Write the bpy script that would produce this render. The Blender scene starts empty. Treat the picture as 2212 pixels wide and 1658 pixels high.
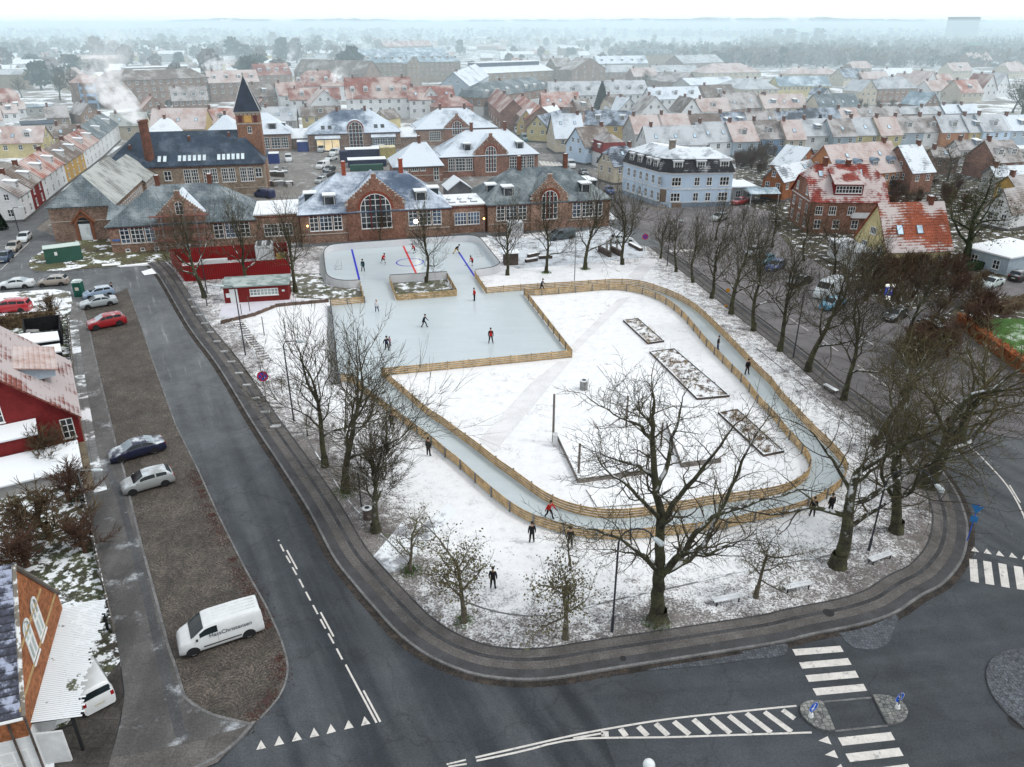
import bpy,bmesh,math,random
import numpy as np
from mathutils import Vector,Matrix,geometry,noise
PI=math.pi
rad=math.radians
RND=random.Random(11)
scene=bpy.context.scene
COL=scene.collection
# ---------------------------------------------------------------- survey of the place
# The photograph was taken by a drone 34.5 m up. S(x, y, z) gives the place on the plane z that a
# bearing read from the photograph points to; everything is then built at that real place.
FOC,PITCH,ALT=1640.0,rad(25.35),34.5
_s,_c=math.sin(PITCH),math.cos(PITCH)
def S(x,y,z=0.0):
 u=(x-1106)/FOC;v=(y-829)/FOC
 t=(ALT-z)/(_s+v*_c)
 return (u*t,(_c-v*_s)*t)
def S3(x,y,z=0.0):
 a=S(x,y,z);return Vector((a[0],a[1],z))
def T(c,r,x,y):
 return (((0,1000,2000,2956)[c]+x/2.01)/1.8336,((0,700,1450,2215)[r]+y/2.01)/1.8336)
def ST(c,r,x,y,z=0.0):
 return S(*T(c,r,x,y),z)
def pxy(X,Y,Z):
 zc=Y*_c+(ALT-Z)*_s;yc=Y*_s-(ALT-Z)*_c
 return (1106+FOC*X/zc,829-FOC*yc/zc)
def height_at(X,Y,y):
 lo,hi=-5.0,90.0
 for _ in range(40):
  m=(lo+hi)/2
  if pxy(X,Y,m)[1]>y:lo=m
  else:hi=m
 return lo
# ---------------------------------------------------------------- materials
class NT:
 def __init__(s,tree):s.t=tree
 def n(s,typ,**kw):
  nd=s.t.nodes.new(typ)
  for k,v in kw.items():
   if k.startswith('_'):setattr(nd,k[1:],v)
  return nd
 def link(s,a,b):s.t.links.new(a,b)
 def val(s,sock,v):
  if isinstance(v,bpy.types.NodeSocket):s.link(v,sock)
  elif isinstance(v,(tuple,list)) and len(v) == 3 and sock.type == 'RGBA':sock.default_value=(*v,1)
  else:sock.default_value=v
 def math(s,op,a,b=0.0,c=0.0,clamp=False):
  nd=s.t.nodes.new('ShaderNodeMath');nd.operation=op;nd.use_clamp=clamp
  s.val(nd.inputs[0],a);s.val(nd.inputs[1],b);s.val(nd.inputs[2],c);return nd.outputs[0]
 def mix(s,f,a,b,typ='MIX'):
  nd=s.t.nodes.new('ShaderNodeMix');nd.data_type='RGBA';nd.blend_type=typ
  s.val(nd.inputs[0],f);s.val(nd.inputs[6],a);s.val(nd.inputs[7],b);return nd.outputs[2]
 def step(s,v,lo,hi,a=0.0,b=1.0):
  nd=s.t.nodes.new('ShaderNodeMapRange');nd.interpolation_type='SMOOTHSTEP'
  s.val(nd.inputs[0],v);s.val(nd.inputs[1],lo);s.val(nd.inputs[2],hi);s.val(nd.inputs[3],a);s.val(nd.inputs[4],b);return nd.outputs[0]
 def noise(s,vec,scale,detail=4.0,rough=.6):
  nd=s.t.nodes.new('ShaderNodeTexNoise');s.link(vec,nd.inputs['Vector'])
  nd.inputs['Scale'].default_value=scale;nd.inputs['Detail'].default_value=detail;nd.inputs['Roughness'].default_value=rough
  return nd.outputs['Fac']
def new_mat(name):
 m=bpy.data.materials.new(name);m.use_nodes=True
 nt=NT(m.node_tree);b=m.node_tree.nodes['Principled BSDF']
 return m,nt,b
def sc(c,k):return tuple(min(1,x*k) for x in c)
SNOWC=(.80,.84,.87)
MATS={}
def mat(name,col,rough=.85,var=.25,vs=.7,snow=0.0,ss=.45,soft=.12,pat=None,ps=(.24,.075),pk=.65,bump=0.0,
  metal=0.0,emit=0.0,spec=.25,fine=0.0,fs=14.0,upsnow=True,snowc=SNOWC,col2=None):
 if name in MATS:return MATS[name]
 m,nt,b=new_mat(name);MATS[name]=m
 geo=nt.n('ShaderNodeNewGeometry');pos=geo.outputs['Position']
 n1=nt.step(nt.noise(pos,vs,5,.65),.3,.7)
 c=nt.mix(n1,sc(col,1-var),col2 if col2 else sc(col,1+var))
 hgt=None
 if fine:
  n2=nt.noise(pos,fs,3,.7)
  c=nt.mix(1.0,c,nt.mix(nt.step(n2,.3,.7),(1-fine,)*3,(1+fine,)*3),'MULTIPLY')
 row=None
 if pat:
  uv=nt.n('ShaderNodeUVMap');sx=nt.n('ShaderNodeSeparateXYZ');nt.link(uv.outputs[0],sx.inputs[0])
  u,v=sx.outputs[0],sx.outputs[1]
  if pat == 'brick':
   br=nt.n('ShaderNodeTexBrick');nt.link(uv.outputs[0],br.inputs['Vector'])
   br.inputs['Scale'].default_value=1;br.inputs['Brick Width'].default_value=ps[0];br.inputs['Row Height'].default_value=ps[1]
   br.inputs['Mortar Size'].default_value=.010;br.inputs['Color1'].default_value=(1,1,1,1)
   br.inputs['Color2'].default_value=(pk,pk,pk,1);br.inputs['Mortar'].default_value=(.9,.9,.85,1)
   c=nt.mix(1.0,c,br.outputs[0],'MULTIPLY')
  elif pat == 'tile':
   row=nt.math('FRACT',nt.math('MULTIPLY',v,1/ps[1]))
   cu=nt.math('SINE',nt.math('MULTIPLY',u,2*PI/ps[0]))
   k=nt.step(row,0.0,.35,pk,1.05)
   k=nt.math('MULTIPLY',k,nt.math('MULTIPLY_ADD',cu,.12,.92))
   cmb=nt.n('ShaderNodeCombineColor');[nt.link(k,cmb.inputs[i]) for i in range(3)]
   c=nt.mix(1.0,c,cmb.outputs[0],'MULTIPLY')
  elif pat in ('ribu','ribv'):
   w=nt.math('SINE',nt.math('MULTIPLY',u if pat == 'ribu' else v,2*PI/ps[0]))
   k=nt.math('MULTIPLY_ADD',w,(1-pk)/2,(1+pk)/2)
   cmb=nt.n('ShaderNodeCombineColor');[nt.link(k,cmb.inputs[i]) for i in range(3)]
   c=nt.mix(1.0,c,cmb.outputs[0],'MULTIPLY')
   hgt=w
  elif pat == 'slab':
   br=nt.n('ShaderNodeTexBrick');nt.link(uv.outputs[0],br.inputs['Vector'])
   br.inputs['Scale'].default_value=1;br.inputs['Brick Width'].default_value=ps[0];br.inputs['Row Height'].default_value=ps[1]
   br.inputs['Mortar Size'].default_value=.02;br.inputs['Color1'].default_value=(1,1,1,1)
   br.inputs['Color2'].default_value=(.8,.8,.8,1);br.inputs['Mortar'].default_value=(pk,pk,pk,1)
   c=nt.mix(1.0,c,br.outputs[0],'MULTIPLY')
 if snow>0:
  n3=nt.step(nt.noise(pos,ss,6,.68),.28,.72)
  if row is not None:
   n3=nt.math('ADD',n3,nt.math('MULTIPLY',nt.math('SUBTRACT',row,.5),.30))
  msk=nt.step(n3,1-snow-soft,1-snow+soft)
  if upsnow:
   nz=nt.n('ShaderNodeSeparateXYZ');nt.link(geo.outputs['Normal'],nz.inputs[0])
   msk=nt.math('MULTIPLY',msk,nt.step(nz.outputs[2],.25,.55))
  c=nt.mix(msk,c,snowc)
 nt.link(c,b.inputs['Base Color'])
 b.inputs['Roughness'].default_value=rough;b.inputs['Metallic'].default_value=metal
 b.inputs['Specular IOR Level'].default_value=spec
 if bump:
  bp=nt.n('ShaderNodeBump');bp.inputs['Strength'].default_value=bump;bp.inputs['Distance'].default_value=.04
  nt.link(hgt if hgt is not None else nt.noise(pos,fs,3,.7),bp.inputs['Height']);nt.link(bp.outputs[0],b.inputs['Normal'])
 if emit:
  b.inputs['Emission Color'].default_value=(*col,1);b.inputs['Emission Strength'].default_value=emit
 return m
def glass_mat(name,col,rough=.12,var=.5,vs=.5,lit=0.0):
 if name in MATS:return MATS[name]
 m,nt,b=new_mat(name);MATS[name]=m
 geo=nt.n('ShaderNodeNewGeometry')
 n1=nt.step(nt.noise(geo.outputs['Position'],vs,3,.6),.35,.65)
 nt.link(nt.mix(n1,sc(col,1-var),sc(col,1+var*1.6)),b.inputs['Base Color'])
 b.inputs['Roughness'].default_value=rough;b.inputs['Specular IOR Level'].default_value=.5
 if lit:
  b.inputs['Emission Color'].default_value=(1,.75,.4,1);b.inputs['Emission Strength'].default_value=lit
 return m
# ---------------------------------------------------------------- mesh building
class MB:
 def __init__(s):s.v=[];s.f=[];s.m=[];s.x=None
 def add(s,vs,fs,m=0):
  o=len(s.v)
  if s.x is not None:vs=[tuple(s.x @ Vector(p)) for p in vs]
  s.v.extend(vs)
  for f in fs:s.f.append(tuple(i+o for i in f));s.m.append(m)
 def poly(s,pts,m=0):s.add([tuple(p) for p in pts],[tuple(range(len(pts)))],m)
 def box(s,a,b,m=0):
  x0,y0,z0=a;x1,y1,z1=b
  s.add([(x0,y0,z0),(x1,y0,z0),(x1,y1,z0),(x0,y1,z0),(x0,y0,z1),(x1,y0,z1),(x1,y1,z1),(x0,y1,z1)],
              [(0,3,2,1),(4,5,6,7),(0,1,5,4),(1,2,6,5),(2,3,7,6),(3,0,4,7)],m)
 def prism(s,pts,z0,z1,m=0,mt=None,bottom=True):
  n=len(pts)
  a=sum(pts[i][0]*pts[(i+1) % n][1]-pts[(i+1) % n][0]*pts[i][1] for i in range(n))
  if a<0:pts=pts[::-1]
  vs=[(p[0],p[1],z0) for p in pts]+[(p[0],p[1],z1) for p in pts]
  s.add(vs,[(i,(i+1) % n,(i+1) % n+n,i+n) for i in range(n)],m)
  s.add([(p[0],p[1],z1) for p in pts],[tuple(range(n))],m if mt is None else mt)
  if bottom:s.add([(p[0],p[1],z0) for p in pts],[tuple(range(n))[::-1]],m)
 def tube(s,pts,rs,n=6,m=0,cap=True):
  pts=[Vector(p) for p in pts]
  if not isinstance(rs,(list,tuple)):rs=[rs]*len(pts)
  vs=[];fs=[];k=len(pts);ref=None
  for i,p in enumerate(pts):
   d=(pts[min(i+1,k-1)]-pts[max(i-1,0)])
   if d.length<1e-9:d=Vector((0,0,1))
   d.normalize()
   if ref is None:ref=Vector((1,0,0)) if abs(d.x)<.9 else Vector((0,1,0))
   a=ref-d*ref.dot(d)
   if a.length<1e-6:a=d.orthogonal()
   a.normalize();b=d.cross(a);ref=a
   for j in range(n):
    t=2*PI*j/n
    vs.append(tuple(p+(a*math.cos(t)+b*math.sin(t))*rs[i]))
  for i in range(k-1):
   for j in range(n):
    fs.append((i*n+j,i*n+(j+1) % n,(i+1)*n+(j+1) % n,(i+1)*n+j))
  if cap:fs.append(tuple(range(n))[::-1]);fs.append(tuple((k-1)*n+j for j in range(n)))
  s.add(vs,fs,m)
 def ball(s,c,r,n=8,m=0,sz=1.0):
  rings=n // 2+1
  pts=[(c[0],c[1],c[2]-r*sz*math.cos(PI*i/(rings-1))) for i in range(rings)]
  s.tube([(p[0],p[1],p[2]+1e-4*i) for i,p in enumerate(pts)],[max(r*math.sin(PI*i/(rings-1)),.002) for i in range(rings)],n,m)
 def mesh(s,name,mats,smooth=False,uv=True,solid=0.0,weld=False):
  me=bpy.data.meshes.new(name)
  me.from_pydata(s.v,[],s.f)
  for mm in mats:me.materials.append(mm)
  me.polygons.foreach_set('material_index',s.m)
  if smooth:me.polygons.foreach_set('use_smooth',[True]*len(s.f))
  if solid or weld:
   bm=bmesh.new();bm.from_mesh(me)
   bmesh.ops.remove_doubles(bm,verts=bm.verts,dist=.001)
   if solid:
    bmesh.ops.recalc_face_normals(bm,faces=bm.faces)
    if sum(f.normal.z*f.calc_area() for f in bm.faces)<0:bmesh.ops.reverse_faces(bm,faces=bm.faces)
    bmesh.ops.solidify(bm,geom=bm.faces[:],thickness=solid)
   bm.to_mesh(me);bm.free()
  me.update()
  if uv and len(me.polygons):
   lay=me.uv_layers.new(name='UVMap')
   nl=len(me.loops);vi=np.empty(nl,np.int32);me.loops.foreach_get('vertex_index',vi)
   co=np.empty(len(me.vertices)*3,np.float32);me.vertices.foreach_get('co',co);co=co.reshape(-1,3)
   no=np.empty(len(me.polygons)*3,np.float32);me.polygons.foreach_get('normal',no);no=no.reshape(-1,3)
   lt=np.empty(len(me.polygons),np.int32);me.polygons.foreach_get('loop_total',lt)
   n=np.repeat(no,lt,axis=0);p=co[vi]
   ax=np.stack([-n[:,1],n[:,0],np.zeros(nl,np.float32)],1)
   ln=np.linalg.norm(ax,axis=1);flat=ln<.05
   ax[flat]=(1,0,0);ln[flat]=1;ax /= ln[:,None]
   ay=np.cross(n,ax)
   uvs=np.stack([(p*ax).sum(1),(p*ay).sum(1)],1).astype(np.float32)
   lay.data.foreach_set('uv',uvs.ravel())
  return me
 def build(s,name,mats,parent=None,loc=(0,0,0),rz=0.0,**kw):
  if not isinstance(mats,(list,tuple)):mats=[mats]
  return link(name,s.mesh(name,mats,**kw),parent,loc,rz)
def link(name,data,parent=None,loc=(0,0,0),rz=0.0,rot=None):
 o=bpy.data.objects.new(name,data);COL.objects.link(o)
 o.location=loc;o.rotation_euler=rot if rot else (0,0,rz)
 if parent:o.parent=parent
 return o
def tag(o,label=None,cat=None,group=None,kind=None):
 if label:o['label']=label
 if cat:o['category']=cat
 if group:o['group']=group
 if kind:o['kind']=kind
 return o
def thing(name,label,cat,loc=(0,0,0),rz=0.0,group=None):
 loc=(*loc,0) if len(loc) == 2 else loc
 return tag(link(name,None,None,loc,rz),label,cat,group)
def dup(root,loc=None,rz=None,label=None,scale=None,group=None):
 r=root.copy();COL.objects.link(r)
 if loc is not None:r.location=(*loc,0) if len(loc) == 2 else loc
 if rz is not None:r.rotation_euler=(0,0,rz)
 if scale is not None:r.scale=(scale,)*3 if not isinstance(scale,tuple) else scale
 if label:r['label']=label
 if group:r['group']=group
 for ch in list(root.children):
  c=ch.copy();COL.objects.link(c);c.parent=r
  for g in list(ch.children):
   d=g.copy();COL.objects.link(d);d.parent=c
 return r
def sheet(name,pts,z,m,kind='structure',thick=0.0):
 b=MB()
 if thick:b.prism(pts,z-thick,z,bottom=False)
 else:
  tri=geometry.tessellate_polygon([[Vector((p[0],p[1],0)) for p in pts]])
  fs=[]
  for t in tri:
   a,bb,c=(Vector(pts[i]) for i in t)
   fs.append(t if (bb-a).cross(c-a)>0 else t[::-1])
  b.add([(p[0],p[1],z) for p in pts],fs)
 return tag(b.build(name,m),kind=kind)
def offset_line(pts,d):
 "polyline moved d to its left"
 out=[];n=len(pts)
 for i in range(n):
  a=Vector(pts[max(i-1,0)]);b=Vector(pts[min(i+1,n-1)])
  t=(b-a).normalized();out.append((pts[i][0]-t.y*d,pts[i][1]+t.x*d))
 return out
def smooth_line(pts,k=6):
 "Catmull-Rom through the points"
 P=[Vector(p) for p in pts];P=[P[0]*2-P[1]]+P+[P[-1]*2-P[-2]];out=[]
 for i in range(1,len(P)-2):
  for j in range(k):
   t=j/k
   out.append(tuple(.5*((2*P[i])+(P[i+1]-P[i-1])*t+(2*P[i-1]-5*P[i]+4*P[i+1]-P[i+2])*t*t+(3*P[i]-P[i-1]-3*P[i+1]+P[i+2])*t ** 3)))
 out.append(tuple(P[-2]));return out
def resample(pts,step):
 P=[Vector(p) for p in pts];L=[0]
 for a,b in zip(P,P[1:]):L.append(L[-1]+(b-a).length)
 n=max(1,round(L[-1]/step));out=[];j=0
 for i in range(n+1):
  t=L[-1]*i/n
  while j<len(P)-2 and L[j+1]<t:j += 1
  k=(t-L[j])/max(1e-9,L[j+1]-L[j]);out.append(tuple(P[j].lerp(P[j+1],min(1,k))))
 return out
def strip(name,line,d0,d1,z,m,z0=None,kind='structure'):
 a=offset_line(line,d0);c=offset_line(line,d1);b=MB();n=len(line)
 b.add([(p[0],p[1],z) for p in a]+[(p[0],p[1],z) for p in c],[(i+1,i,i+n,i+n+1) if d1<d0 else (i,i+1,i+n+1,i+n) for i in range(n-1)])
 if z0 is not None:
  b.add([(p[0],p[1],z0) for p in a]+[(p[0],p[1],z) for p in a],[(i,i+1,i+n+1,i+n) for i in range(n-1)])
  b.add([(p[0],p[1],z0) for p in c]+[(p[0],p[1],z) for p in c],[(i+1,i,i+n,i+n+1) for i in range(n-1)])
 o=b.build(name,m)
 # uv along the strip, so that slab joints follow its curve
 lay=o.data.uv_layers[0];L=[0.0]
 for p,q in zip(line,line[1:]):L.append(L[-1]+math.dist(p,q))
 for poly in list(o.data.polygons)[:n-1]:
  for li in poly.loop_indices:
   vi=o.data.loops[li].vertex_index;lay.data[li].uv=(L[vi % n],d0 if vi<n else d1)
 return tag(o,kind=kind) if kind else o
# ================================================================ THE GROUND
def asphalt(name,col,far=None,streak=0.0,ang=0.0,y0=40,y1=110,snowdust=0.0,smear=0.0):
 if name in MATS:return MATS[name]
 m,nt,b=new_mat(name);MATS[name]=m
 geo=nt.n('ShaderNodeNewGeometry');pos=geo.outputs['Position']
 big=nt.step(nt.noise(pos,.12,5,.65),.3,.7)
 c=nt.mix(big,sc(col,.78),sc(col,1.2))
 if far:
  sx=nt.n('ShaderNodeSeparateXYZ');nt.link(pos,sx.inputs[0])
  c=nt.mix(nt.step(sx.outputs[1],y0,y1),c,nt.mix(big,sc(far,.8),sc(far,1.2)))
 if streak:
  mp=nt.n('ShaderNodeMapping');nt.link(pos,mp.inputs[0]);mp.inputs['Rotation'].default_value=(0,0,-ang);
  mp2=nt.n('ShaderNodeMapping');nt.link(mp.outputs[0],mp2.inputs[0]);mp2.inputs['Scale'].default_value=(.04,.55,1)
  st=nt.step(nt.noise(mp2.outputs[0],1.0,3,.5),.35,.68)
  c=nt.mix(nt.math('MULTIPLY',st,streak),c,sc(far or col,1.9))
 if snowdust:
  d=nt.step(nt.noise(pos,.35,7,.72),1-snowdust-.06,1-snowdust+.16)
  c=nt.mix(d,c,(.62,.66,.70))
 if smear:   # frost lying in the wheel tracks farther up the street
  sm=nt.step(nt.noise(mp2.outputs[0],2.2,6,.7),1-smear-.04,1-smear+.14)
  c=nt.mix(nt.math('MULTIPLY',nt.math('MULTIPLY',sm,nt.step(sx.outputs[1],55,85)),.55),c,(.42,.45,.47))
 mu=nt.step(nt.noise(pos,.45,6,.75),.42,.6)
 c=nt.mix(1.0,c,nt.mix(mu,(.86,.87,.88),(1.07,1.07,1.07)),'MULTIPLY')
 vr=nt.n('ShaderNodeTexVoronoi');vr.feature='DISTANCE_TO_EDGE';vr.inputs['Scale'].default_value=.16
 wv=nt.n('ShaderNodeVectorMath',_operation='ADD');nt.link(pos,wv.inputs[0]);nw=nt.n('ShaderNodeTexNoise');nt.link(pos,nw.inputs['Vector']);nw.inputs['Scale'].default_value=.6;nw.inputs['Detail'].default_value=4
 vs_=nt.n('ShaderNodeVectorMath',_operation='SCALE');nt.link(nw.outputs['Color'],vs_.inputs[0]);vs_.inputs['Scale'].default_value=2.4;nt.link(vs_.outputs[0],wv.inputs[1]);nt.link(wv.outputs[0],vr.inputs['Vector'])
 c=nt.mix(nt.math('MULTIPLY',nt.step(vr.outputs['Distance'],.012,.004),.28),c,sc(col,.4))
 f=nt.noise(pos,9.0,5,.8)
 c=nt.mix(1.0,c,nt.mix(nt.step(f,.32,.68),(.72,.73,.75),(1.3,1.3,1.28)),'MULTIPLY')
 nt.link(c,b.inputs['Base Color'])
 b.inputs['Roughness'].default_value=.72;b.inputs['Specular IOR Level'].default_value=.35
 bp=nt.n('ShaderNodeBump');bp.inputs['Strength'].default_value=.35;bp.inputs['Distance'].default_value=.02
 nt.link(f,bp.inputs['Height']);nt.link(bp.outputs[0],b.inputs['Normal'])
 return m
def cobbles(name,col,scale=7.0,snow=0.0,fan=True):
 if name in MATS:return MATS[name]
 m,nt,b=new_mat(name);MATS[name]=m
 geo=nt.n('ShaderNodeNewGeometry');pos=geo.outputs['Position']
 vec=pos
 if fan:   # setts laid in fans: bend the grid with a slow wave
  sx=nt.n('ShaderNodeSeparateXYZ');nt.link(pos,sx.inputs[0])
  w=nt.math('ABSOLUTE',nt.math('SINE',nt.math('MULTIPLY',sx.outputs[0],1.6)))
  yy=nt.math('MULTIPLY_ADD',w,.55,sx.outputs[1])
  cb=nt.n('ShaderNodeCombineXYZ');nt.link(sx.outputs[0],cb.inputs[0]);nt.link(yy,cb.inputs[1]);vec=cb.outputs[0]
 vo=nt.n('ShaderNodeTexVoronoi');vo.feature='DISTANCE_TO_EDGE';nt.link(vec,vo.inputs['Vector']);vo.inputs['Scale'].default_value=scale
 vo.inputs['Randomness'].default_value=.55
 vc=nt.n('ShaderNodeTexVoronoi');nt.link(vec,vc.inputs['Vector']);vc.inputs['Scale'].default_value=scale;vc.inputs['Randomness'].default_value=.55
 big=nt.step(nt.noise(pos,.25,5,.65),.3,.7)
 c=nt.mix(big,sc(col,.75),sc(col,1.25))
 hs=nt.n('ShaderNodeSeparateColor');nt.link(vc.outputs['Color'],hs.inputs[0])
 c=nt.mix(hs.outputs[0],nt.mix(1.0,c,(.7,.7,.7),'MULTIPLY'),nt.mix(1.0,c,(1.45,1.4,1.35),'MULTIPLY'))
 c=nt.mix(nt.step(vo.outputs['Distance'],.02,.1),sc(col,.35),c)
 if fan:   # courses of setts read as arcs
  fx=nt.math('MULTIPLY',nt.math('SUBTRACT',nt.math('FRACT',nt.math('MULTIPLY',sx.outputs[0],1/1.9)),.5),1.9)
  fy=nt.math('MULTIPLY',nt.math('FRACT',nt.math('MULTIPLY',sx.outputs[1],1/1.5)),1.5)
  rr=nt.math('SQRT',nt.math('ADD',nt.math('MULTIPLY',fx,fx),nt.math('MULTIPLY',fy,fy)))
  k=nt.math('MULTIPLY_ADD',nt.math('SINE',nt.math('MULTIPLY',rr,2*PI/.21)),.24,1.0)
  k=nt.math('MULTIPLY',k,nt.step(nt.noise(pos,.55,5,.7),.3,.7,.7,1.3))
  cmb=nt.n('ShaderNodeCombineColor');[nt.link(k,cmb.inputs[i]) for i in range(3)]
  c=nt.mix(1.0,c,cmb.outputs[0],'MULTIPLY')
  c=nt.mix(nt.math('MULTIPLY',nt.step(nt.noise(pos,.8,6,.75),.55,.75),.5),c,(.10,.115,.06))
 nt.link(c,b.inputs['Base Color']);b.inputs['Roughness'].default_value=.7
 bp=nt.n('ShaderNodeBump');bp.inputs['Strength'].default_value=.6;bp.inputs['Distance'].default_value=.03
 nt.link(nt.step(vo.outputs['Distance'],0,.15),bp.inputs['Height']);nt.link(bp.outputs[0],b.inputs['Normal'])
 return m
def snow_ground(name):
 "snow lying over turf: the vertex attribute 'cover' says how much of it is snow"
 m,nt,b=new_mat(name);MATS[name]=m
 geo=nt.n('ShaderNodeNewGeometry');pos=geo.outputs['Position']
 at=nt.n('ShaderNodeAttribute');at.attribute_name='cover'
 n1=nt.noise(pos,1.1,6,.72);n2=nt.noise(pos,7.0,5,.8);n3=nt.noise(pos,.28,5,.65)
 v=nt.math('ADD',nt.math('MULTIPLY',n1,.38),nt.math('MULTIPLY',n2,.62))
 v=nt.step(v,.34,.66)
 cov=nt.math('ADD',at.outputs['Fac'],nt.math('MULTIPLY_ADD',n3,.6,-.3))
 cov=nt.math('SUBTRACT',cov,nt.math('MULTIPLY',nt.step(nt.noise(pos,.21,4,.6),.54,.68),.24))
 msk=nt.step(nt.math('ADD',v,cov),.62,1.30)
 turf=nt.mix(nt.step(nt.noise(pos,.5,4,.6),.35,.65),(.135,.122,.118),(.215,.20,.19))
 turf=nt.mix(nt.step(nt.noise(pos,.9,4,.7),.60,.76),turf,(.12,.14,.08))
 turf=nt.mix(1.0,turf,nt.mix(n2,(.45,.45,.45),(1.5,1.5,1.5)),'MULTIPLY')
 sn=nt.mix(nt.step(n1,.3,.7),(.80,.82,.84),(.88,.89,.90))
 nt.link(nt.mix(msk,turf,sn),b.inputs['Base Color'])
 b.inputs['Roughness'].default_value=.8;b.inputs['Specular IOR Level'].default_value=.2
 bp=nt.n('ShaderNodeBump');bp.inputs['Strength'].default_value=.45;bp.inputs['Distance'].default_value=.06
 nt.link(v,bp.inputs['Height']);nt.link(bp.outputs[0],b.inputs['Normal'])
 return m
def ice_mat():
 m,nt,b=new_mat('ice');MATS['ice']=m
 geo=nt.n('ShaderNodeNewGeometry');pos=geo.outputs['Position']
 mp=nt.n('ShaderNodeMapping');nt.link(pos,mp.inputs[0]);mp.inputs['Rotation'].default_value=(0,0,.5);mp.inputs['Scale'].default_value=(.25,1.6,1)
 n=nt.step(nt.noise(mp.outputs[0],.5,6,.7),.3,.7)
 c=nt.mix(n,(.465,.535,.562),(.505,.575,.60))
 c=nt.mix(nt.math('MULTIPLY',nt.step(nt.noise(pos,1.1,7,.8),.54,.74),.40),c,(.70,.75,.77))
 for ro,sx_ in ((.4,5.0),(1.5,4.0),(2.4,6.0)):   # scratches left by skates
  mp=nt.n('ShaderNodeMapping');nt.link(pos,mp.inputs[0]);mp.inputs['Rotation'].default_value=(0,0,ro);mp.inputs['Scale'].default_value=(.22,sx_,1)
  c=nt.mix(nt.math('MULTIPLY',nt.step(nt.noise(mp.outputs[0],1.6,5,.75),.60,.68),.30),c,(.74,.79,.81))
 nt.link(c,b.inputs['Base Color']);b.inputs['Roughness'].default_value=.28;b.inputs['Specular IOR Level'].default_value=.5
 return m
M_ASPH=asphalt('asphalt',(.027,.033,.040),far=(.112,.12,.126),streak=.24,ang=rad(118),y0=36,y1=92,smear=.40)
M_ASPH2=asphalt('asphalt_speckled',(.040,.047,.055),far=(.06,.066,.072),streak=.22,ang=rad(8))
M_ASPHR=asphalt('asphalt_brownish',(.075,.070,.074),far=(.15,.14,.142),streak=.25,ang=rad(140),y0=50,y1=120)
M_YARD=asphalt('asphalt_wet_yard',(.20,.185,.17),snowdust=.42)
M_STREET_SNOW=asphalt('asphalt_snowed',(.20,.20,.20),snowdust=.62)
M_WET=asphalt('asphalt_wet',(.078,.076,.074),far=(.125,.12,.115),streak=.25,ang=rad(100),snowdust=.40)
M_COB=cobbles('setts',(.082,.071,.060),6.5)
M_COBB=cobbles('setts_blue',(.075,.088,.105),5.0,fan=False)
M_COBG=cobbles('setts_grey',(.17,.18,.175),4.0,fan=False)
M_SLAB=mat('slabs',(.125,.118,.112),.85,.25,.4,pat='slab',ps=(.62,.62),pk=.72,fine=.25,fs=9,bump=.2)
M_SLABL=mat('slabs_pale',(.21,.215,.215),.85,.25,.3,pat='slab',ps=(.62,.62),pk=.5,fine=.25,fs=9,snow=.33,ss=.3)
M_SLABY=mat('slabs_yellowish',(.21,.175,.125),.85,.25,.4,pat='slab',ps=(.5,.5),pk=.55,fine=.2,fs=9)
M_DARKS=mat('setts_dark_strip',(.055,.057,.06),.8,.3,.6,fine=.35,fs=10,bump=.4)
M_PAVASPH=mat('pavement_asphalt',(.062,.063,.066),.8,.25,.5,fine=.2,fs=11)
M_KERB=mat('granite_kerb',(.16,.16,.16),.8,.3,.8,fine=.25,fs=8)
M_PAINT=mat('road_paint',(.60,.58,.545),.7,.10,1.2,fine=.08,fs=6,snow=.17,ss=2.2,soft=.12,upsnow=False,snowc=(.33,.33,.32))
M_TOWN=mat('town_ground',(.22,.20,.18),.9,.3,.05,snow=.45,ss=.06,soft=.18,fine=.35,fs=2.0)
M_GARDEN=mat('garden_soil',(.075,.066,.055),.9,.4,.35,snow=.40,ss=1.4,soft=.13,fine=.4,fs=6,col2=(.10,.12,.06))
M_LAWN=mat('lawn_green',(.055,.135,.025),.9,.35,.3,snow=.30,ss=.30,soft=.25,fine=.4,fs=5,snowc=(.45,.52,.45))
M_SNOW=mat('snow',(.83,.85,.87),.8,.05,.6,fine=.06,fs=5,bump=.2)
M_ICE=ice_mat()
b=MB();n=40
ring=[0,60,140,260,450,800,1400,2400,4200,8000,16000]
vs=[(0,0,-.03)];fs=[]
for r in ring[1:]:
 vs += [(r*math.cos(2*PI*i/n),r*math.sin(2*PI*i/n),-.03) for i in range(n)]
fs += [(0,1+i,1+(i+1) % n) for i in range(n)]
for k in range(len(ring)-2):
 a=1+k*n
 fs += [(a+i,a+n+i,a+n+(i+1) % n,a+(i+1) % n) for i in range(n)]
b.add(vs,fs);tag(b.build('ground',M_TOWN,uv=False),kind='structure')
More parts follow.
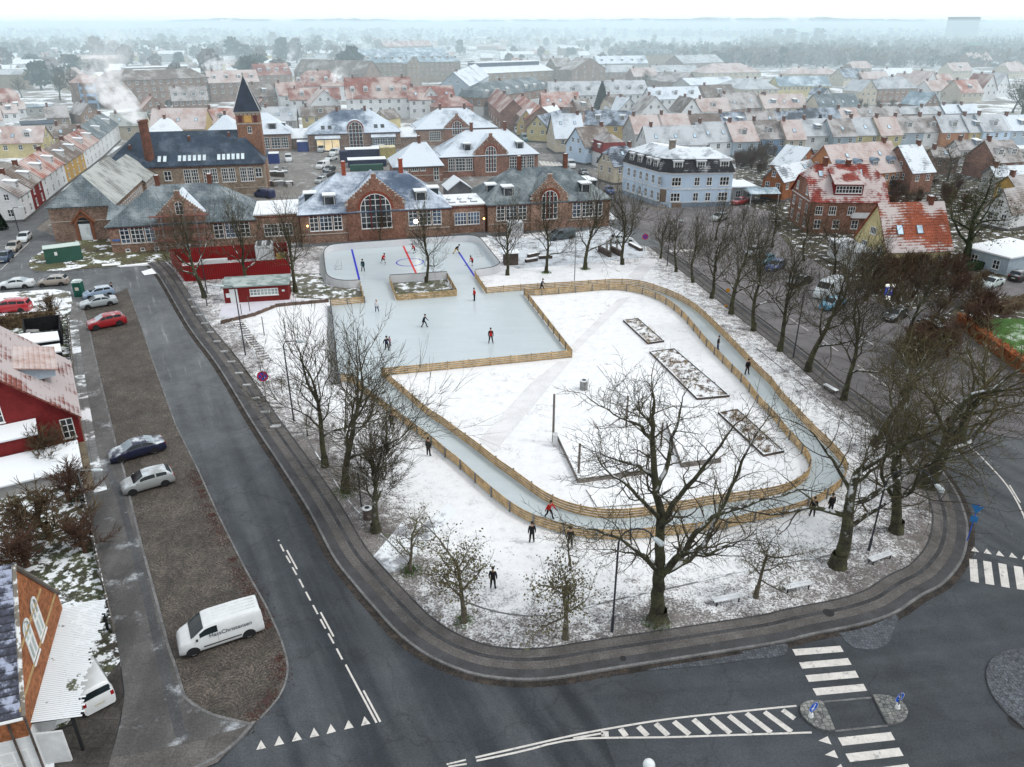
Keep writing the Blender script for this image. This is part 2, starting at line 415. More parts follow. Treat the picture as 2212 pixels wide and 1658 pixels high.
# streets and the crossing: one sheet of asphalt under everything near
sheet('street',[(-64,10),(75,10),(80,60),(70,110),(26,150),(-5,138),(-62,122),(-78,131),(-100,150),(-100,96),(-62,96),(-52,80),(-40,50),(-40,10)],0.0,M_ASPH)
KERB_PX=[(318,570),(347,604),(407,707),(469,791),(545,916),(600,1000),(665,1103),(719,1206),(762,1262),(806,1314),(857,1370),(905,1408),(947,1432),(990,1450),(1034,1463),
           (1085,1470),(1129,1473),(1175,1471),(1221,1466),(1300,1452),(1389,1438),(1500,1421),(1606,1404),(1691,1390),(1759,1373),(1845,1356),(1900,1341),(1940,1325),(1965,1308),(1992,1289),(2033,1268),(2063,1238),(2083,1205),
           (2091,1165),(2090,1130),(2078,1090),(2060,1054),(2036,1020),(2005,980),(1965,942),(1910,899),(1856,858),(1802,819),(1764,786),(1728,757),(1680,720),(1612,669),(1552,622),(1490,576),(1432,534)]
PARK_R=[(275,622),(300,690),(330,780),(380,920),(430,1020),(470,1110),(500,1170),(530,1230),(575,1310),(605,1375),(622,1430),(620,1470),(600,1512),(562,1553)]
PR_=resample([S(*p) for p in PARK_R[4:]],.8)[::-1]
KERB=resample(smooth_line([S(*p) for p in KERB_PX],4),.9)
strip('kerb',KERB,0,.16,.12,M_KERB,z0=0)
strip('pavement',KERB,.16,.80,.115,M_PAVASPH)
strip('pavement',KERB,.80,1.42,.119,M_SLAB)
strip('pavement',KERB,1.42,1.70,.114,M_DARKS)
strip('pavement',KERB,1.70,2.36,.119,M_SLAB)
strip('gutter_litter',KERB,-.45,-.01,.006,mat('gutter_litter',(.040,.036,.033),.9,.4,.8,snow=.28,ss=1.6,soft=.16,snowc=(.070,.054,.044),fine=.5,fs=9))
strip('park_edging',KERB,2.36,2.46,.14,M_DARKS,z0=.1)
PARK=[p for p in offset_line(KERB,2.44)]
# right-hand half of the crossing: newer, more speckled asphalt
sheet('street_patch',[ST(2,3,665,965),ST(2,3,720,1150),ST(2,3,790,1400),ST(2,3,880,1658)]+[(20,20),(75,12),(78,40),(55,50)]+[ST(3,3,1560,240),ST(3,3,1210,440),ST(3,3,700,590),ST(3,3,300,668),ST(2,3,1900,745),ST(2,3,1100,865)],.003,M_ASPH2)
# street along the right side of the park, with bays for cars
kr=[p for p in KERB[::-1] if p[1]>57]
kr=kr[:]
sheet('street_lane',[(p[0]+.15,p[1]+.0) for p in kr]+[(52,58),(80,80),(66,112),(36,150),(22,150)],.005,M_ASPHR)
# ---- the park: snow over turf
def poly_dist(p,line):
 q=Vector(p);best=1e9
 for a,c in zip(line,line[1:]):
  a=Vector(a);c=Vector(c);d=c-a;t=max(0,min(1,(q-a).dot(d)/max(1e-9,d.length_squared)))
  best=min(best,(a+d*t-q).length)
 return best
park_top=[(9.0,139.0),(-1.0,134.2),(-11,132.5),(-37,126.5),(-43,125.5),(-52,118)]
PK=resample(PARK,1.6)+park_top
RINK_TREES=[]   # bare turf shows under the trees; filled below
TURF_SPOTS=[(S(812,1140),4.5),(S(748,1060),4),(S(703,1000),4),(S(1420,1345),4),(S(1810,1220),5),(S(1935,1141),6),(S(2000,1048),6),(S(1818,867),4),(S(900,1225),3),(S(660,960),3),(S(700,610),3.5),(S(920,625),4)]
def cover_at(x,y):
 d=poly_dist((x,y),PARK[::3])
 k=min(1,max(0,(d-.3)/7.0))
 c=.30+.68*k ** .9
 for (cx,cy),r in TURF_SPOTS:
  dd=math.hypot(x-cx,y-cy)
  if dd<r:c -= .34*(1-dd/r)
 if x<-20 and y>104:c=min(c,.50 if y<118 else .32)
 if y>116 and x>-20:c=min(c,.58)
 if x<-9 and 40<y<64:c -= .10
 return c
pts2=[Vector(p) for p in PK];nb=len(pts2)
cen=Vector((0,80))
xs0=min(p[0] for p in PK);xs1=max(p[0] for p in PK);ys0=min(p[1] for p in PK);ys1=max(p[1] for p in PK)
yy=ys0
while yy<ys1:
 xx=xs0
 while xx<xs1:
  pts2.append(Vector((xx+RND.uniform(-.3,.3),yy+RND.uniform(-.3,.3))));xx += 1.5
 yy += 1.5
res=geometry.delaunay_2d_cdt(pts2,[(i,(i+1) % nb) for i in range(nb)],[list(range(nb))],1,1e-4)
def swell(x,y):return .10+.05*noise.noise(Vector((x*.15,y*.15,3))) if poly_dist((x,y),PARK[::4])>1.0 else .10
me=bpy.data.meshes.new('park_snow');me.from_pydata([(p.x,p.y,.10) for p in res[0]],[],[tuple(f) for f in res[2]])
at=me.attributes.new('cover','FLOAT','POINT')
at.data.foreach_set('value',[cover_at(p.x,p.y) for p in res[0]])
me.materials.append(snow_ground('snow_over_turf'));me.update()
tag(link('park_ground',me),kind='structure')
# trodden paths and snowed-over slabs in the park
M_PATH=mat('path_snowed',(.70,.70,.71),.85,.08,.5,fine=.10,fs=7)
M_PATHD=mat('path_damp',(.27,.28,.30),.85,.3,.35,snow=.56,ss=.5,soft=.2,fine=.2)
sheet('path',[ST(1,2,960,1530),ST(1,2,1190,1255),ST(1,2,1290,1350),ST(1,2,1560,1100),ST(1,2,1630,1170),ST(1,2,1180,1640),ST(1,2,1060,1658)],.115,M_PATHD)
sheet('path',[ST(2,1,980,800),ST(2,1,1120,655),ST(2,1,1215,672),ST(2,1,1080,840)],.125,M_PATH)
sheet('path',[ST(2,1,480,1400),ST(2,1,900,980),ST(2,1,1000,965),ST(2,1,560,1400)],.125,M_PATH)
sheet('path',[ST(1,2,1800,600),ST(2,1,200,1658),ST(2,1,420,1480),ST(2,1,520,1480),ST(1,2,1930,690)],.125,M_PATH)
pe=[S(640,915),S(700,1010),S(760,1095),S(830,1165),S(905,1240),S(985,1295),S(1090,1330),S(1200,1332),S(1330,1300),S(1480,1268),S(1620,1235),S(1760,1210),S(1850,1190)]
strip('path_edging',resample(smooth_line(pe,5),1),0,.10,.135,M_SLABL,z0=.1)
strip('path_edging',resample(smooth_line([ST(3,1,0,1310),ST(3,1,430,1658),ST(3,2,520,230),ST(3,2,830,500)],5),1),0,.10,.135,M_SLABL,z0=.1)
# ---- left side: parking of setts, pavement, gardens
PARK_L=[(178,668),(190,705),(205,775),(214,815),(231,886),(247,954),(267,1021),(279,1076),(298,1157),(323,1250),(342,1322),(361,1398),(380,1452),(396,1509),(423,1531),(461,1550),(540,1569)]
PL=[S(*p) for p in PARK_L];PR=[S(*p) for p in PARK_R]
sheet('parking',PL+PR[::-1],.006,M_COB)
strip('kerb',resample(PR,.8),-.06,.06,.03,M_KERB,z0=0)
plk=resample(PL,.8)
strip('kerb',plk,-.02,.14,.10,M_KERB,z0=0)
SIDE_L=[(158,640),(150,700),(160,800),(164,900),(168,960),(178,1025),(188,1089),(202,1154),(220,1241),(228,1275),(238,1318),(250,1370),(262,1440),(270,1500),(262,1560),(240,1640)]
SL=[S(*p) for p in SIDE_L]
sheet('sidewalk',SL+[S(330,1625),S(440,1600),S(540,1569)]+PL[::-1],.09,M_WET)
sheet('sidewalk',SL[-4:]+[S(225,1700),S(300,1720),S(470,1650),S(556,1560),S(540,1569),S(440,1600),S(330,1625)],.085,M_SLAB)
strip('sidewalk_slabs',resample([S(168,690),S(178,780),S(196,890),S(213,985),S(232,1060)],1),0,-.95,.10,M_SLABL)
strip('sidewalk_slabs',resample([S(163,840),S(180,930),S(196,1010),S(206,1060)],1),0,-.8,.104,M_SLABY)
sheet('wet_strip',[S(232,1000),S(262,1055),S(285,1140),S(318,1255),S(352,1390),S(378,1480),S(398,1570),S(410,1598),S(383,1606),S(360,1520),S(338,1420),S(310,1300),S(280,1180),S(250,1070),S(225,1015)],.096,asphalt('asphalt_bluish',(.070,.072,.076),snowdust=.40))
strip('kerb',resample(smooth_line([S(300,1720),S(400,1675),S(470,1640),S(520,1600),S(552,1562)],4),.7),0,.18,.10,M_KERB,z0=0)
gl=[S(0,655),S(150,640)]+SL[1:-4]+[S(262,1440),S(240,1600),S(150,1750),S(-260,1900),S(-500,1300),S(-300,900),S(-160,760)]
sheet('garden',gl,.05,M_GARDEN)
sheet('driveway',[S(116,1600),S(260,1430),S(268,1520),S(225,1700),S(120,1720)],.055,mat('drive_slabs',(.065,.06,.055),.85,.4,.4,pat='slab',ps=(.9,.9),pk=.6,fine=.3,fs=8))
# pavement round the corner of the brick hall and by the container
sheet('verge',[ST(0,1,420,540),ST(0,1,240,660),ST(0,1,225,720),ST(0,1,280,755),ST(0,1,400,755),ST(0,1,700,735),ST(0,1,1240,690),ST(0,1,1360,680),ST(0,1,1350,590),ST(0,1,905,600),ST(0,1,880,470)],.06,mat('verge_mud',(.15,.125,.09),.9,.4,.3,snow=.30,ss=.35,soft=.05,fine=.4,fs=4,col2=(.13,.14,.07)))
for q in ([(490,745),(640,715),(650,728),(500,755)],[(810,700),(960,690),(960,706),(815,716)],[(930,715),(1245,680),(1240,706),(960,726)],[(1125,760),(1240,725),(1250,775),(1150,790)]):
 sheet('snow_patch',[ST(0,1,*p) for p in q],.068,M_SNOW)
strip('kerb',resample(smooth_line([ST(0,1,0,700),ST(0,1,150,640),ST(0,1,225,660),ST(0,1,225,725),ST(0,1,290,765),ST(0,1,420,765),ST(0,1,760,740),ST(0,1,1240,700)][2:],4),.7),0,.15,.09,M_KERB,z0=0)
sheet('verge',[ST(0,1,0,930),ST(0,1,430,900),ST(0,1,560,920),ST(0,1,590,1060),ST(0,1,520,1100),ST(0,1,0,1160)],.065,mat('verge_snowed',(.16,.15,.12),.9,.3,.3,snow=.6,ss=.4,soft=.1,fine=.3))
for k,q in enumerate([[(235,700),(258,770),(262,800),(250,815),(232,745),(222,700)],[(300,600),(330,640),(345,700),(332,700),(310,640)]]):pass
# snowy strip along the street in front of the brick halls and snowed street beyond
sheet('street_snowed',[ST(1,1,1860,470),ST(2,1,0,500),ST(2,1,400,480),ST(2,1,830,400),ST(2,1,1000,480),ST(2,1,1130,610),ST(2,1,1060,650),ST(2,1,700,690),ST(2,1,100,740),ST(1,1,2050,720),ST(1,1,1930,560)],.112,M_STREET_SNOW)
# yard between the brick halls
def IP(u,v): # frame of the brick institution: u along its street front, v away from the street
 a=rad(13.5);return (-66.3+u*math.cos(a)-v*math.sin(a),123.4+u*math.sin(a)+v*math.cos(a))
sheet('yard',[IP(-4,12),IP(120,12),IP(112,140),IP(-12,140)],.01,M_YARD)
# the side street running away between brick halls and pale blue house, and one running to the left
sheet('street_far',[S(1330,470),S(1420,520),S(1260,360),S(1215,300),S(1170,245),S(1140,245),S(1160,300),S(1215,360)],.02,asphalt('asphalt_side',(.14,.135,.135),snowdust=.25))
sheet('street_far',[S(0,560),S(112,520),S(70,500),S(160,430),S(235,360),S(300,300),S(283,300),S(205,360),S(100,440),S(0,505)],.02,asphalt('asphalt_left',(.12,.125,.13),snowdust=.22))
# ---- green lawn beyond the right street
sheet('lawn',[S(2085,700),S(2140,690),S(2260,690),S(2400,760),S(2330,860),S(2225,800)],.06,M_LAWN)
M_GARD2=mat('garden_dark',(.085,.072,.062),.9,.4,.35,snow=.24,ss=.7,soft=.06,fine=.4,fs=6,col2=(.10,.095,.06))
sheet('garden',[S(1700,530),S(1660,470),S(1760,430),S(2230,400),S(2500,700),S(2260,690),S(2090,695),S(1960,700),S(1880,640),S(1800,590)],.05,M_GARD2)
sheet('forecourt',[S(1400,500),S(1330,430),S(1420,455),S(1600,440),S(1700,470),S(1760,530),S(1830,600),S(1880,640),S(1960,700),S(1900,720),S(1700,640),S(1560,560)],.03,M_ASPHR)
sheet('garden',[S(1590,330),S(1590,440),S(1700,468),S(2230,398),S(2230,330),S(1900,320)],.04,M_GARD2)
sheet('lane',[S(2250,600),S(2110,605),S(2010,650),S(1930,690),S(1960,712),S(2040,680),S(2120,640),S(2260,640)],.06,M_ASPHR)
# ---- road markings
def mark(name,quads,z=.012):
 b=MB()
 for q in quads:b.poly([(p[0],p[1],z) for p in q])
 me=b.mesh(name,[M_PAINT])
 bm=bmesh.new();bm.from_mesh(me)
 for f in bm.faces:
  f.normal_update()
  if f.normal.z<0:f.normal_flip()
 bm.to_mesh(me);bm.free()
 return tag(link(name,me),kind='structure')
def bar(a,c,w):
 a=Vector(a);c=Vector(c);d=(c-a).normalized();nrm=Vector((-d.y,d.x))*w/2
 return [a+nrm,a-nrm,c-nrm,c+nrm]
def line_of(pts,w):
 P=resample(smooth_line(pts,5),1.0);L=offset_line(P,w/2);Rr=offset_line(P,-w/2)
 return [[L[i],Rr[i],Rr[i+1],L[i+1]] for i in range(len(P)-1)]
TE=[(68,1443,30,1522,108,1506),(212,1408,174,1490,253,1473),(351,1375,314,1456,394,1438),(489,1343,456,1424,532,1408),(622,1314,590,1395,667,1375),(764,1281,730,1360,806,1343),(891,1253,865,1330,939,1313)]
mark('give_way_teeth',[[ST(1,3,e[0],e[1]),ST(1,3,e[2],e[3]),ST(1,3,e[4],e[5])] for e in TE])
seg=[((205,1387),(212,1395)),((222,1422),(250,1478)),((274,1468),(356,1620)),((268,1512),(302,1570))]
q=[bar(ST(1,2,*a),ST(1,2,*c),.11) for a,c in seg]
seg=[((318,66),(352,128)),((372,160),(406,228)),((425,262),(462,332)),((482,368),(520,440)),((543,425),(646,618)),((541,480),(582,556)),((604,594),(648,674)),((670,714),(716,802)),((742,842),(850,1046)),((850,1046),(988,1305)),((884,1048),(1018,1298))]
q += [bar(ST(1,3,*a),ST(1,3,*c),.11) for a,c in seg]
mark('centre_line',q)
up=[ST(1,3,1546,1636),ST(1,3,1700,1600)];lo=[ST(1,3,1560,1655),ST(1,3,1706,1632)]
q=[bar(*up,.1),bar(*lo,.1)]
q += line_of([ST(1,3,1776,1582),ST(1,3,2211,1482),ST(2,3,220,1478),ST(2,3,530,1408),ST(2,3,800,1356),ST(2,3,1300,1275),ST(2,3,1800,1222),ST(2,3,2211,1180),ST(3,3,400,1170)],.12)
q += line_of([ST(1,3,1784,1608),ST(1,3,2211,1518),ST(2,3,220,1505),ST(2,3,530,1440),ST(2,3,800,1425),ST(2,3,1300,1420),ST(2,3,1800,1403),ST(2,3,2211,1390),ST(3,3,520,1382)],.12)
q += line_of([ST(2,3,545,1428),ST(2,3,780,1388)],.12)
H=[((795,1372),(797,1415),.40),((920,1352),(965,1412),.33),((1062,1335),(1135,1408),.33),((1200,1312),(1300,1405),.33),((1345,1295),(1468,1398),.33),((1500,1278),(1630,1392),.33),((1645,1262),(1795,1388),.33),((1782,1248),(1958,1386),.33),((1922,1230),(2118,1382),.33),((2066,1218),(2280,1376),.33)]
q += [bar(ST(2,3,*a),ST(2,3,*c),w) for a,c,w in H]
q += [bar(ST(3,3,*a),ST(3,3,*c),.33) for a,c in [((288,1203),(385,1272))]]
mark('hatched_area',q)
ZB=[[(365,720),(748,692),(776,740),(392,770)],[(419,825),(808,790),(838,843),(445,875)],[(470,927),(868,890),(896,945),(498,980)],[(527,1032),(932,995),(962,1050),(560,1088)],
      [(728,1424),(1150,1378),(1185,1442),(765,1488)],[(788,1552),(1216,1503),(1252,1568),(826,1618)],[(850,1690),(1285,1632),(1320,1700),(880,1758)]]
mark('zebra_crossing',[[ST(3,3,*p) for p in z] for z in ZB])
ZB=[[(1775,0),(1835,5),(1852,192),(1785,178)],[(1885,15),(1950,25),(1975,210),(1905,198)],[(2005,32),(2070,45),(2098,232),(2030,220)],[(2128,55),(2195,65),(2230,250),(2155,240)],[(2255,75),(2320,88),(2360,275),(2285,262)],[(2380,98),(2450,110),(2490,300),(2415,285)]]
mark('zebra_crossing',[[ST(3,3,*p) for p in z] for z in ZB])
mark('give_way_teeth',[[ST(3,2,*p) for p in z] for z in [[(1812,1440),(1790,1475),(1855,1485)],[(1912,1456),(1890,1492),(1955,1502)],[(2010,1470),(1988,1508),(2055,1520)],[(2112,1488),(2092,1522),(2160,1533)],[(2212,1505),(2195,1540),(2262,1550)]]]+
     [[ST(3,3,*p) for p in z] for z in [[(574,1448),(648,1412),(678,1478)],[(625,1560),(700,1522),(732,1588)],[(680,1690),(752,1632),(785,1700)]]])
q=line_of([ST(3,2,1630,535),ST(3,2,1800,660),ST(3,2,1960,820),ST(3,2,2080,960),ST(3,2,2180,1130),ST(3,2,2240,1280)],.13)
q += line_of([ST(3,2,2095,950),ST(3,2,2180,1090)],.12)
q += [bar(ST(3,1,*a),ST(3,1,*c),.12) for a,c in [((350,1130),(495,1230)),((590,1295),(730,1390)),((880,1500),(1080,1640)),((890,1265),(1010,1340)),((1220,1490),(1290,1540))]]
q += [bar(ST(3,2,*a),ST(3,2,*c),.12) for a,c in [((1050,110),(1180,210)),((1380,320),(1480,400)),((1790,375),(1920,460)),((1600,240),(1700,320))]]
mark('lane_line',q,.016)
mark('zebra_crossing',[[ST(2,1,1250+i*42,590-i*2),ST(2,1,1282+i*42,588-i*2),ST(2,1,1300+i*42,604-i*2),ST(2,1,1268+i*42,606-i*2)] for i in range(6)],.02)
mark('zebra_crossing',[[ST(2,0,265+i*30,1285+i*2),ST(2,0,285+i*30,1283+i*2),ST(2,0,320+i*30,1318+i*2),ST(2,0,292+i*30,1320+i*2)] for i in range(6)],.03)
mark('edge_line',[bar(ST(0,1,5,745),ST(0,1,235,522),.12)],.03)
# ---- traffic islands, aprons of setts, round island
def island(name,px,z,m,lab):
 pts=[S(*p) for p in px];b=MB();b.prism(pts,0,z,0,1,bottom=False)
 o=b.build(name,[M_KERB,m]);tag(o,lab,'traffic island','traffic islands');return o
isl=[T(3,3,*p) for p in [(560,1135),(590,1140),(612,1160),(640,1215),(672,1290),(705,1370),(660,1378),(600,1368),(545,1345),(490,1305),(450,1265),(425,1215),(430,1175),(470,1148),(510,1138)]]
island('traffic_island',isl,.14,M_COBG,'grey stone half of the crossing island beside the white hatched lines')
isl=[T(3,3,*p) for p in [(1000,1093),(1060,1090),(1130,1100),(1190,1120),(1240,1150),(1275,1195),(1285,1230),(1270,1275),(1235,1305),(1180,1322),(1125,1328),(1090,1265),(1045,1180)]]
island('traffic_island',isl,.14,M_COBG,'grey stone half of the crossing island facing the round island')
strip('kerb',[ST(3,3,600,1140),ST(3,3,1000,1105)],-.06,.06,.02,M_KERB)
strip('kerb',[ST(3,3,705,1372),ST(3,3,1125,1328)],-.06,.06,.02,M_KERB)
sheet('sett_apron',[ST(3,3,*p) for p in [(738,590),(860,570),(1000,530),(1110,480),(1190,440),(1212,470),(1195,520),(1165,590),(1140,660),(1100,695),(1020,722),(940,725),(860,708),(800,670)]],.022,M_COBB)
sheet('sett_apron',[ST(3,3,*p) for p in [(-40,738),(120,708),(240,685),(310,672),(330,690),(328,730),(300,765),(240,782),(100,795),(-40,808)]]+[ST(2,3,*p) for p in [(1600,850),(1300,875),(1150,890),(1130,882),(1300,850),(1600,805),(1900,755)]],.022,M_COBB)
a=Vector(S(2300,1515));r=(a-Vector(S(2148,1510))).length
pts=[(a.x+r*math.cos(t*PI/24),a.y+r*math.sin(t*PI/24)) for t in range(48)]
b=MB();b.prism(pts,0,.12,0,1,bottom=False);tag(b.build('roundabout_island',[M_KERB,M_COBB]),'round island of bluish setts in the junction','traffic island')
for p,r in ((T(3,3,652,440),.36),(T(3,3,2160,1300),.5),(T(2,3,940,803),.2)):
 c=S(*p);zz=.125 if r<.4 else .01
 b=MB();b.prism([(c[0]+r*math.cos(t*PI/8),c[1]+r*math.sin(t*PI/8)) for t in range(16)],zz-.01,zz)
 tag(b.build('manhole_cover',mat('cast_iron',(.025,.025,.027),.6,.2,3)),{.36:'round dark manhole cover in the curved pavement',.5:'large dark manhole cover beside the round island',.2:'small dark drain cover in the pavement slabs'}[r],'manhole cover')
# ---- fallen leaves and twigs
def litter(label,spots,n,m,seed,s0=.035,s1=.085):
 r_=random.Random(seed);b=MB()
 for _ in range(n):
  (x,y,z),sp=r_.choice(spots);x += r_.gauss(0,sp);y += r_.gauss(0,sp);a=r_.uniform(0,6.3);s=r_.uniform(s0,s1);c,d=math.cos(a)*s,math.sin(a)*s;k=r_.uniform(.3,.7)
  b.poly([(x-c,y-d,z+.004),(x+d*k,y-c*k,z+.012),(x+c,y+d,z+.006),(x-d*k,y+c*k,z+.014)])
 return tag(b.build('fallen_leaves',m,uv=False),label,'leaves',None,'stuff')
M_LEAFR=mat('leaves_red_brown',(.062,.030,.025),.9,.45,2.5);M_LEAFK=mat('leaves_dark',(.05,.04,.03),.9,.5,2.5)
pr_=offset_line(PR_,.42);rl=random.Random(3);base_=[p for p in pr_ if noise.noise(Vector((p[0]*.35,p[1]*.35,0)))>-.12]
litter('drift of red-brown leaves along the street edge of the setts',[((*p,.008),rl.uniform(.15,.5)) for p in base_],3000,M_LEAFR,1)
litter('dark leaves and twigs lying along the kerb round the park',[((*p,.008),.16) for p in offset_line(KERB,-.22)],2600,M_LEAFK,2,.03,.09)
litter('dark leaves scattered on the snow under the trees',[((*p,.105),2.2) for p,r in TURF_SPOTS if p[1]<100],2400,M_LEAFK,3,.03,.08)
litter('dark leaves along the garden side of the setts',[((*p,.012),.22) for p in offset_line(PL,-.25)],700,M_LEAFK,4)
# ================================================================ WINDOWS, ROOFS AND HOUSES
G_DARK=glass_mat('glass_dark',(.030,.036,.042))
G_BLUE=glass_mat('glass_bluish',(.055,.085,.13),var=.7,vs=.35)
G_SKY=glass_mat('glass_skylight',(.42,.55,.66),.15,.25)
G_LIT=glass_mat('glass_lit',(.55,.42,.22),.3,.4,.5,lit=.5)
F_WHITE=mat('frame_white',(.76,.77,.76),.6,.06,2)
F_RED=mat('frame_oxblood',(.14,.03,.025),.6,.1,2)
WIN={}
def win_mesh(w,h,nx=2,ny=2,arch=0.0,fr=.075,frame=None,glass=None,sill=True,proud=.05):
 frame=frame or F_WHITE;glass=glass or G_DARK
 key=(round(w,2),round(h,2),nx,ny,arch,fr,frame.name,glass.name,sill)
 if key in WIN:return WIN[key]
 b=MB();y=-.014;yf=-proud
 if arch:
  r=w/2;zc=h-r*arch;k=12
  arc=[(r+r*math.cos(PI*i/k),zc+r*arch*math.sin(PI*i/k)) for i in range(k+1)]
  b.poly([(0,y,0),(w,y,0)]+[(p[0],y,p[1]) for p in arc],1)
  arcin=[(r+(r-fr)*math.cos(PI*i/k),zc+(r-fr)*arch*math.sin(PI*i/k)) for i in range(k+1)]
  for i in range(k):
   b.poly([(arc[i][0],yf,arc[i][1]),(arc[i+1][0],yf,arc[i+1][1]),(arcin[i+1][0],yf,arcin[i+1][1]),(arcin[i][0],yf,arcin[i][1])][::-1],0)
  b.box((0,yf,0),(fr,y,zc));b.box((w-fr,yf,0),(w,y,zc));b.box((fr,yf,0),(w-fr,y,fr))
  for i in range(1,nx):
   x=w*i/nx;top=zc+arch*math.sqrt(max(0,r*r-(x-r) ** 2))-fr*.5
   b.box((x-fr*.5,yf,fr),(x+fr*.5,y-.001,top))
  for j in range(1,ny):
   z=h*j/ny;hw=r if z<zc else math.sqrt(max(0,r*r-((z-zc)/arch) ** 2))
   b.box((r-hw+fr*.5,yf+.004,z-fr*.4),(r+hw-fr*.5,y-.002,z+fr*.4))
 else:
  b.box((0,y,0),(w,y+.012,h),1)
  b.box((0,yf,0),(fr,y-.001,h));b.box((w-fr,yf,0),(w,y-.001,h))
  b.box((fr,yf,0),(w-fr,y-.001,fr));b.box((fr,yf,h-fr),(w-fr,y-.001,h))
  for i in range(1,nx):
   x=w*i/nx;b.box((x-fr*.5,yf+.003,fr),(x+fr*.5,y-.002,h-fr))
  for j in range(1,ny):
   z=h*j/ny;b.box((fr,yf+.007,z-fr*.4),(w-fr,y-.003,z+fr*.4))
 if sill:b.box((-.06,yf-.06,-.09),(w+.06,.0,-.005),0)
 WIN[key]=b.mesh('window',[frame,glass],uv=False)
 return WIN[key]
def roof_mesh(kind,w,d,he,hr,ov=.35,r0=None,r1=None,ovg=None,thick=.16,brk=.55):
 "outer skin of the roof in house coordinates: x along the front, y away from it"
 b=MB();ovg=ov if ovg is None else ovg;k=(hr-he)/(d/2)
 if kind == 'gable':
  e=he-k*ov
  b.poly([(-ovg,-ov,e),(w+ovg,-ov,e),(w+ovg,d/2,hr),(-ovg,d/2,hr)])
  b.poly([(w+ovg,d+ov,e),(-ovg,d+ov,e),(-ovg,d/2,hr),(w+ovg,d/2,hr)])
 elif kind == 'cross':
  k=(hr-he)/(w/2);e=he-k*ov
  b.poly([(-ov,d+ovg,e),(-ov,-ovg,e),(w/2,-ovg,hr),(w/2,d+ovg,hr)])
  b.poly([(w+ov,-ovg,e),(w+ov,d+ovg,e),(w/2,d+ovg,hr),(w/2,-ovg,hr)])
 elif kind == 'hip':
  r0=d/2 if r0 is None else r0;r1=w-d/2 if r1 is None else r1;e=he-k*ov
  A,B_,C_,D_=(-ov,-ov,e),(w+ov,-ov,e),(w+ov,d+ov,e),(-ov,d+ov,e);p,q=(r0,d/2,hr),(r1,d/2,hr)
  if r1-r0<.05:
   for f in ((A,B_,p),(B_,C_,p),(C_,D_,p),(D_,A,p)):b.poly(f)
  else:
   b.poly([A,B_,q,p]);b.poly([C_,D_,p,q]);b.poly([B_,C_,q]);b.poly([D_,A,p])
 elif kind == 'half':   # gable with clipped ends
  e=he-k*ov;c=.42;zc=hr-(hr-he)*c;yc0=d/2*(1-c);yc1=d-yc0;ins=d/2*c*.7
  p,q=(ins,d/2,hr),(w-ins,d/2,hr)
  b.poly([(-ovg,-ov,e),(w+ovg,-ov,e),(w+ovg,yc0,zc),q,p,(-ovg,yc0,zc)])
  b.poly([(w+ovg,d+ov,e),(-ovg,d+ov,e),(-ovg,yc1,zc),p,q,(w+ovg,yc1,zc)])
  b.poly([(w+ovg,yc0,zc),(w+ovg,yc1,zc),q]);b.poly([(-ovg,yc1,zc),(-ovg,yc0,zc),p])
 elif kind == 'mansard':
  zb=he+(hr-he)*brk;i=(zb-he)*.38;o=ov
  def rg(ins,z):return [(ins,ins,z),(w-ins,ins,z),(w-ins,d-ins,z),(ins,d-ins,z)]
  r_a,r_b=rg(-o,he-.1),rg(i,zb)
  for j in range(4):b.poly([r_a[j],r_a[(j+1) % 4],r_b[(j+1) % 4],r_b[j]])
  b2=rg(i-.15,zb)
  if w>d:p,q=(d/2,d/2,hr),(w-d/2,d/2,hr)
  else:p,q=(w/2,w/2,hr),(w/2,d-w/2,hr)
  if w>d:
   b.poly([r_b[0],r_b[1],q,p],1);b.poly([r_b[2],r_b[3],p,q],1);b.poly([r_b[1],r_b[2],q],1);b.poly([r_b[3],r_b[0],p],1)
  else:
   b.poly([r_b[0],r_b[1],p],1);b.poly([r_b[1],r_b[2],q,p],1);b.poly([r_b[2],r_b[3],q],1);b.poly([r_b[3],r_b[0],p,q],1)
 elif kind == 'shed':
  b.poly([(-ov,-ov,he),(w+ov,-ov,he),(w+ov,d+ov,hr),(-ov,d+ov,hr)])
 elif kind == 'flat':
  b.box((-ov,-ov,he),(w+ov,d+ov,he+.22));return b,0
 return b,thick
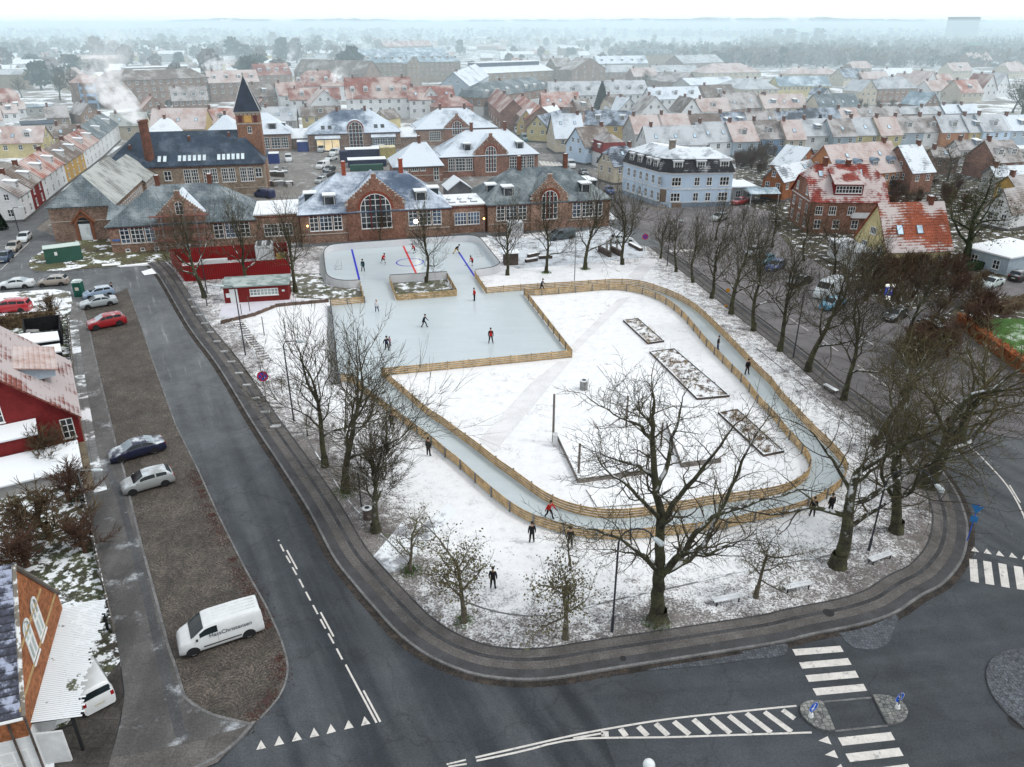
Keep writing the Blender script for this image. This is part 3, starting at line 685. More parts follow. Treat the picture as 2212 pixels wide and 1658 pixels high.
def wall_mesh(kind,w,d,he,hr,plinth=None):
 b=MB();z0=-.1
 if plinth:b.box((-.04,-.04,z0),(w+.04,d+.04,plinth),1)
 if kind in ('gable','half','shed','cross'):
  P=[(0,0),(w,0),(w,d),(0,d)]
  if kind == 'gable':
   b.poly([(0,0,z0),(w,0,z0),(w,0,he),(0,0,he)]);b.poly([(w,d,z0),(0,d,z0),(0,d,he),(w,d,he)])
   b.poly([(w,0,z0),(w,d,z0),(w,d,he),(w,d/2,hr-.02),(w,0,he)]);b.poly([(0,d,z0),(0,0,z0),(0,0,he),(0,d/2,hr-.02),(0,d,he)])
  elif kind == 'half':
   c=.42;zc=hr-(hr-he)*c;y0=d/2*(1-c);y1=d-y0
   b.poly([(0,0,z0),(w,0,z0),(w,0,he),(0,0,he)]);b.poly([(w,d,z0),(0,d,z0),(0,d,he),(w,d,he)])
   b.poly([(w,0,z0),(w,d,z0),(w,d,he),(w,y1,zc),(w,y0,zc),(w,0,he)]);b.poly([(0,d,z0),(0,0,z0),(0,0,he),(0,y0,zc),(0,y1,zc),(0,d,he)])
  elif kind == 'cross':
   b.poly([(0,0,z0),(w,0,z0),(w,0,he),(w/2,0,hr-.02),(0,0,he)]);b.poly([(w,d,z0),(0,d,z0),(0,d,he),(w/2,d,hr-.02),(w,d,he)])
   b.poly([(w,0,z0),(w,d,z0),(w,d,he),(w,0,he)]);b.poly([(0,d,z0),(0,0,z0),(0,0,he),(0,d,he)])
  else:
   b.poly([(0,0,z0),(w,0,z0),(w,0,he),(0,0,he)]);b.poly([(w,d,z0),(0,d,z0),(0,d,hr),(w,d,hr)])
   b.poly([(w,0,z0),(w,d,z0),(w,d,hr),(w,0,he)]);b.poly([(0,d,z0),(0,0,z0),(0,0,he),(0,d,hr)])
 else:b.prism([(0,0),(w,0),(w,d),(0,d)],z0,he,bottom=False)
 return b
def put_win(root,me,face,pos,z,w,d,name='window'):
 if face == 'f':return link(name,me,root,(pos,0,z),0)
 if face == 'r':return link(name,me,root,(w,pos,z),PI/2)
 if face == 'l':return link(name,me,root,(0,pos+0,z),-PI/2)
 return link(name,me,root,(pos,d,z),PI)
def spread(face,n,ww,L,m=.0):
 "left edges of n windows of width ww spread over a wall of length L"
 out=[]
 for i in range(n):
  c=m+(L-2*m)*(i+.5)/n
  out.append(c-ww/2 if face in 'fr' else c+ww/2)
 return out
CH_BRICK=mat('chimney_brick',(.16,.07,.05),.9,.3,1.2,pat='brick',snow=0)
def chimney(root,x,y,z0,z1,m=None,sx=.7,sy=.9):
 b=MB();b.box((-sx/2,-sy/2,0),(sx/2,sy/2,z1-z0-.22));b.box((-sx/2-.07,-sy/2-.07,z1-z0-.22),(sx/2+.07,sy/2+.07,z1-z0-.06))
 b.box((-sx/2+.08,-sy/2+.08,z1-z0-.06),(sx/2-.08,sy/2-.08,z1-z0),1)
 return b.build('chimney',[m or CH_BRICK,mat('snow_cap',(.7,.73,.75),.8,.1,3)],root,(x,y,z0))
M_ZINC=mat('zinc_cheek',(.20,.26,.33),.6,.2,1)
def dormer(root,x,y,z,w,h,depth,style,wallm,roofm,nx=3,ny=2,glass=None,rz=0.0,k=.8):
 "front sill centre at (x, y, z); depth runs back into the roof"
 t=MB()
 t.box((-w/2,0,-.4),(w/2,depth,h),0)
 o=t.build('dormer',[wallm],root,(x,y,z),rz)
 r=MB()
 if style == 'gable':
  g=w*.32
  r.poly([(-w/2-.15,-.15,h),(0,-.15,h+g),(0,depth+.8,h+g),(-w/2-.15,depth,h)]);r.poly([(0,-.15,h+g),(w/2+.15,-.15,h),(w/2+.15,depth,h),(0,depth+.8,h+g)])
  t2=MB();t2.poly([(-w/2,-.01,h),(w/2,-.01,h),(0,-.01,h+g-.03)]);t2.build('gable_board',wallm,o)
  r.build('roof',roofm,o,solid=.1)
 elif style == 'round':
  kk=8;R_=w/2+.12
  pts=[(-R_*math.cos(PI*i/kk),h-.1+R_*.75*math.sin(PI*i/kk)) for i in range(kk+1)]
  for i in range(kk):r.poly([(pts[i][0],-.12,pts[i][1]),(pts[i+1][0],-.12,pts[i+1][1]),(pts[i+1][0],depth+.6,pts[i+1][1]),(pts[i][0],depth+.6,pts[i][1])][::-1])
  r.poly([(p[0],-.02,p[1]) for p in pts],1)
  r.build('roof',[roofm,wallm],o)
 elif style == 'shed':
  r.poly([(-w/2-.12,-.2,h),(w/2+.12,-.2,h),(w/2+.12,depth+.3,h+.30),(-w/2-.12,depth+.3,h+.30)]);r.build('roof',roofm,o,solid=.12)
 else:
  r.box((-w/2-.14,-.22,h+.002),(w/2+.14,depth+.1,h+.20));r.build('roof',roofm,o)
 ww=w-.3
 link('window',win_mesh(ww,h-.22,nx,ny,fr=.07,glass=glass,sill=False),o,(-ww/2,-.003,.08))
 return o
def slope_pt(d,he,hr,t):   # point at fraction t up the front slope
 return (d/2*t,he+(hr-he)*t)
def skylight(root,x,d,he,hr,t,w=.8,h=1.1,glass=None,side=1,cross=None):
 a=math.atan2(hr-he,d/2);y,z=slope_pt(d,he,hr,t)
 b=MB();b.box((-w/2,-h/2,-.02),(w/2,h/2,.10));b.box((-w/2+.08,-h/2+.08,.10),(w/2-.08,h/2-.08,.115),1)
 me=b.mesh('skylight',[mat('skylight_frame',(.10,.11,.12),.5,.1,2),glass or G_SKY],uv=False)
 if cross is None:return link('skylight',me,root,(x,y,z),rot=(a,0,0))
 return link('skylight',me,root,cross[0],rot=cross[1])
H_LIST=[]
def house(label,cat,a,bpt,z,d,he,hr,kind='gable',wall=None,roof=None,wins=(),dorm=(),sky=(),chim=(),group=None,name='house',
          ov=.35,plinth=None,r0=None,r1=None,world=False,door=(),ovg=None,brk=.55,pm=None,trim=None):
 A=Vector(a if world else S(a[0],a[1],z));B_=Vector(bpt if world else S(bpt[0],bpt[1],z));w=(B_-A).length
 ang=math.atan2(B_.y-A.y,B_.x-A.x)
 root=thing(name,label,cat,(A.x,A.y,0),ang,group)
 wm=wall_mesh(kind,w,d,he,hr,plinth);wo=wm.build('wall',[wall,pm or mat('plinth_grey',(.12,.12,.12),.9,.2,1)],root)
 rb,th=roof_mesh(kind,w,d,he,hr,ov,r0,r1,ovg,brk=brk);ro=rb.build('roof',([roof]*2 if kind == 'mansard' else roof) if not isinstance(roof,list) else roof,root,solid=th)
 for (face,zz,ww,hh,nx,ny,where,*opt) in wins:
  L=w if face in 'fb' else d
  me=win_mesh(ww,hh,nx,ny,**(opt[0] if opt else {}))
  xs=spread(face,where,ww,L) if isinstance(where,int) else [p*L-(ww/2 if face in 'frb' else-ww/2) for p in where]
  for p in xs:put_win(root,me,face,p,zz,w,d)
 for (xf,t,dw,dh,style,wmat,rmat,*o) in dorm:
  y,zz=slope_pt(d,he,hr,t);k=(hr-he)/(d/2)
  if kind == 'mansard':zb=he+(hr-he)*brk;y=(zb-he)*.38*t;zz=he+(zb-he)*t;k=2.6
  dormer(root,xf*w,y,zz,dw,dh,dh/k+.3,style,wmat,rmat,*(o[0] if o else ()))
 for (xf,t,*o) in sky:skylight(root,xf*w,d,he,hr,t,*(o or ()))
 for (xf,yf,h,*o) in chim:
  yy=yf*d
  zz=hr-abs(yy-d/2)*(hr-he)/(d/2) if kind != 'cross' else hr-abs(xf*w-w/2)*(hr-he)/(w/2)
  zz=min(zz,hr)-.5
  chimney(ro,xf*w,yy,zz,zz+h+.5,*(o or ()))
 for (face,p,ww,hh,m) in door:
  b=MB();b.box((0,-.04,0),(ww,-.003,hh));b.box((-.08,-.06,0),(-.001,-.002,hh+.08),1);b.box((ww+.001,-.06,0),(ww+.08,-.002,hh+.08),1);b.box((-.08,-.06,hh+.001),(ww+.08,-.002,hh+.08),1)
  put_win(root,b.mesh('door',[m,F_WHITE]),face,p*(w if face in 'fb' else d)-(ww/2 if face != 'l' else-ww/2),.1,w,d,'door')
 if trim:
  b=MB();b.box((-.05,-.06,trim[0]),(w+.05,-.002,trim[0]+.16));b.box((w+.002,-.06,trim[0]),(w+.06,d,trim[0]+.16));b.box((-.06,0,trim[0]),(-.002,d,trim[0]+.16));b.build('cornice',trim[1],root)
 root['w']=w;H_LIST.append(((A+B_)/2,max(w,d)))
 return root,w
# wall and roof finishes
W_BRICK=mat('brick_red_brown',(.31,.20,.155),.9,.28,.35,pat='brick',pk=.6,fine=.35,fs=3.2)
W_BRICKD=mat('brick_dark',(.26,.185,.15),.9,.28,.35,pat='brick',pk=.6,fine=.35,fs=3.2)
W_BRICKR=mat('brick_red',(.28,.15,.112),.9,.22,.4,pat='brick',pk=.6,fine=.3,fs=3.2)
W_BRICKO=mat('brick_orange',(.33,.13,.06),.9,.2,.5,pat='brick',pk=.7,fine=.3,fs=4)
W_BRICKY=mat('brick_yellow_grey',(.30,.235,.18),.9,.2,.4,pat='brick',pk=.7,fine=.3,fs=3)
W_STONE=mat('light_stone',(.40,.37,.33),.85,.15,1,fine=.15,fs=5)
W_WHITE=mat('render_white',(.64,.66,.67),.85,.08,.5,fine=.06,fs=3)
W_CREAM=mat('render_cream',(.50,.45,.36),.85,.10,.5,fine=.08,fs=3)
W_YEL=mat('render_yellow',(.50,.38,.17),.85,.12,.5,fine=.08,fs=3)
W_PYEL=mat('render_pale_yellow',(.53,.46,.25),.85,.14,.4,fine=.10,fs=3)
W_BLUE=mat('render_pale_blue',(.52,.65,.79),.85,.06,.35,fine=.05,fs=3)
W_MBLUE=mat('render_blue',(.25,.38,.56),.85,.10,.5)
W_GREY=mat('render_grey',(.36,.36,.35),.85,.14,.4,fine=.1,fs=3)
W_GREYB=mat('render_grey_blue',(.33,.40,.46),.85,.12,.4,fine=.1,fs=3)
W_RED=mat('render_dark_red',(.165,.018,.019),.85,.14,.6,fine=.1,fs=4)
W_ORANGE=mat('render_orange',(.40,.18,.085),.85,.12,.5,fine=.1,fs=3)
W_OCHRE=mat('render_ochre',(.46,.29,.085),.85,.12,.5,fine=.08,fs=3)
W_WOODB=mat('wood_brown',(.13,.06,.03),.85,.3,1,pat='ribv',ps=(.2,),pk=.7)
R_SLATE=mat('roof_slate',(.105,.135,.15),.7,.22,.3,pat='tile',ps=(.3,.33),pk=.88,snow=.34,ss=.2,soft=.42,snowc=(.30,.345,.36),fine=.3,fs=3)
R_SLATEB=mat('roof_slate_blue',(.030,.048,.075),.65,.3,.35,pat='tile',ps=(.3,.33),pk=.85,snow=.22,ss=.2,soft=.40,snowc=(.10,.13,.17),fine=.3,fs=3)
R_SLATES=mat('roof_slate_snow',(.10,.14,.19),.7,.2,.35,pat='tile',ps=(.3,.33),pk=.9,snow=.84,ss=.10,soft=.34,snowc=(.64,.71,.78),fine=.12,fs=3)
R_SLATEH=mat('roof_slate_half_snow',(.085,.12,.18),.7,.2,.35,pat='tile',ps=(.3,.33),pk=.9,snow=.56,ss=.08,soft=.30,snowc=(.60,.68,.77),fine=.15,fs=3)
R_GREYS=mat('roof_grey_snow',(.27,.29,.31),.8,.15,.35,pat='tile',ps=(.3,.42),pk=.82,snow=.66,ss=.2,soft=.42,snowc=(.50,.53,.56),fine=.2,fs=3)
R_LICHEN=mat('roof_grey_frosted',(.20,.21,.20),.85,.2,.35,pat='tile',ps=(.3,.36),pk=.85,snow=.66,ss=.25,soft=.45,snowc=(.42,.445,.43),fine=.2,fs=4)
R_PINK=mat('roof_tile_frosted_pink',(.40,.27,.235),.85,.15,.35,pat='tile',ps=(.3,.42),pk=.82,snow=.68,ss=.2,soft=.42,snowc=(.54,.48,.465),fine=.2,fs=3)
R_BROWNS=mat('roof_brown_frosted',(.19,.16,.145),.85,.2,.35,pat='tile',ps=(.3,.42),pk=.75,snow=.56,ss=.2,soft=.38,snowc=(.44,.43,.43),fine=.25,fs=3)
R_BROWN=mat('roof_brown_tile',(.17,.135,.115),.85,.2,.35,pat='tile',ps=(.3,.42),pk=.75,snow=.30,ss=.2,soft=.35,snowc=(.40,.39,.38),fine=.25,fs=3)
R_RED=mat('roof_red_tile',(.25,.082,.06),.8,.25,.4,pat='tile',ps=(.3,.38),pk=.6,snow=.44,ss=.12,soft=.32,snowc=(.50,.42,.39),fine=.25,fs=3)
R_REDS=mat('roof_red_tile_snowed',(.23,.045,.035),.8,.3,.4,pat='tile',ps=(.30,.42),pk=.5,snow=.52,ss=.3,soft=.16,snowc=(.50,.44,.43),fine=.25,fs=3)
R_ORANGE=mat('roof_orange_tile',(.28,.078,.042),.8,.25,.4,pat='tile',ps=(.32,.45),pk=.5,snow=.47,ss=.12,soft=.10,snowc=(.50,.45,.44),fine=.25,fs=3)
R_ORANGE2=mat('roof_orange_plain',(.36,.13,.085),.8,.25,.4,pat='tile',ps=(.3,.38),pk=.65,snow=.50,ss=.14,soft=.34,snowc=(.54,.47,.45),fine=.2,fs=3)
R_DARKT=mat('roof_dark_tile',(.032,.034,.04),.6,.25,.5,pat='tile',ps=(.30,.36),pk=.45,snow=.12,ss=.3,soft=.08,fine=.2,fs=3)
R_DARKS=mat('roof_dark_tile_snowed',(.065,.08,.105),.7,.25,.5,pat='tile',ps=(.30,.46),pk=.5,snow=.46,ss=.25,soft=.30,snowc=(.36,.42,.50),fine=.2,fs=3)
R_SNOW=mat('roof_snow',(.60,.66,.72),.8,.10,.25,pat='tile',ps=(.3,.36),pk=.88,fine=.08,fs=3,snow=.85,ss=.3,snowc=(.74,.79,.83))
R_SNOWD=mat('roof_snow_streaked',(.20,.23,.26),.8,.2,.3,pat='tile',ps=(.3,.48),pk=.5,snow=.78,ss=.25,soft=.24,snowc=(.68,.74,.79),fine=.1)
R_FLAT=mat('roof_flat_snow',(.74,.78,.81),.8,.06,.4,snow=.9,ss=.6,fine=.05)
R_BLUEGREY=mat('roof_blue_grey',(.24,.33,.39),.75,.2,.2,pat='ribu',ps=(.6,),pk=.85,snow=.35,ss=.2,soft=.3,snowc=(.55,.64,.70))
# ================================================================ THE BRICK INSTITUTION
IA=rad(13.5)
def inst(label,u0,u1,v0,d,he,hr,roof,r0=None,r1=None,gable=None,wins=(),dorm=(),chim=(),sides=(),wall=W_BRICK,bigwin=None,cat='brick building',kind='hip',da=0.0,red=False):
 p=IP(u0,v0);w=u1-u0
 root=thing('brick_building',label,cat,p,IA+da,None)
 wall_mesh('hip',w,d,he,hr).build('wall',[wall],root)
 rb,th=roof_mesh('hip',w,d,he,hr,.45,r0,r1);ro=rb.build('roof',roof,root,solid=.18)
 # cornice of red-brown rafters over pale blocks
 c=MB();gx=[(-.12,w+.12)] if not gable else [(-.12,gable[0]-gable[1]-.003),(gable[0]+gable[1]+.003,w+.12)]
 for xa,xb in gx:c.box((max(0,xa),-.14,he-.75),(min(w,xb),-.002,he-.62));c.box((xa,-.3,he-.42),(xb,-.002,he-.28))
 for i in range(int(w/.9)):c.box((.3+i*.9,-.10,he-.60),(.95+i*.9,-.002,he-.44),1)
 c.box((0,-.1,1.45),(w,-.002,1.6),1)
 c.box((w+.002,0,he-.55),(w+.14,d,he-.4));c.box((-.14,0,he-.55),(-.002,d,he-.4))
 c.build('cornice',[F_RED if red else mat('cornice_brown',(.13,.065,.05),.8,.2,2),W_STONE],root)
 for (x,z,ww,hh,nx,ny,*o) in wins:
  o=o[0] if o else {}
  link('window',win_mesh(ww,hh,nx,ny,fr=.10,**o),root,(x,0,z))
 for (x,y,z,ww,hh,rz) in dorm:
  dormer(root,x,y,z,ww,hh,2.0,'box',mat('dormer_dark',(.035,.05,.055),.5,.2,2),R_FLAT,1,1,glass=G_DARK,rz=rz)
 for (x,y,z0,z1,*o) in chim:chimney(ro,x,y,z0,z1,*(o or ()))
 for (face,pos,z,ww,hh,nx,ny) in sides:put_win(root,win_mesh(ww,hh,nx,ny,fr=.085),face,pos,z,w,d)
 if gable:
  xc,hw,pk,feet,gr=gable;y=-.30
  g=MB()
  g.poly([(xc-hw,y,-.1),(xc+hw,y,-.1),(xc+hw,y,feet),(xc,y,pk),(xc-hw,y,feet)])
  yb=d/2*(pk-he)/(hr-he)
  g.poly([(xc-hw,.0,-.1),(xc-hw,y,-.1),(xc-hw,y,feet),(xc-hw,.0,feet)]);g.poly([(xc+hw,y,-.1),(xc+hw,0,-.1),(xc+hw,0,feet),(xc+hw,y,feet)])
  # stepped brick edge with stone caps, and a pier on the top
  n=12
  for s in (-1,1):
   for i in range(n):
    t0=i/n;t1=(i+1)/n
    xa=xc+s*hw*(1-t0);xb=xc+s*hw*(1-t1);zt=feet+(pk-feet)*t1
    zm=feet+(pk-feet)*(t0+t1)/2;g.box((min(xa,xb),y-.06-.002*(i % 2),zm-.55),(max(xa,xb),y+.30,zm+.10));g.box((min(xa,xb),y-.08-.002*(i % 2),zm+.102),(max(xa,xb),y+.33,zm+.17),1)
    if i % 3 == 0:g.box((min(xa,xb)+.05,y-.085,zm-.50),(max(xa,xb)-.05,y-.066,zm-.15),1)
  g.box((xc-.42,y-.09,pk-.7),(xc+.42,y+.36,pk+.35));g.box((xc-.46,y-.12,pk+.352),(xc+.46,y+.4,pk+.46),1)
  g.box((xc-hw-.25,y-.1,feet-.5),(xc-hw+.3,y-.062,feet-.1),1);g.box((xc+hw-.3,y-.1,feet-.5),(xc+hw+.25,y-.062,feet-.1),1)
  g.build('gable',[W_BRICKR if roof is not R_SLATE else wall,W_STONE],root)
  r=MB();ft=feet+.1;pkk=pk-.1
  yl=d/2*max(0,(ft-he))/(hr-he)
  r.poly([(xc-hw,y+.32,ft),(xc,y+.32,pkk),(xc,yb,pkk),(xc-hw,yl,ft)][::-1]);r.poly([(xc,y+.32,pkk),(xc+hw,y+.32,ft),(xc+hw,yl,ft),(xc,yb,pkk)][::-1])
  r.build('gable_roof',gr,root,solid=.12)
 if bigwin:
  x,z,ww,hh,nx,ny,ah=bigwin
  o=link('arched_window',win_mesh(ww,hh,nx,ny,arch=ah,fr=.10,glass=G_DARK),root,(x-ww/2,-.30,z))
  b=MB();k=14;r_=ww/2;zc=hh-r_*ah
  for i in range(k):
   a0,a1=PI*i/k,PI*(i+1)/k
   q=[(r_+(r_+e)*math.cos(t),-.045,zc+(r_+e)*ah*math.sin(t)) for t,e in ((a0,.02),(a0,.45),(a1,.45),(a1,.02))]
   b.poly(q[::-1])
  b.build('brick_arch',mat('brick_arch',(.20,.055,.035),.9,.2,2),o)
  m=MB()
  for t in (1/3,2/3):m.box((ww*t-.12,-.06,0),(ww*t+.12,-.052,hh*.93))
  m.build('mullion',F_RED,o)
 return root
def triple(x,z,h=2.8,ws=(1.6,2.2,1.6),blue=1):
 out=[];g=.22
 for i,ww in enumerate(ws):
  out.append((x,z,ww,h,2 if i != 1 else 3,4,{'glass':G_BLUE if (i+blue) % 2 == 0 else G_DARK}));x += ww+g
 return out
# I3: scaffolded building on the corner
b3=inst('long corner brick building with grey slate roof and scaffolding round its gable',0,23,-.1,13.4,4.8,9.7,R_SLATE,6.6,16.8,(11.6,3.8,9.4,5.9,R_SLATES),
     triple(1.65,1.55,2.85,(1.45,2.0,1.5),0)+triple(16.3,1.55,2.85,(1.6,2.2,1.6),1)+[(2.0,.15,.7,.5,1,1),(4.3,.2,.7,.5,1,1),(6.5,.2,.7,.5,1,1),(9.8,1.8,1.4,2.6,2,4),(11.8,1.8,1.4,2.6,2,4)],
     chim=[(7.6,6.9,9.0,11.3),(16.0,6.9,9.0,11.2)],wall=W_BRICK,red=True)
link('window',win_mesh(1.3,2.2,2,3,arch=1.0,fr=.085),b3,(10.9,-.30,5.9));
# scaffold poles and decks
sc_=MB()
for x in (6.9,8.6,10.4,12.2,14.0,15.9):
 for y in (-1.5,-.6):sc_.tube([(x,y,0),(x,y,7.2)],.035,5)
for z in (1.9,3.9,5.9):sc_.box((6.7,-1.55,z),(16.1,-.55,z+.05),1)
for z in (2.9,4.9,6.9,1.0):sc_.tube([(6.7,-1.5,z),(16.1,-1.5,z)],.03,5)
for x in (6.9,10.4,14.0):sc_.tube([(x,-1.5,0),(x+1.8,-1.5,5.9)],.025,5)
t=thing('scaffold','grey scaffolding in front of the corner brick building gable','scaffold',IP(0,-.1),IA)
sc_.build('frame',[mat('steel_tube',(.30,.31,.32),.4,.2,3,metal=.4),mat('scaffold_deck',(.20,.08,.07),.8,.3,2)],t)
# I4, I6: flat-roofed links
def flat_link(u0,u1,v0,d,h,label,wins,domes=0):
 t=thing('link_building',label,'brick building',IP(u0,v0),IA);w=u1-u0
 b=MB();b.prism([(0,0),(w,0),(w,d),(0,d)],-.1,h,bottom=False);b.box((0,-.06,h-.5),(w,-.002,h-.35),1);b.build('wall',[W_BRICK,F_RED],t)
 b=MB();b.box((-.1,-.2,h),(w+.1,d,h+.22));b.build('roof',R_FLAT,t)
 for i in range(domes):
  q=MB();x=1.1+(i % 3)*2.0;y=1.6+(i // 3)*2.6
  q.box((-.55,-.55,0),(.55,.55,.25));q.add([(-.55,-.55,.252),(.55,-.55,.252),(.55,.55,.252),(-.55,.55,.252),(0,0,.75)],[(0,1,4),(1,2,4),(2,3,4),(3,0,4)],1)
  q.build('roof_dome',[mat('dome_base',(.3,.32,.33),.7),R_FLAT],t,(x,y,h+.22))
 for x,z,ww,hh,nx,ny in wins:link('window',win_mesh(ww,hh,nx,ny,fr=.085,glass=G_BLUE if domes else None),t,(x,0,z))
 b=MB();b.tube([(w-.2,-.1,0),(w-.2,-.1,h)],.07,6);b.build('downpipe',F_RED,t)
 return t
flat_link(23,30.6,.3,11,5.0,'flat snowed roof link building of grey brick left of the big arched window',[(1.4,1.3,2.3,2.1,4,3),(3.85,1.3,2.3,2.1,4,3)])
flat_link(56.3,63.3,.0,9,5.0,'flat roofed brick link with white domed rooflights',[(1.2,1.5,2.2,2.2,4,3),(3.6,1.5,2.2,2.2,4,3)],6)
# I5: centre
DORM_I5=[(5.2,1.2,5.9,2.0,1.9,0),(21.0,1.2,5.9,2.0,1.9,0),(1.0,6.2,5.9,2.2,1.6,-PI/2),(24.7,6.2,5.9,2.2,1.6,PI/2)]
inst('brick building with the biggest arched window and half-snowed blue slate roof, behind the rink',30.6,56.4,-1.2,14.4,5.4,10.6,R_SLATEH,7.0,18.8,(12.9,5.0,11.0,6.7,R_SLATEH),
     triple(1.5,2.1,2.9,(1.5,2.1,1.45))+triple(18.5,2.1,2.8,(1.6,2.2,1.6),0),DORM_I5,[(8.2,7.0,10.0,12.6,mat('chimney_red',(.30,.08,.05),.9,.2,2)),(18.3,7.0,10.0,12.7,mat('chimney_red',(.30,.08,.05)))],
     bigwin=(12.9,2.1,5.3,6.0,6,6,1.0),red=True)
# I7: right
inst('brick building with brown slate roof and stepped red gable beside the side street',63.5,86.7,-1.2,14.2,5.4,10.2,R_SLATE,6.0,16.8,(11.4,3.5,9.7,6.2,R_SLATE),
     triple(1.5,2.1,2.7,(1.55,2.1,1.55))+triple(15.9,2.0,2.8,(1.6,2.2,1.6),0),[(4.0,1.3,5.9,1.9,1.9,0),(18.8,1.3,5.9,1.9,1.9,0),(1.0,6.4,5.9,2.2,1.6,-PI/2),(22.2,6.4,5.9,2.2,1.6,PI/2),(22.2,9.6,5.9,2.2,1.4,PI/2)],
     [(7.4,6.9,9.6,12.4),(16.4,6.9,9.6,12.5)],bigwin=(11.4,2.0,3.0,5.2,4,5,1.0),red=True)
# I8: second row right
inst('brick building with snowed hipped roof and arched gable window, across the yard',63.4,88.2,55.3,12.5,5.3,10.4,R_SLATES,7.6,18.2,(12.6,4.2,9.8,5.8,R_SLATES),
     [(1.9,1.5,1.7,3.0,3,4),(3.75,1.5,2.4,3.0,3,4),(6.3,1.5,1.7,3.0,3,4),(17.4,1.5,1.9,3.0,3,4),(19.5,1.5,2.2,3.0,3,4),(21.9,1.5,1.9,3.0,3,4)],[(7.0,1.1,5.8,1.8,1.9,0),(20.4,1.1,5.8,1.8,1.9,0)],
     [(9.0,6.2,9.8,12.2),(17.6,6.2,9.8,12.2)],bigwin=(12.6,1.0,2.7,6.2,4,6,1.0),wall=W_BRICKR)
inst('low brick wing with snowed hipped roof and strip windows, left of the round gable',51.6,63.2,51.0,13,4.0,8.4,R_SLATES,5.6,8.8,None,[(2.2,2.6,1.2,.8,3,1),(3.9,2.6,1.9,.8,4,1),(6.2,2.6,1.3,.8,3,1),(9.4,.3,1.3,3.1,2,3)],wall=W_BRICKR,chim=[(7.0,6.5,7.8,9.9)])
# I9, I10, I11: third row
inst('brick building with large dark slate hipped roof behind the flagpole and parked vans',31.6,58.9,106.6,15.5,5.3,10.8,R_SLATEH,8.3,19.0,None,[],[],[(9.2,7.6,10.2,12.0),(17.6,7.6,10.2,12.0)],bigwin=(14.0,.6,4.0,7.6,4,7,1.0))
i9=[o for o in COL.objects if o.name.startswith('brick_building')][-1]
b=MB();b.box((11.6,-.29,-.1),(16.4,1.5,6.2));k=10
pts=[(14+2.4*math.cos(PI*i/k),6.2+2.4*math.sin(PI*i/k)) for i in range(k+1)]
b.poly([(p[0],-.29,p[1]) for p in pts]);
for i in range(k):b.poly([(pts[i][0],-.29,pts[i][1]),(pts[i+1][0],-.29,pts[i+1][1]),(pts[i+1][0],3.5,pts[i+1][1]),(pts[i][0],3.5,pts[i][1])],1)
b.build('gable',[W_BRICK,R_SLATES],i9)
for x in (2.2,18.6):
 b=MB();b.box((0,-1.2,0),(7,-.003,3.6));b.build('bay',mat('bay_dark',(.06,.07,.07),.6),i9,(x,0,.1))
 for j in range(3):link('window',win_mesh(2.1,3.0,3,4,fr=.08,glass=G_LIT if x<5 else G_BLUE),i9,(x+.2+j*2.25,-1.2,.4))
 r=MB();r.poly([(x-.2,-1.5,3.7),(x+7.2,-1.5,3.7),(x+7.2,0,4.5),(x-.2,0,4.5)]);r.build('bay_roof',R_SLATES,i9,solid=.1)
for x in (4.6,6.6,20.2,22.2):skylight(i9,x,15.5,5.3,10.8,.22,1.1,1.5,G_DARK)
inst('brick building with snowed blue roof right behind the pointed tower',8,26.6,110.2,12.5,5.3,10.4,R_SLATES,5,12.4,None,[(10.4,.8,2.0,3.2,3,4),(12.8,.8,2.6,3.2,3,4),(15.7,.8,2.0,3.2,3,4)],[(13.6,1.1,5.8,2.2,2.0,0),(17.2,6,5.8,2.2,1.6,PI/2)])
inst('brick building with white snowed roof and small stepped gable, rear right of the yard',64.2,89.8,110.6,12.5,5.3,10.4,R_SLATES,8.0,17.0,(12.8,4.0,9.0,5.4,R_SLATES),[(4.0,1.4,3.6,2.8,6,4)],chim=[(8.6,6.2,9.8,11.8),(16.4,6.2,9.8,11.8)],bigwin=(12.8,3.0,3.0,4.2,4,3,1.0))
t=house('small snowed metal roof link between two rear brick buildings','brick building',IP(26.8,112.5),IP(31.4,112.5),0,8,3.4,5.6,'gable',W_BRICKD,R_SNOW,world=True,name='link_building')
t=house('small snowed shed roof link right of the flagpole building','brick building',IP(59.2,109.5),IP(64.0,109.5),0,8,3.2,5.2,'gable',W_BRICKD,R_SNOW,world=True,name='link_building')
# I12: long dark-roofed building and its pointed tower
h12=inst('long brick building with dark blue roof and rows of rooflights beside the spire',-10,22.4,45.3,17.4,7.0,12.9,R_SLATEB,6.0,27.6,None,
     [(11.6,3.7,1.5,2.0,2,2),(15.6,2.9,1.45,3.0,3,4),(17.15,2.9,1.45,3.0,3,4),(19.6,2.9,1.4,3.0,3,4),(21.1,2.9,1.4,3.0,3,4),(23.4,2.9,1.4,3.0,3,4),(24.9,2.9,1.4,3.0,3,4),(27.3,2.9,1.4,3.0,3,4),(28.8,2.9,1.4,3.0,3,4),(30.5,3.7,1.4,2.0,2,2)],wall=W_BRICKY,red=True)
for x in [11.0,12.1]+[15.1+i*1.02 for i in range(6)]+[23.2+i*1.0 for i in range(6)]:skylight(h12,x,17.4,7.0,12.9,.17,.8,1.9,glass_mat('rooflight_white',(.60,.70,.76),.2,.1))
for x,t_ in ((17.0,.72),(25.4,.80),(5,.5)):chimney(h12,x,8.7*t_,7+5.9*t_-.3,7+5.9*t_+.9,None,.5,.5)
b=MB();b.tube([(0,0,0),(0,0,9.6)],[1.05,.95],8);b.tube([(0,0,9.6),(0,0,10.2)],[1.15,1.15],8)
o=b.build('chimney_stack',CH_BRICK,h12,(9.0,2.0,6.0));
p=IP(17.4,51.7)
tw=thing('tower','square brick tower with steep dark pyramid spire rising above the long dark roof','tower',p,IA)
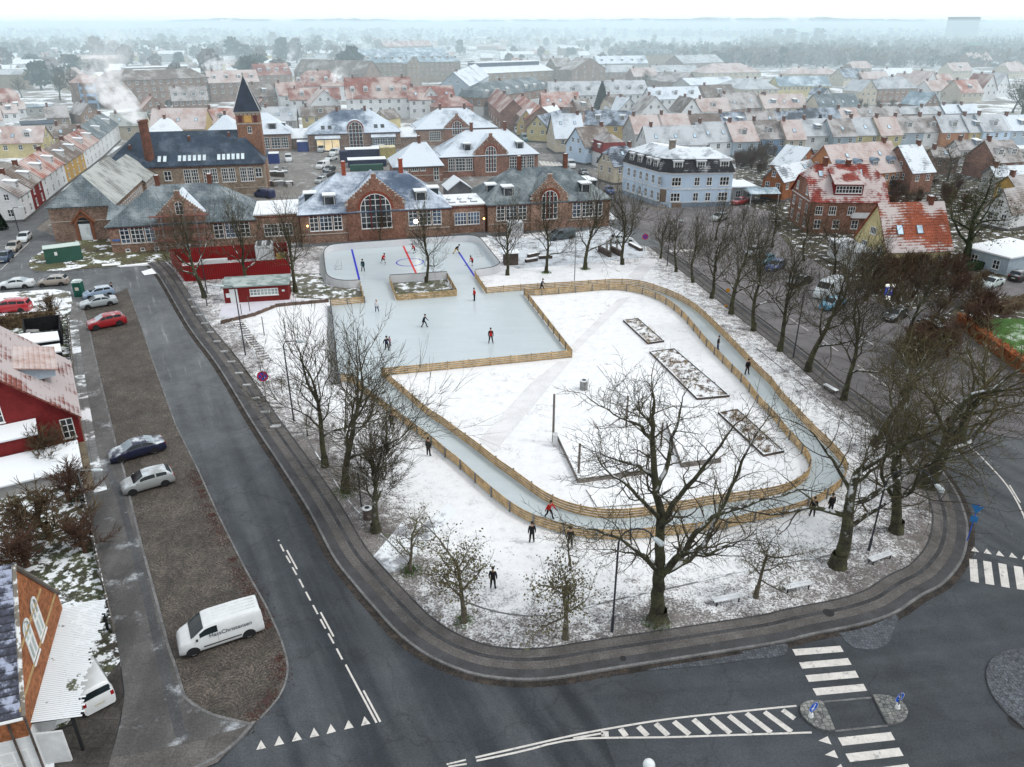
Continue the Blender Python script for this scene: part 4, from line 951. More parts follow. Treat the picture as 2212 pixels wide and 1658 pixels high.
b=MB();b.box((0,0,0),(5.1,5.1,16.9));b.build('wall',mat('brick_tower',(.29,.15,.10),.9,.22,.4,pat='brick',pk=.65,fine=.3,fs=3),tw)
b=MB();b.box((-.12,-.12,14.2),(5.22,5.22,14.45));b.box((-.2,-.2,16.5),(5.3,5.3,16.88))
for i in range(6):b.box((.2+i*.85,-.16,16.15),(.75+i*.85,-.002,16.4))
b.build('cornice',W_STONE,tw)
b=MB();e=.35
b.add([(-e,-e,16.9),(5.1+e,-e,16.9),(5.1+e,5.1+e,16.9),(-e,5.1+e,16.9),(2.55,2.55,24.3)],[(0,1,4),(1,2,4),(2,3,4),(3,0,4),(3,2,1,0)]);b.build('spire',mat('slate_spire',(.022,.032,.055),.6,.3,.6,pat='tile',ps=(.3,.3),pk=.8),tw)
b=MB()
for q in ((-e,-e),(5.1+e,-e),(5.1+e,5.1+e),(-e,5.1+e)):b.tube([(q[0],q[1],16.95),(2.55,2.55,24.35)],.09,5)
b.ball((2.55,2.55,24.6),.28,8);b.build('spire_ridge',mat('lead_snowed',(.52,.52,.50),.7),tw)
b=MB();b.box((1.75,-.06,14.55),(3.35,-.003,16.1));b.build('boarded_opening',mat('plywood',(.55,.33,.10),.8,.15,2),tw)
for x in (.5,3.75):b=MB();b.box((x,-.05,14.6),(x+.8,-.003,16.0));b.build('louvre',mat('louvre_red',(.10,.022,.02),.7),tw)
link('window',win_mesh(.9,1.5,2,2,arch=.8,fr=.07),tw,(2.2,0,12.3))
# I1: brick hall and the lower hall behind it
def hall(u0,u1,v0,L,he,hr,label,wf,wr,hip0):
 t=thing('brick_hall',label,'brick building',IP(u0,v0),IA);w=u1-u0
 b=wall_mesh('cross',w,L,he,hr)
 if hip0:b=MB();b.prism([(0,0),(w,0),(w,L),(0,L)],-.1,he,bottom=False);b.poly([(0,L,he),(w/2,L,hr),(w,L,he)])
 b.build('wall',[W_BRICKD],t)
 r=MB();o=.4;k=(hr-he)/(w/2);e=he-k*o;y0=w/2*.85 if hip0 else-.1
 A,B_,C_,D_=(-o,-o,e),(w+o,-o,e),(w+o,L+.1,e),(-o,L+.1,e);p,q=(w/2,y0,hr),(w/2,L+.1,hr)
 if hip0:r.poly([A,B_,p],1);r.poly([B_,C_,q,p]);r.poly([D_,A,p,q])
 else:r.poly([B_,C_,q,(w/2,-.1,hr)]);r.poly([D_,A,(w/2,-.1,hr),q])
 r.build('roof',[R_LICHEN,R_SLATE],t,solid=.16)
 c=MB();c.box((-.1,-.12,he-.35),(w+.1,-.003,he-.2))
 for i in range(14):c.box((.1+i*w/14,-.10,he-.62),(.55+i*w/14,-.003,he-.38),1)
 c.box((0,-.06,3.4),(w,-.003,3.52),1);c.box((w+.003,0,he-.4),(w+.1,L,he-.2));c.build('cornice',[mat('cornice_brown',(.13,.065,.05)),W_STONE],t)
 for i in range(wr):
  y=1.2+i*(L-2)/wr;put_win(t,win_mesh(1.0,2.8,2,4,fr=.08),'r',y,2.2,w,L)
 return t,w
t,w=hall(-11.4,-.9,10.2,25,6.3,10.6,'tall brick hall with grey frosted roof and one pointed portal on its blank front',0,14,True)
b=MB();b.box((4.2,-.10,0),(6.0,-.004,2.9));b.build('door',mat('door_white',(.55,.60,.62),.6),t)
b=MB();k=8
arc=[(5.1-1.05*math.cos(PI*i/k),2.9+1.15*math.sin(PI*i/k)) for i in range(k+1)]
arco=[(5.1-1.5*math.cos(PI*i/k),2.9+1.6*math.sin(PI*i/k)) for i in range(k+1)]
for i in range(k):b.poly([(arc[i][0],-.2,arc[i][1]),(arco[i][0],-.2,arco[i][1]),(arco[i+1][0],-.2,arco[i+1][1]),(arc[i+1][0],-.2,arc[i+1][1])][::-1])
b.poly([(p[0],-.06,p[1]) for p in arc][::-1],1)
for s in (-1,1):
 b.tube([(5.1+s*1.9,-.2,3.1),(5.1,-.2,5.3)],.2,4);b.box((5.1+s*1.25-.22,-.22,0),(5.1+s*1.25+.22,-.004,2.9))
b.build('portal',[mat('portal_brick',(.20,.085,.05),.9,.2,2),G_DARK],t)
hall(-10.2,-.5,35.4,11,5.6,9.4,'lower brick hall with frosted grey roof between tall hall and dark roofed building',0,6,False)
house('little slate roofed connecting porch between brick hall and scaffolded building','brick building',IP(-1.2,6.5),IP(4.5,6.5),0,6,4.4,6.0,'gable',W_BRICKD,R_SLATE,world=True,name='link_building')
# white garden tent and sheds between the front buildings
house('white snowed gable tent roof between the two front brick buildings','tent',T(1,0,1560,1500),T(1,0,1745,1490),3.2,6,3.0,4.8,'cross',mat('tent_cloth',(.16,.17,.18),.8),R_SNOW,name='tent',ov=.3)
# ================================================================ THE RINK AND THE ICE LANE
IZ=.125
def Z(x,y):return ((1220+x/1.58625)/1.8336,(900+y/1.58625)/1.8336)
def SZ(x,y,z=IZ):return S(*Z(x,y),z)
base=[SZ(*p) for p in [(331,380),(270,384),(215,382),(165,372),(130,352),(117,325),(110,275),(105,225),(106,192),(124,168),(165,152),(300,139),(450,129),(600,118),(800,104),(980,93),(1040,95),(1078,108),(1105,138),(1158,205),(1198,255),(1205,270),(1185,288),(1140,302),(1052,314)]]
BOARD=smooth_line(base,4)
sheet('ice',BOARD,IZ,M_ICE)
chan=[SZ(*p) for p in [(331,380),(362,508),(560,490),(515,340)]]
sheet('ice',[SZ(322,340),SZ(345,440),SZ(362,510),SZ(555,492),SZ(515,330)],IZ+.003,M_ICE)
sheet('ice',[SZ(873,300),SZ(935,462),SZ(1122,452),SZ(1048,280)],IZ+.006,M_ICE)
OUT=[(1,1,1862,932),(2,1,0,918),(2,1,220,902),(2,1,520,884),(2,1,770,868),(2,1,890,862),(2,1,1000,866),(2,1,1110,884),(2,1,1210,915),(2,1,1330,960),(2,1,1450,1022),(2,1,1560,1102),(2,1,1700,1236),(2,1,1850,1388),(2,1,2000,1548),(2,1,2120,1665),
       (3,2,270,255),(3,2,400,395),(3,2,540,545),(3,2,650,650),(3,2,720,725),(3,2,775,795),(3,2,795,855),(3,2,788,905),(3,2,750,970),(3,2,650,1050),(3,2,520,1125),(3,2,340,1190),(3,2,160,1228),(3,2,0,1258),
       (2,2,1735,1305),(2,2,1375,1350),(2,2,955,1388),(2,2,735,1386),(2,2,530,1352),(2,2,325,1302),(2,2,160,1236),(2,2,25,1152),(1,2,1925,1064),(1,2,1820,974),(1,2,1720,884),(1,2,1620,794),(1,2,1525,720),(1,2,1440,644),(1,2,1280,524),(1,2,1190,454),(1,2,1100,388),(1,2,1000,314),(1,2,900,234),(1,2,830,170),(1,2,772,132),(1,2,700,132)]
INN=[(2,1,152,945),(2,1,260,948),(2,1,470,932),(2,1,675,914),(2,1,780,906),(2,1,900,906),(2,1,1010,920),(2,1,1130,950),(2,1,1230,992),(2,1,1295,1030),(2,1,1350,1072),(2,1,1420,1136),(2,1,1500,1230),(2,1,1590,1340),(2,1,1690,1445),(2,1,1790,1548),(2,1,1895,1658),
       (3,2,90,305),(3,2,160,378),(3,2,230,455),(3,2,300,545),(3,2,370,625),(3,2,430,690),(3,2,470,745),(3,2,494,795),(3,2,498,840),(3,2,478,890),(3,2,410,955),(3,2,290,1012),(3,2,150,1045),(3,2,0,1068),
       (2,2,1600,1110),(2,2,1425,1146),(2,2,1070,1202),(2,2,810,1215),(2,2,605,1186),(2,2,425,1130),(2,2,280,1050),(2,2,170,970),(2,2,65,892),(1,2,1975,822),(1,2,1880,748),(1,2,1785,672),(1,2,1695,606),(1,2,1610,544),(1,2,1525,478),(1,2,1445,428),(1,2,1370,372),(1,2,1295,305),(1,2,1220,240),(1,2,1150,180),(1,2,1080,120),(1,2,1035,78)]
OUTL=[ST(*p,IZ) for p in OUT];INNL=[ST(*p,IZ) for p in INN]
BRW,BLW=ST(2,1,530,1440,IZ),INNL[-1]
LBOARD=[ST(1,1,622,1032,IZ),ST(1,1,640,1150,IZ),ST(1,1,665,1400,IZ),ST(1,1,692,1658,IZ),ST(1,2,700,132,IZ)]
sheet('ice',[LBOARD[0],ST(1,1,898,1008,IZ),ST(1,1,1150,990,IZ),ST(1,1,1625,950,IZ),OUTL[0],OUTL[1],INNL[0],BRW,BLW,ST(1,2,960,100,IZ),OUTL[-2],OUTL[-1],LBOARD[3]],IZ+.009,M_ICE)
n=110
def even(line,n):
 P=smooth_line(line,4);L=[0]
 for a,c in zip(P,P[1:]):L.append(L[-1]+math.dist(a,c))
 out=[];j=0
 for i in range(n+1):
  t=L[-1]*i/n
  while j<len(P)-2 and L[j+1]<t:j += 1
  k=(t-L[j])/max(1e-9,L[j+1]-L[j]);out.append((P[j][0]+(P[j+1][0]-P[j][0])*k,P[j][1]+(P[j+1][1]-P[j][1])*k))
 return out
eo,ei=even(OUTL[1:-1],n),even(INNL,n)
b=MB();b.add([(p[0],p[1],IZ+.012) for p in eo]+[(p[0],p[1],IZ+.012) for p in ei],[(i,i+1,i+n+2,i+n+1) for i in range(n)])
o=b.build('ice_lane',M_ICE);bm=bmesh.new();bm.from_mesh(o.data)
for f in bm.faces:
 f.normal_update()
 if f.normal.z<0:f.normal_flip()
bm.to_mesh(o.data);bm.free();tag(o,kind='structure')
# boards round the hockey rink
M_BOARD=mat('rink_board_white',(.66,.67,.69),.45,.05,.5,spec=.4)
M_BOARDB=mat('rink_board_bluegrey',(.16,.185,.24),.5,.1,.5,spec=.4)
M_KICK=mat('rink_board_rim',(.03,.03,.032),.6)
M_FENCE=mat('fence_timber',(.47,.325,.165),.8,.32,1.6,pat='ribv',ps=(.25,),pk=.85,fine=.2,fs=5)
M_POST=mat('fence_post_steel',(.20,.21,.22),.5,.1,3,metal=.3)
def boards(name,label,line,h=1.15,m=None,th=.07):
 L=offset_line(line,th/2);R_=offset_line(line,-th/2);b=MB();n=len(line)
 for A,fl in ((L,0),(R_,1)):
  b.add([(p[0],p[1],IZ-.04) for p in A]+[(p[0],p[1],IZ+h) for p in A],[((i,i+1,i+n+1,i+n) if fl else (i+1,i,i+n,i+n+1)) for i in range(n-1)])
 o=b.build('panel',m or M_BOARD)
 root=thing(name,label,'rink board',(0,0,0));o.parent=root
 b=MB();L2=offset_line(line,th/2+.02);R2=offset_line(line,-th/2-.02)
 for i in range(n-1):
  b.add([(*L2[i],IZ+h),(*R2[i],IZ+h),(*R2[i+1],IZ+h),(*L2[i+1],IZ+h),(*L2[i],IZ+h+.05),(*R2[i],IZ+h+.05),(*R2[i+1],IZ+h+.05),(*L2[i+1],IZ+h+.05)],
              [(0,1,2,3),(7,6,5,4),(0,3,7,4),(1,5,6,2)]+([(0,4,5,1)] if i == 0 else [])+([(3,2,6,7)] if i == n-2 else []))
 b.build('top_rail',M_KICK,root);return root
brd=resample(BOARD,.8)
boards('rink_boards','white boards with dark top rail running round the hockey rink',brd)
boards('rink_boards','white board along the rink side of the fenced turf block',resample([SZ(516,350),SZ(700,338),SZ(874,327)],1.0))
boards('rink_boards','long blue-grey board along the left edge of the skating square',resample(LBOARD,1.0),1.0,M_BOARDB)
sheet('board_plinth',[ST(1,1,597,1040),ST(1,1,618,1035),ST(1,1,690,1658),ST(1,2,698,138),ST(1,2,607,155),ST(1,1,600,1655)],.118,mat('concrete_pale',(.36,.37,.36),.85,.1,.5))
sheet('board_plinth',[SZ(70,150),SZ(100,150),SZ(112,345),SZ(125,395),SZ(85,400),SZ(72,300)],.118,mat('concrete_pale',(.3,.3,.3)))
# low slatted timber fences
FP=MB();FP.box((-.05,-.05,0),(.05,.05,1.0));FP_ME=FP.mesh('post',[M_POST],uv=False)
FPOSTS=0
def fence(label,line,h=.92,pitch=2.5,slats=4,name='timber_fence',maxp=95,m=None,flip=1):
 global FPOSTS
 line=resample(line,.6);root=thing(name,label,'fence',(0,0,0),group=None)
 b=MB();n=len(line);sh=h/slats;gap=.05
 out=offset_line(line,.05*flip);inn=offset_line(line,.085*flip)
 for s in range(slats):
  z0=IZ+.05+s*sh;z1=z0+sh-gap
  vs=[]
  for A in (out,inn):vs += [(p[0],p[1],z0) for p in A]+[(p[0],p[1],z1) for p in A]
  fs=[]
  for i in range(n-1):
   fs += [(i,i+1,n+i+1,n+i),(2*n+i+1,2*n+i,3*n+i,3*n+i+1),(n+i,n+i+1,3*n+i+1,3*n+i),(i+1,i,2*n+i,2*n+i+1)]
  b.add(vs,fs)
 b.build('slats',m or M_FENCE,root)
 posts=resample(line,pitch)
 for i,p in enumerate(posts):
  q=posts[min(i+1,len(posts)-1)];r=posts[max(i-1,0)]
  link('post',FP_ME,root,(p[0],p[1],IZ-.02),math.atan2(q[1]-r[1],q[0]-r[0]))
 return root
so,si=smooth_line(OUTL,3),smooth_line(INNL,3)
def cut(line,k0,k1):return line[k0:k1]
fence('long low slatted fence along the outer side of the ice lane',so,flip=-1)
fence('low slatted fence along the inner side of the ice lane, round the snowy lawn',si,flip=1)
fence('low slatted fence along the right edge of the skating square',[INNL[0],BRW])
fence('low slatted fence along the near edge of the skating square, beside the lawn',[BRW,BLW])
fence('short slatted fence joining the left board to the rink',[LBOARD[0],ST(1,1,896,1008,IZ)])
fence('short slatted fence at the left end of the narrow ice passage',[ST(1,1,896,1008,IZ),SZ(331,380)])
fence('low slatted fence round three sides of the turf block with the tree',[SZ(516,350),SZ(558,463),SZ(935,434),SZ(874,327)],flip=-1)
fence('short slatted fence from the rink to the start of the outer lane',[SZ(1050,314),OUTL[0]],flip=-1)
# inner block turf and its neighbour
sheet('turf',[SZ(520,352),SZ(562,460),SZ(930,432),SZ(872,330)],IZ+.02,mat('turf_green',(.105,.125,.065),.9,.35,.5,snow=.34,ss=.6,fine=.5,fs=6,col2=(.19,.175,.15)))
sheet('turf',[ST(1,1,300,780),ST(1,1,540,780),ST(1,1,590,880),ST(1,1,860,895),ST(1,1,890,985),ST(1,1,560,985),ST(1,1,330,970),ST(1,1,290,900)],IZ+.012,mat('turf_green',(.13,.13,.085)))
# lines on the ice
def ice_line(name,a,c,w,col):
 b=MB();q=bar(a,c,w);b.poly([(p[0],p[1],IZ+.018) for p in q])
 if b.v:pass
 o=b.build(name,mat(name+'_paint',col,.4,.05));
 if o.data.polygons[0].normal.z<0:o.data.flip_normals()
 return tag(o,kind='structure')
ice_line('blue_line',SZ(275,140),SZ(322,330),.30,(.012,.016,.48));ice_line('blue_line',SZ(946,157),SZ(1048,312),.30,(.012,.016,.48))
ice_line('red_line',SZ(599,120),SZ(683,300),.30,(.60,.012,.012))
c0=Vector(SZ(640,222));rr=(Vector(SZ(724,222))-Vector(SZ(556,222))).length/2
b=MB();k=40
P1=[(c0.x+(rr-.1)*math.cos(2*PI*i/k),c0.y+(rr-.1)*math.sin(2*PI*i/k),IZ+.016) for i in range(k)];P2=[(c0.x+(rr+.08)*math.cos(2*PI*i/k),c0.y+(rr+.08)*math.sin(2*PI*i/k),IZ+.016) for i in range(k)]
b.add(P1+P2,[(i,i+k,(i+1) % k+k,(i+1) % k) for i in range(k)]);tag(b.build('centre_circle',MATS['blue_line_paint']),kind='structure')
def goal(label,x,y,rz):
 t=thing('hockey_goal',label,'goal',(x,y,IZ),rz,'ice hockey goals');b=MB();r=.03
 for s in (-.9,.9):b.tube([(s,0,0),(s,0,1.2),(s,.35,1.2),(s,1.0,.03)],r,5);b.tube([(s,0,.03),(s,1.0,.03)],r,5)
 b.tube([(-.9,0,1.2),(.9,0,1.2)],r,5);b.tube([(-.9,1.0,.03),(.9,1.0,.03)],r,5);b.tube([(-.9,.35,1.2),(.9,.35,1.2)],r,5);b.build('frame',mat('goal_tube',(.45,.46,.47),.4),t)
goal('thin grey hockey goal near the left end of the rink',*SZ(212,255),rad(104));goal('thin grey hockey goal near the right end of the rink',*SZ(1056,180),rad(-76))
# ================================================================ PARK FURNITURE
M_CONC=mat('concrete',(.30,.30,.295),.85,.2,1,fine=.15)
M_DWOOD=mat('weathered_timber',(.085,.068,.06),.9,.3,1,fine=.3,fs=6)
M_BLACK=mat('black_metal',(.02,.021,.023),.5,.1,3)
M_GREYM=mat('grey_metal',(.22,.23,.235),.5,.15,3,metal=.3)
M_DKP=mat('lamp_pole_dark',(.035,.04,.05),.5,.1,3)
def platform(label,px,h):
 pts=[S(x,y,h+.1) for x,y in px];t=thing('platform',label,'platform',(0,0,0),group=None)
 b=MB();b.prism(pts,.05,h+.1,bottom=False);b.build('base',mat('platform_side',(.20,.18,.165),.9,.3,1,fine=.3,fs=5),t)
 cx=sum(p[0] for p in pts)/len(pts);cy=sum(p[1] for p in pts)/len(pts)
 b=MB();b.prism([(cx+(p[0]-cx)*.995,cy+(p[1]-cy)*.995) for p in pts],h+.102,h+.17,bottom=False);tag(b.build('snow_cover',M_SNOW,t),kind=None);return t
platform('large square snow-covered platform between wooden posts',[T(2,2,*p) for p in [(405,528),(1000,486),(1165,822),(582,900)]],.45)
platform('small snow-covered platform right of the large square one, behind the oak',[T(2,2,*p) for p in [(1285,440),(1440,408),(1725,732),(1405,772)]],.5)
platform('thin snow-covered slab between the platforms and the lane fence',[T(2,2,*p) for p in [(645,985),(1310,900),(1450,1070),(735,1128)]],.05)
platform('narrow snow-covered slab in the middle of the lawn',[T(2,2,*p) for p in [(735,0),(1130,0),(1440,320),(1010,345)]],.02)
def post(label,tile,top,r=.09,m=None,cat='post',name='wooden_post'):
 x,y=S(*T(*tile),.1);hh=height_at(x,y,T(tile[0],tile[1],0,top)[1])
 b=MB();b.tube([(0,0,0),(0,0,hh)],[r,r*.9],8);o=b.build(name,m or mat('post_timber',(.17,.15,.135),.9,.2,2),None,(x,y,.05));return tag(o,label,cat,'wooden posts round the platform')
post('tall wooden post at the far left corner of the large platform',(2,2,383,610),230,.11)
post('wooden post at the back of the large platform, left of the oak crown',(2,2,964,478),245,.10)
post('wooden post at the near left corner of the large platform',(2,2,585,895),625,.11)
post('dark wooden post behind the oak, on the gap between the platforms',(2,2,1240,640),460,.09,M_DWOOD)
x,y=ST(2,2,397,645);b=MB();b.box((-.2,-.25,0),(.2,.25,1.15));b.box((-.23,-.28,1.152),(.23,.28,1.22));tag(b.build('power_cabinet',mat('cabinet_white',(.55,.56,.57),.6),None,(x,y,.1)),'small white cabinet at the foot of the tall wooden post','cabinet')
# planting beds with timber edging and dry grasses
M_STRAW=mat('dry_grass',(.30,.215,.11),.9,.35,1.5);M_HERB=mat('dull_green_herb',(.085,.10,.055),.9,.4,2,snow=.2,ss=3);M_RUST=mat('rusty_stalks',(.17,.095,.06),.9,.3,2)
def bed(label,px,n,seed):
 pts=[S(x,y,.1) for x,y in px];t=thing('planting_bed',label,'planting bed',(0,0,0));rd=random.Random(seed)
 b=MB();m=len(pts)
 for i in range(m):
  a,c=Vector(pts[i]),Vector(pts[(i+1) % m]);d=(c-a).normalized();q=Vector((-d.y,d.x))*.06
  p0,p1,p2,p3=a+q-d*.06,a-q-d*.06,c-q+d*.06,c+q+d*.06
  b.prism([tuple(p0),tuple(p1),tuple(p2),tuple(p3)],.06+i*.002,.36+i*.003,0)
 b.build('edging',mat('edging_snowed',(.085,.068,.06),.9,.3,1,snow=.85,ss=2,fine=.3,fs=6),t)
 xs=[p[0] for p in pts];ys=[p[1] for p in pts]
 b=MB();b.prism(pts,.1,.24,bottom=False);b.build('soil',mat('bed_snow',(.14,.115,.095),.9,.3,.8,snow=.66,ss=1.2,soft=.12,snowc=(.80,.82,.84),fine=.3,fs=6),t)
 b=MB();k=0
 while k<n:
  x,y=rd.uniform(min(xs),max(xs)),rd.uniform(min(ys),max(ys))
  ins=False;j=m-1
  for i in range(m):
   if (ys[i]>y) != (ys[j]>y) and x<(xs[j]-xs[i])*(y-ys[i])/(ys[j]-ys[i])+xs[i]:ins=not ins
   j=i
  if not ins:continue
  k += 1;kind=rd.choice([0,0,1,2,2]);hh=(rd.uniform(.5,1.0),rd.uniform(.2,.4),rd.uniform(.3,.7))[kind]
  for _ in range(16):
   a=rd.uniform(0,2*PI);sp=rd.uniform(.1,.6)*hh;r=rd.uniform(0,.18)
   bx,by=x+r*math.cos(a),y+r*math.sin(a);w=.02 if kind != 1 else .05
   b.add([(bx-w*math.sin(a),by+w*math.cos(a),.1),(bx+w*math.sin(a),by-w*math.cos(a),.1),(bx+sp*math.cos(a),by+sp*math.sin(a),.1+hh*rd.uniform(.7,1.1))],[(0,1,2)],kind)
 b.build('planting',[M_STRAW,M_HERB,M_RUST],t,uv=False);return t
bed('planting bed with tall straw-coloured grass nearest the skating square',[T(2,1,*p) for p in [(945,1155),(1060,1140),(1262,1318),(1140,1336)]],40,1)
bed('long planting bed in the middle of the right side of the lawn',[T(2,1,1155,1405),T(2,1,1348,1382),T(2,2,1782,248),T(2,2,1530,272)],60,2)
bed('planting bed with rusty stalks nearest the curve of the ice lane',[T(2,2,1702,385),T(2,2,1850,358),T(2,2,2215,690),T(2,2,2060,722)],90,3)
def bench(label,a,c,back=True):
 A,B_=Vector(S(*a,.45)),Vector(S(*c,.45));w=(B_-A).length;t=thing('bench',label,'bench',(A.x,A.y,.1),math.atan2(B_.y-A.y,B_.x-A.x),'benches along the park edge')
 b=MB();b.box((0,-.05,.40),(w,.20,.45));b.box((0,.23,.40),(w,.42,.45));b.build('seat',mat('bench_snowed',(.68,.71,.73),.8),t)
 for x in (.18,w-.26):
  b=MB();b.box((x,0,0),(x+.08,.06,.395));b.box((x,.36,0),(x+.08,.42,.395));b.box((x,.062,.33),(x+.08,.358,.395));b.build('leg',M_BLACK,t)
 return t
bench('snowy bench right of the oak, nearest to it',(1543,1303),(1604,1291));bench('snowy bench in the middle of the three by the curved pavement',T(3,3,312,245),T(3,3,525,205))
bench('snowy bench right of the leaning tree near the street corner',T(3,2,1000,1562),T(3,2,1172,1500));bench('snowy bench beside the right street under the row of trees',T(3,2,612,150),T(3,2,712,205))
def bin_(label,tile,m,r=.32,h=.95):
 x,y=ST(*tile,.1);t=thing('litter_bin',label,'bin',(x,y,.1));b=MB();b.tube([(0,0,0),(0,0,h)],[r,r],14);b.build('body',m,t)
 b=MB();b.tube([(0,0,h),(0,0,h+.06)],[r+.03,r-.03],14);b.tube([(0,0,h+.062),(0,0,h+.066)],[r*.55,r*.55],12,1);b.build('lid',[mat('snow_cap',(.7,.73,.75)),M_BLACK],t)
bin_('round concrete litter bin standing alone on the snowy lawn',(2,2,627,186),mat('concrete_bin',(.26,.265,.265),.85,.2,2),.42,1.0);bin_('dark round litter bin at the foot of the forked tree',(1,2,920,1215),M_DWOOD,.36,.95)
# timber climbing ladder lying across the play court
A=[ST(0,1,1850,1150,.5),ST(0,1,2092,1478,.5)];B_=[ST(0,1,1922,1147,.5),ST(0,1,2168,1462,.5)]
t=thing('climbing_frame','long timber climbing ladder lying on posts in the snowy play court','climbing frame')
b=MB()
for L in (A,B_):b.tube([(*L[0],.5),(*L[1],.5)],.09,6)
b.build('rail',mat('pale_timber_snowed',(.42,.40,.37),.9,.2,2,snow=.45,ss=2),t)
b=MB()
for i in range(1,18):
 f=i/18;b.tube([tuple(Vector((*A[0],.5)).lerp(Vector((*A[1],.5)),f)),tuple(Vector((*B_[0],.5)).lerp(Vector((*B_[1],.5)),f))],.05,5)
b.build('rungs',M_DWOOD,t)
b=MB()
for L in (A,B_):
 for f in (.05,.5,.95):p=Vector(L[0]).lerp(Vector(L[1]),f);b.tube([(p.x,p.y,.1),(p.x,p.y,.48)],.07,5)
b.build('leg',M_DWOOD,t)
# timber edge and thin posts of the play court
b=MB()
ln=[ST(0,1,1760,1180),ST(0,1,2010,1120),ST(1,1,20,1115),ST(1,1,190,1045),ST(1,1,330,1030),ST(1,1,610,1005)]
for a,c in zip(ln,ln[1:]):b.prism([tuple(p) for p in bar(a,c,.16)],.05,.55)
tag(b.build('court_wall',mat('timber_wall',(.12,.085,.07),.9,.3,1,snow=.3,ss=2)),'low brown timber wall along the far side of the play court','low wall')
for i,(x,y,y2) in enumerate([(1925,1100,1020),(1990,1075,955),(2105,1265,1120)]):
 p=ST(0,1,x,y,.1);hh=height_at(*p,T(0,1,0,y2)[1]);b=MB();b.tube([(0,0,0),(0,0,hh)],.05,6)
 tag(b.build('court_post',M_DWOOD,None,(*p,.05)),['thin dark post nearest the red shed door','thin dark post in the middle before the red shed','thin dark post behind the climbing ladder'][i],'post','thin posts of the play court')
for i,(x,y,y2) in enumerate([(268,1275,1135),(95,1265,1130),(462,1255,1120)]):
 p=ST(1,1,x,y,.1);hh=height_at(*p,T(1,1,0,y2)[1]);b=MB();b.tube([(0,0,0),(0,0,hh)],.05,6)
 tag(b.build('court_post',M_DWOOD,None,(*p,.05)),['thin dark post in the middle of the snowy play court','thin dark leaning post left in the snowy play court','thin dark post in the snowy court nearest the grey board'][i],'post','thin posts of the play court')
# site fence: concrete feet and wire panels along the left pavement
feet=[ST(0,1,*p) for p in [(1525,990),(1550,1048),(1588,1112),(1630,1180),(1678,1250),(1730,1325),(1786,1405),(1845,1487),(1905,1577)]]+[ST(0,2,*p) for p in [(1967,165),(2040,270),(2112,380),(2190,500)]]+[ST(1,2,105,380),ST(1,2,192,492)]
ft=MB();ft.box((-.40,-.12,0),(.40,.12,.14));fme=ft.mesh('concrete_block',[mat('concrete_snowed',(.42,.43,.43),.9,.15,2)])
M_WIRE=mat('galvanised_wire',(.36,.39,.41),.4,.1,2,metal=.4)
for i,p in enumerate(feet):tag(link('concrete_block',fme,None,(p[0],p[1],.12),.12),'pale concrete fence block in the row along the left pavement of the park','concrete block','concrete fence blocks along the pavement')
for i in range(4):
 a,c=Vector(feet[i]),Vector(feet[i+1]);w=(c-a).length;t=thing('fence_panel','wire site-fence panel between concrete feet beside the red shed','fence panel',(a.x,a.y,.26),math.atan2(c.y-a.y,c.x-a.x),'wire site fence panels')
 b=MB()
 for q in ([(0,0,0),(0,0,1.9)],[(w,0,0),(w,0,1.9)],[(0,0,1.9),(w,0,1.9)],[(0,0,.1),(w,0,.1)],[(0,0,1.0),(w,0,1.0)]):b.tube(q,.022,5)
 for k in range(1,8):b.tube([(w*k/8,0,.1),(w*k/8,0,1.9)],.006,3)
 b.build('frame',M_WIRE,t)
# upright concrete slabs and timber seats on the far snow strip
t=thing('slab_sculpture','upright grey concrete slabs on a dark base, far side of the park','sculpture')
b=MB()
for x0,y0,x1,y1,hh in ((748,600,838,648,1.0),(842,600,922,640,1.0)):b.prism([tuple(p) for p in bar(ST(2,1,x0,y0),ST(2,1,x1,y1),.5)],.1,hh)
b.build('base',M_DWOOD,t);b=MB()
for x,y in ((808,622),(840,600),(888,618)):p=ST(2,1,x,y,0);b.prism([tuple(q) for q in bar((p[0]-.1,p[1]-.4),(p[0]+.1,p[1]+.4),.3)],.1,2.4)
b.build('slab',M_CONC,t)
for k,(q,lab) in enumerate([([(185,650),(268,630)],'dark timber seat block by the railings, leftmost'),([(165,690),(255,675)],'dark timber seat block in front of another, under the trees'),([(270,660),(375,655)],'long dark timber seat beside the thick tree trunk'),([(992,550),(1085,600)],'long low dark timber seat beside the upright concrete slabs')]):
 a,c=ST(2,1,*q[0]),ST(2,1,*q[1]);b=MB();b.prism([tuple(p) for p in bar(a,c,.6)],.1,.60);b.prism([tuple(p) for p in bar(a,c,.52)],.602,.66,1);tag(b.build('seat_block',[M_DWOOD,M_SNOW]),lab,'seat')
a=ST(2,1,45,700);t=thing('shed','small dark wooden shed with snowed flat roof behind the ice lane','shed',(*a,.1),.15);b=MB();b.box((-1.1,-.9,0),(1.1,.9,1.9));b.build('wall',M_DWOOD,t);b=MB();b.box((-1.3,-1.1,1.902),(1.3,1.1,2.02));b.build('roof',M_FLAT if 'M_FLAT' in globals() else R_FLAT,t)
# railings
t=thing('railing','thin grey tube railings on the snowed strip behind the trees','railing');b=MB()
for q in ([(260,640),(720,610)],[(410,560),(740,520)],[(0,590),(330,560)]):
 P=resample([ST(2,1,*q[0],.1),ST(2,1,*q[1],.1)],1.6)
 for h in (.55,1.05):b.tube([(*P[0],h),(*P[-1],h)],.022,4)
 for p in P:b.tube([(*p,.1),(*p,1.07)],.022,4)
b.build('tubes',M_GREYM,t)
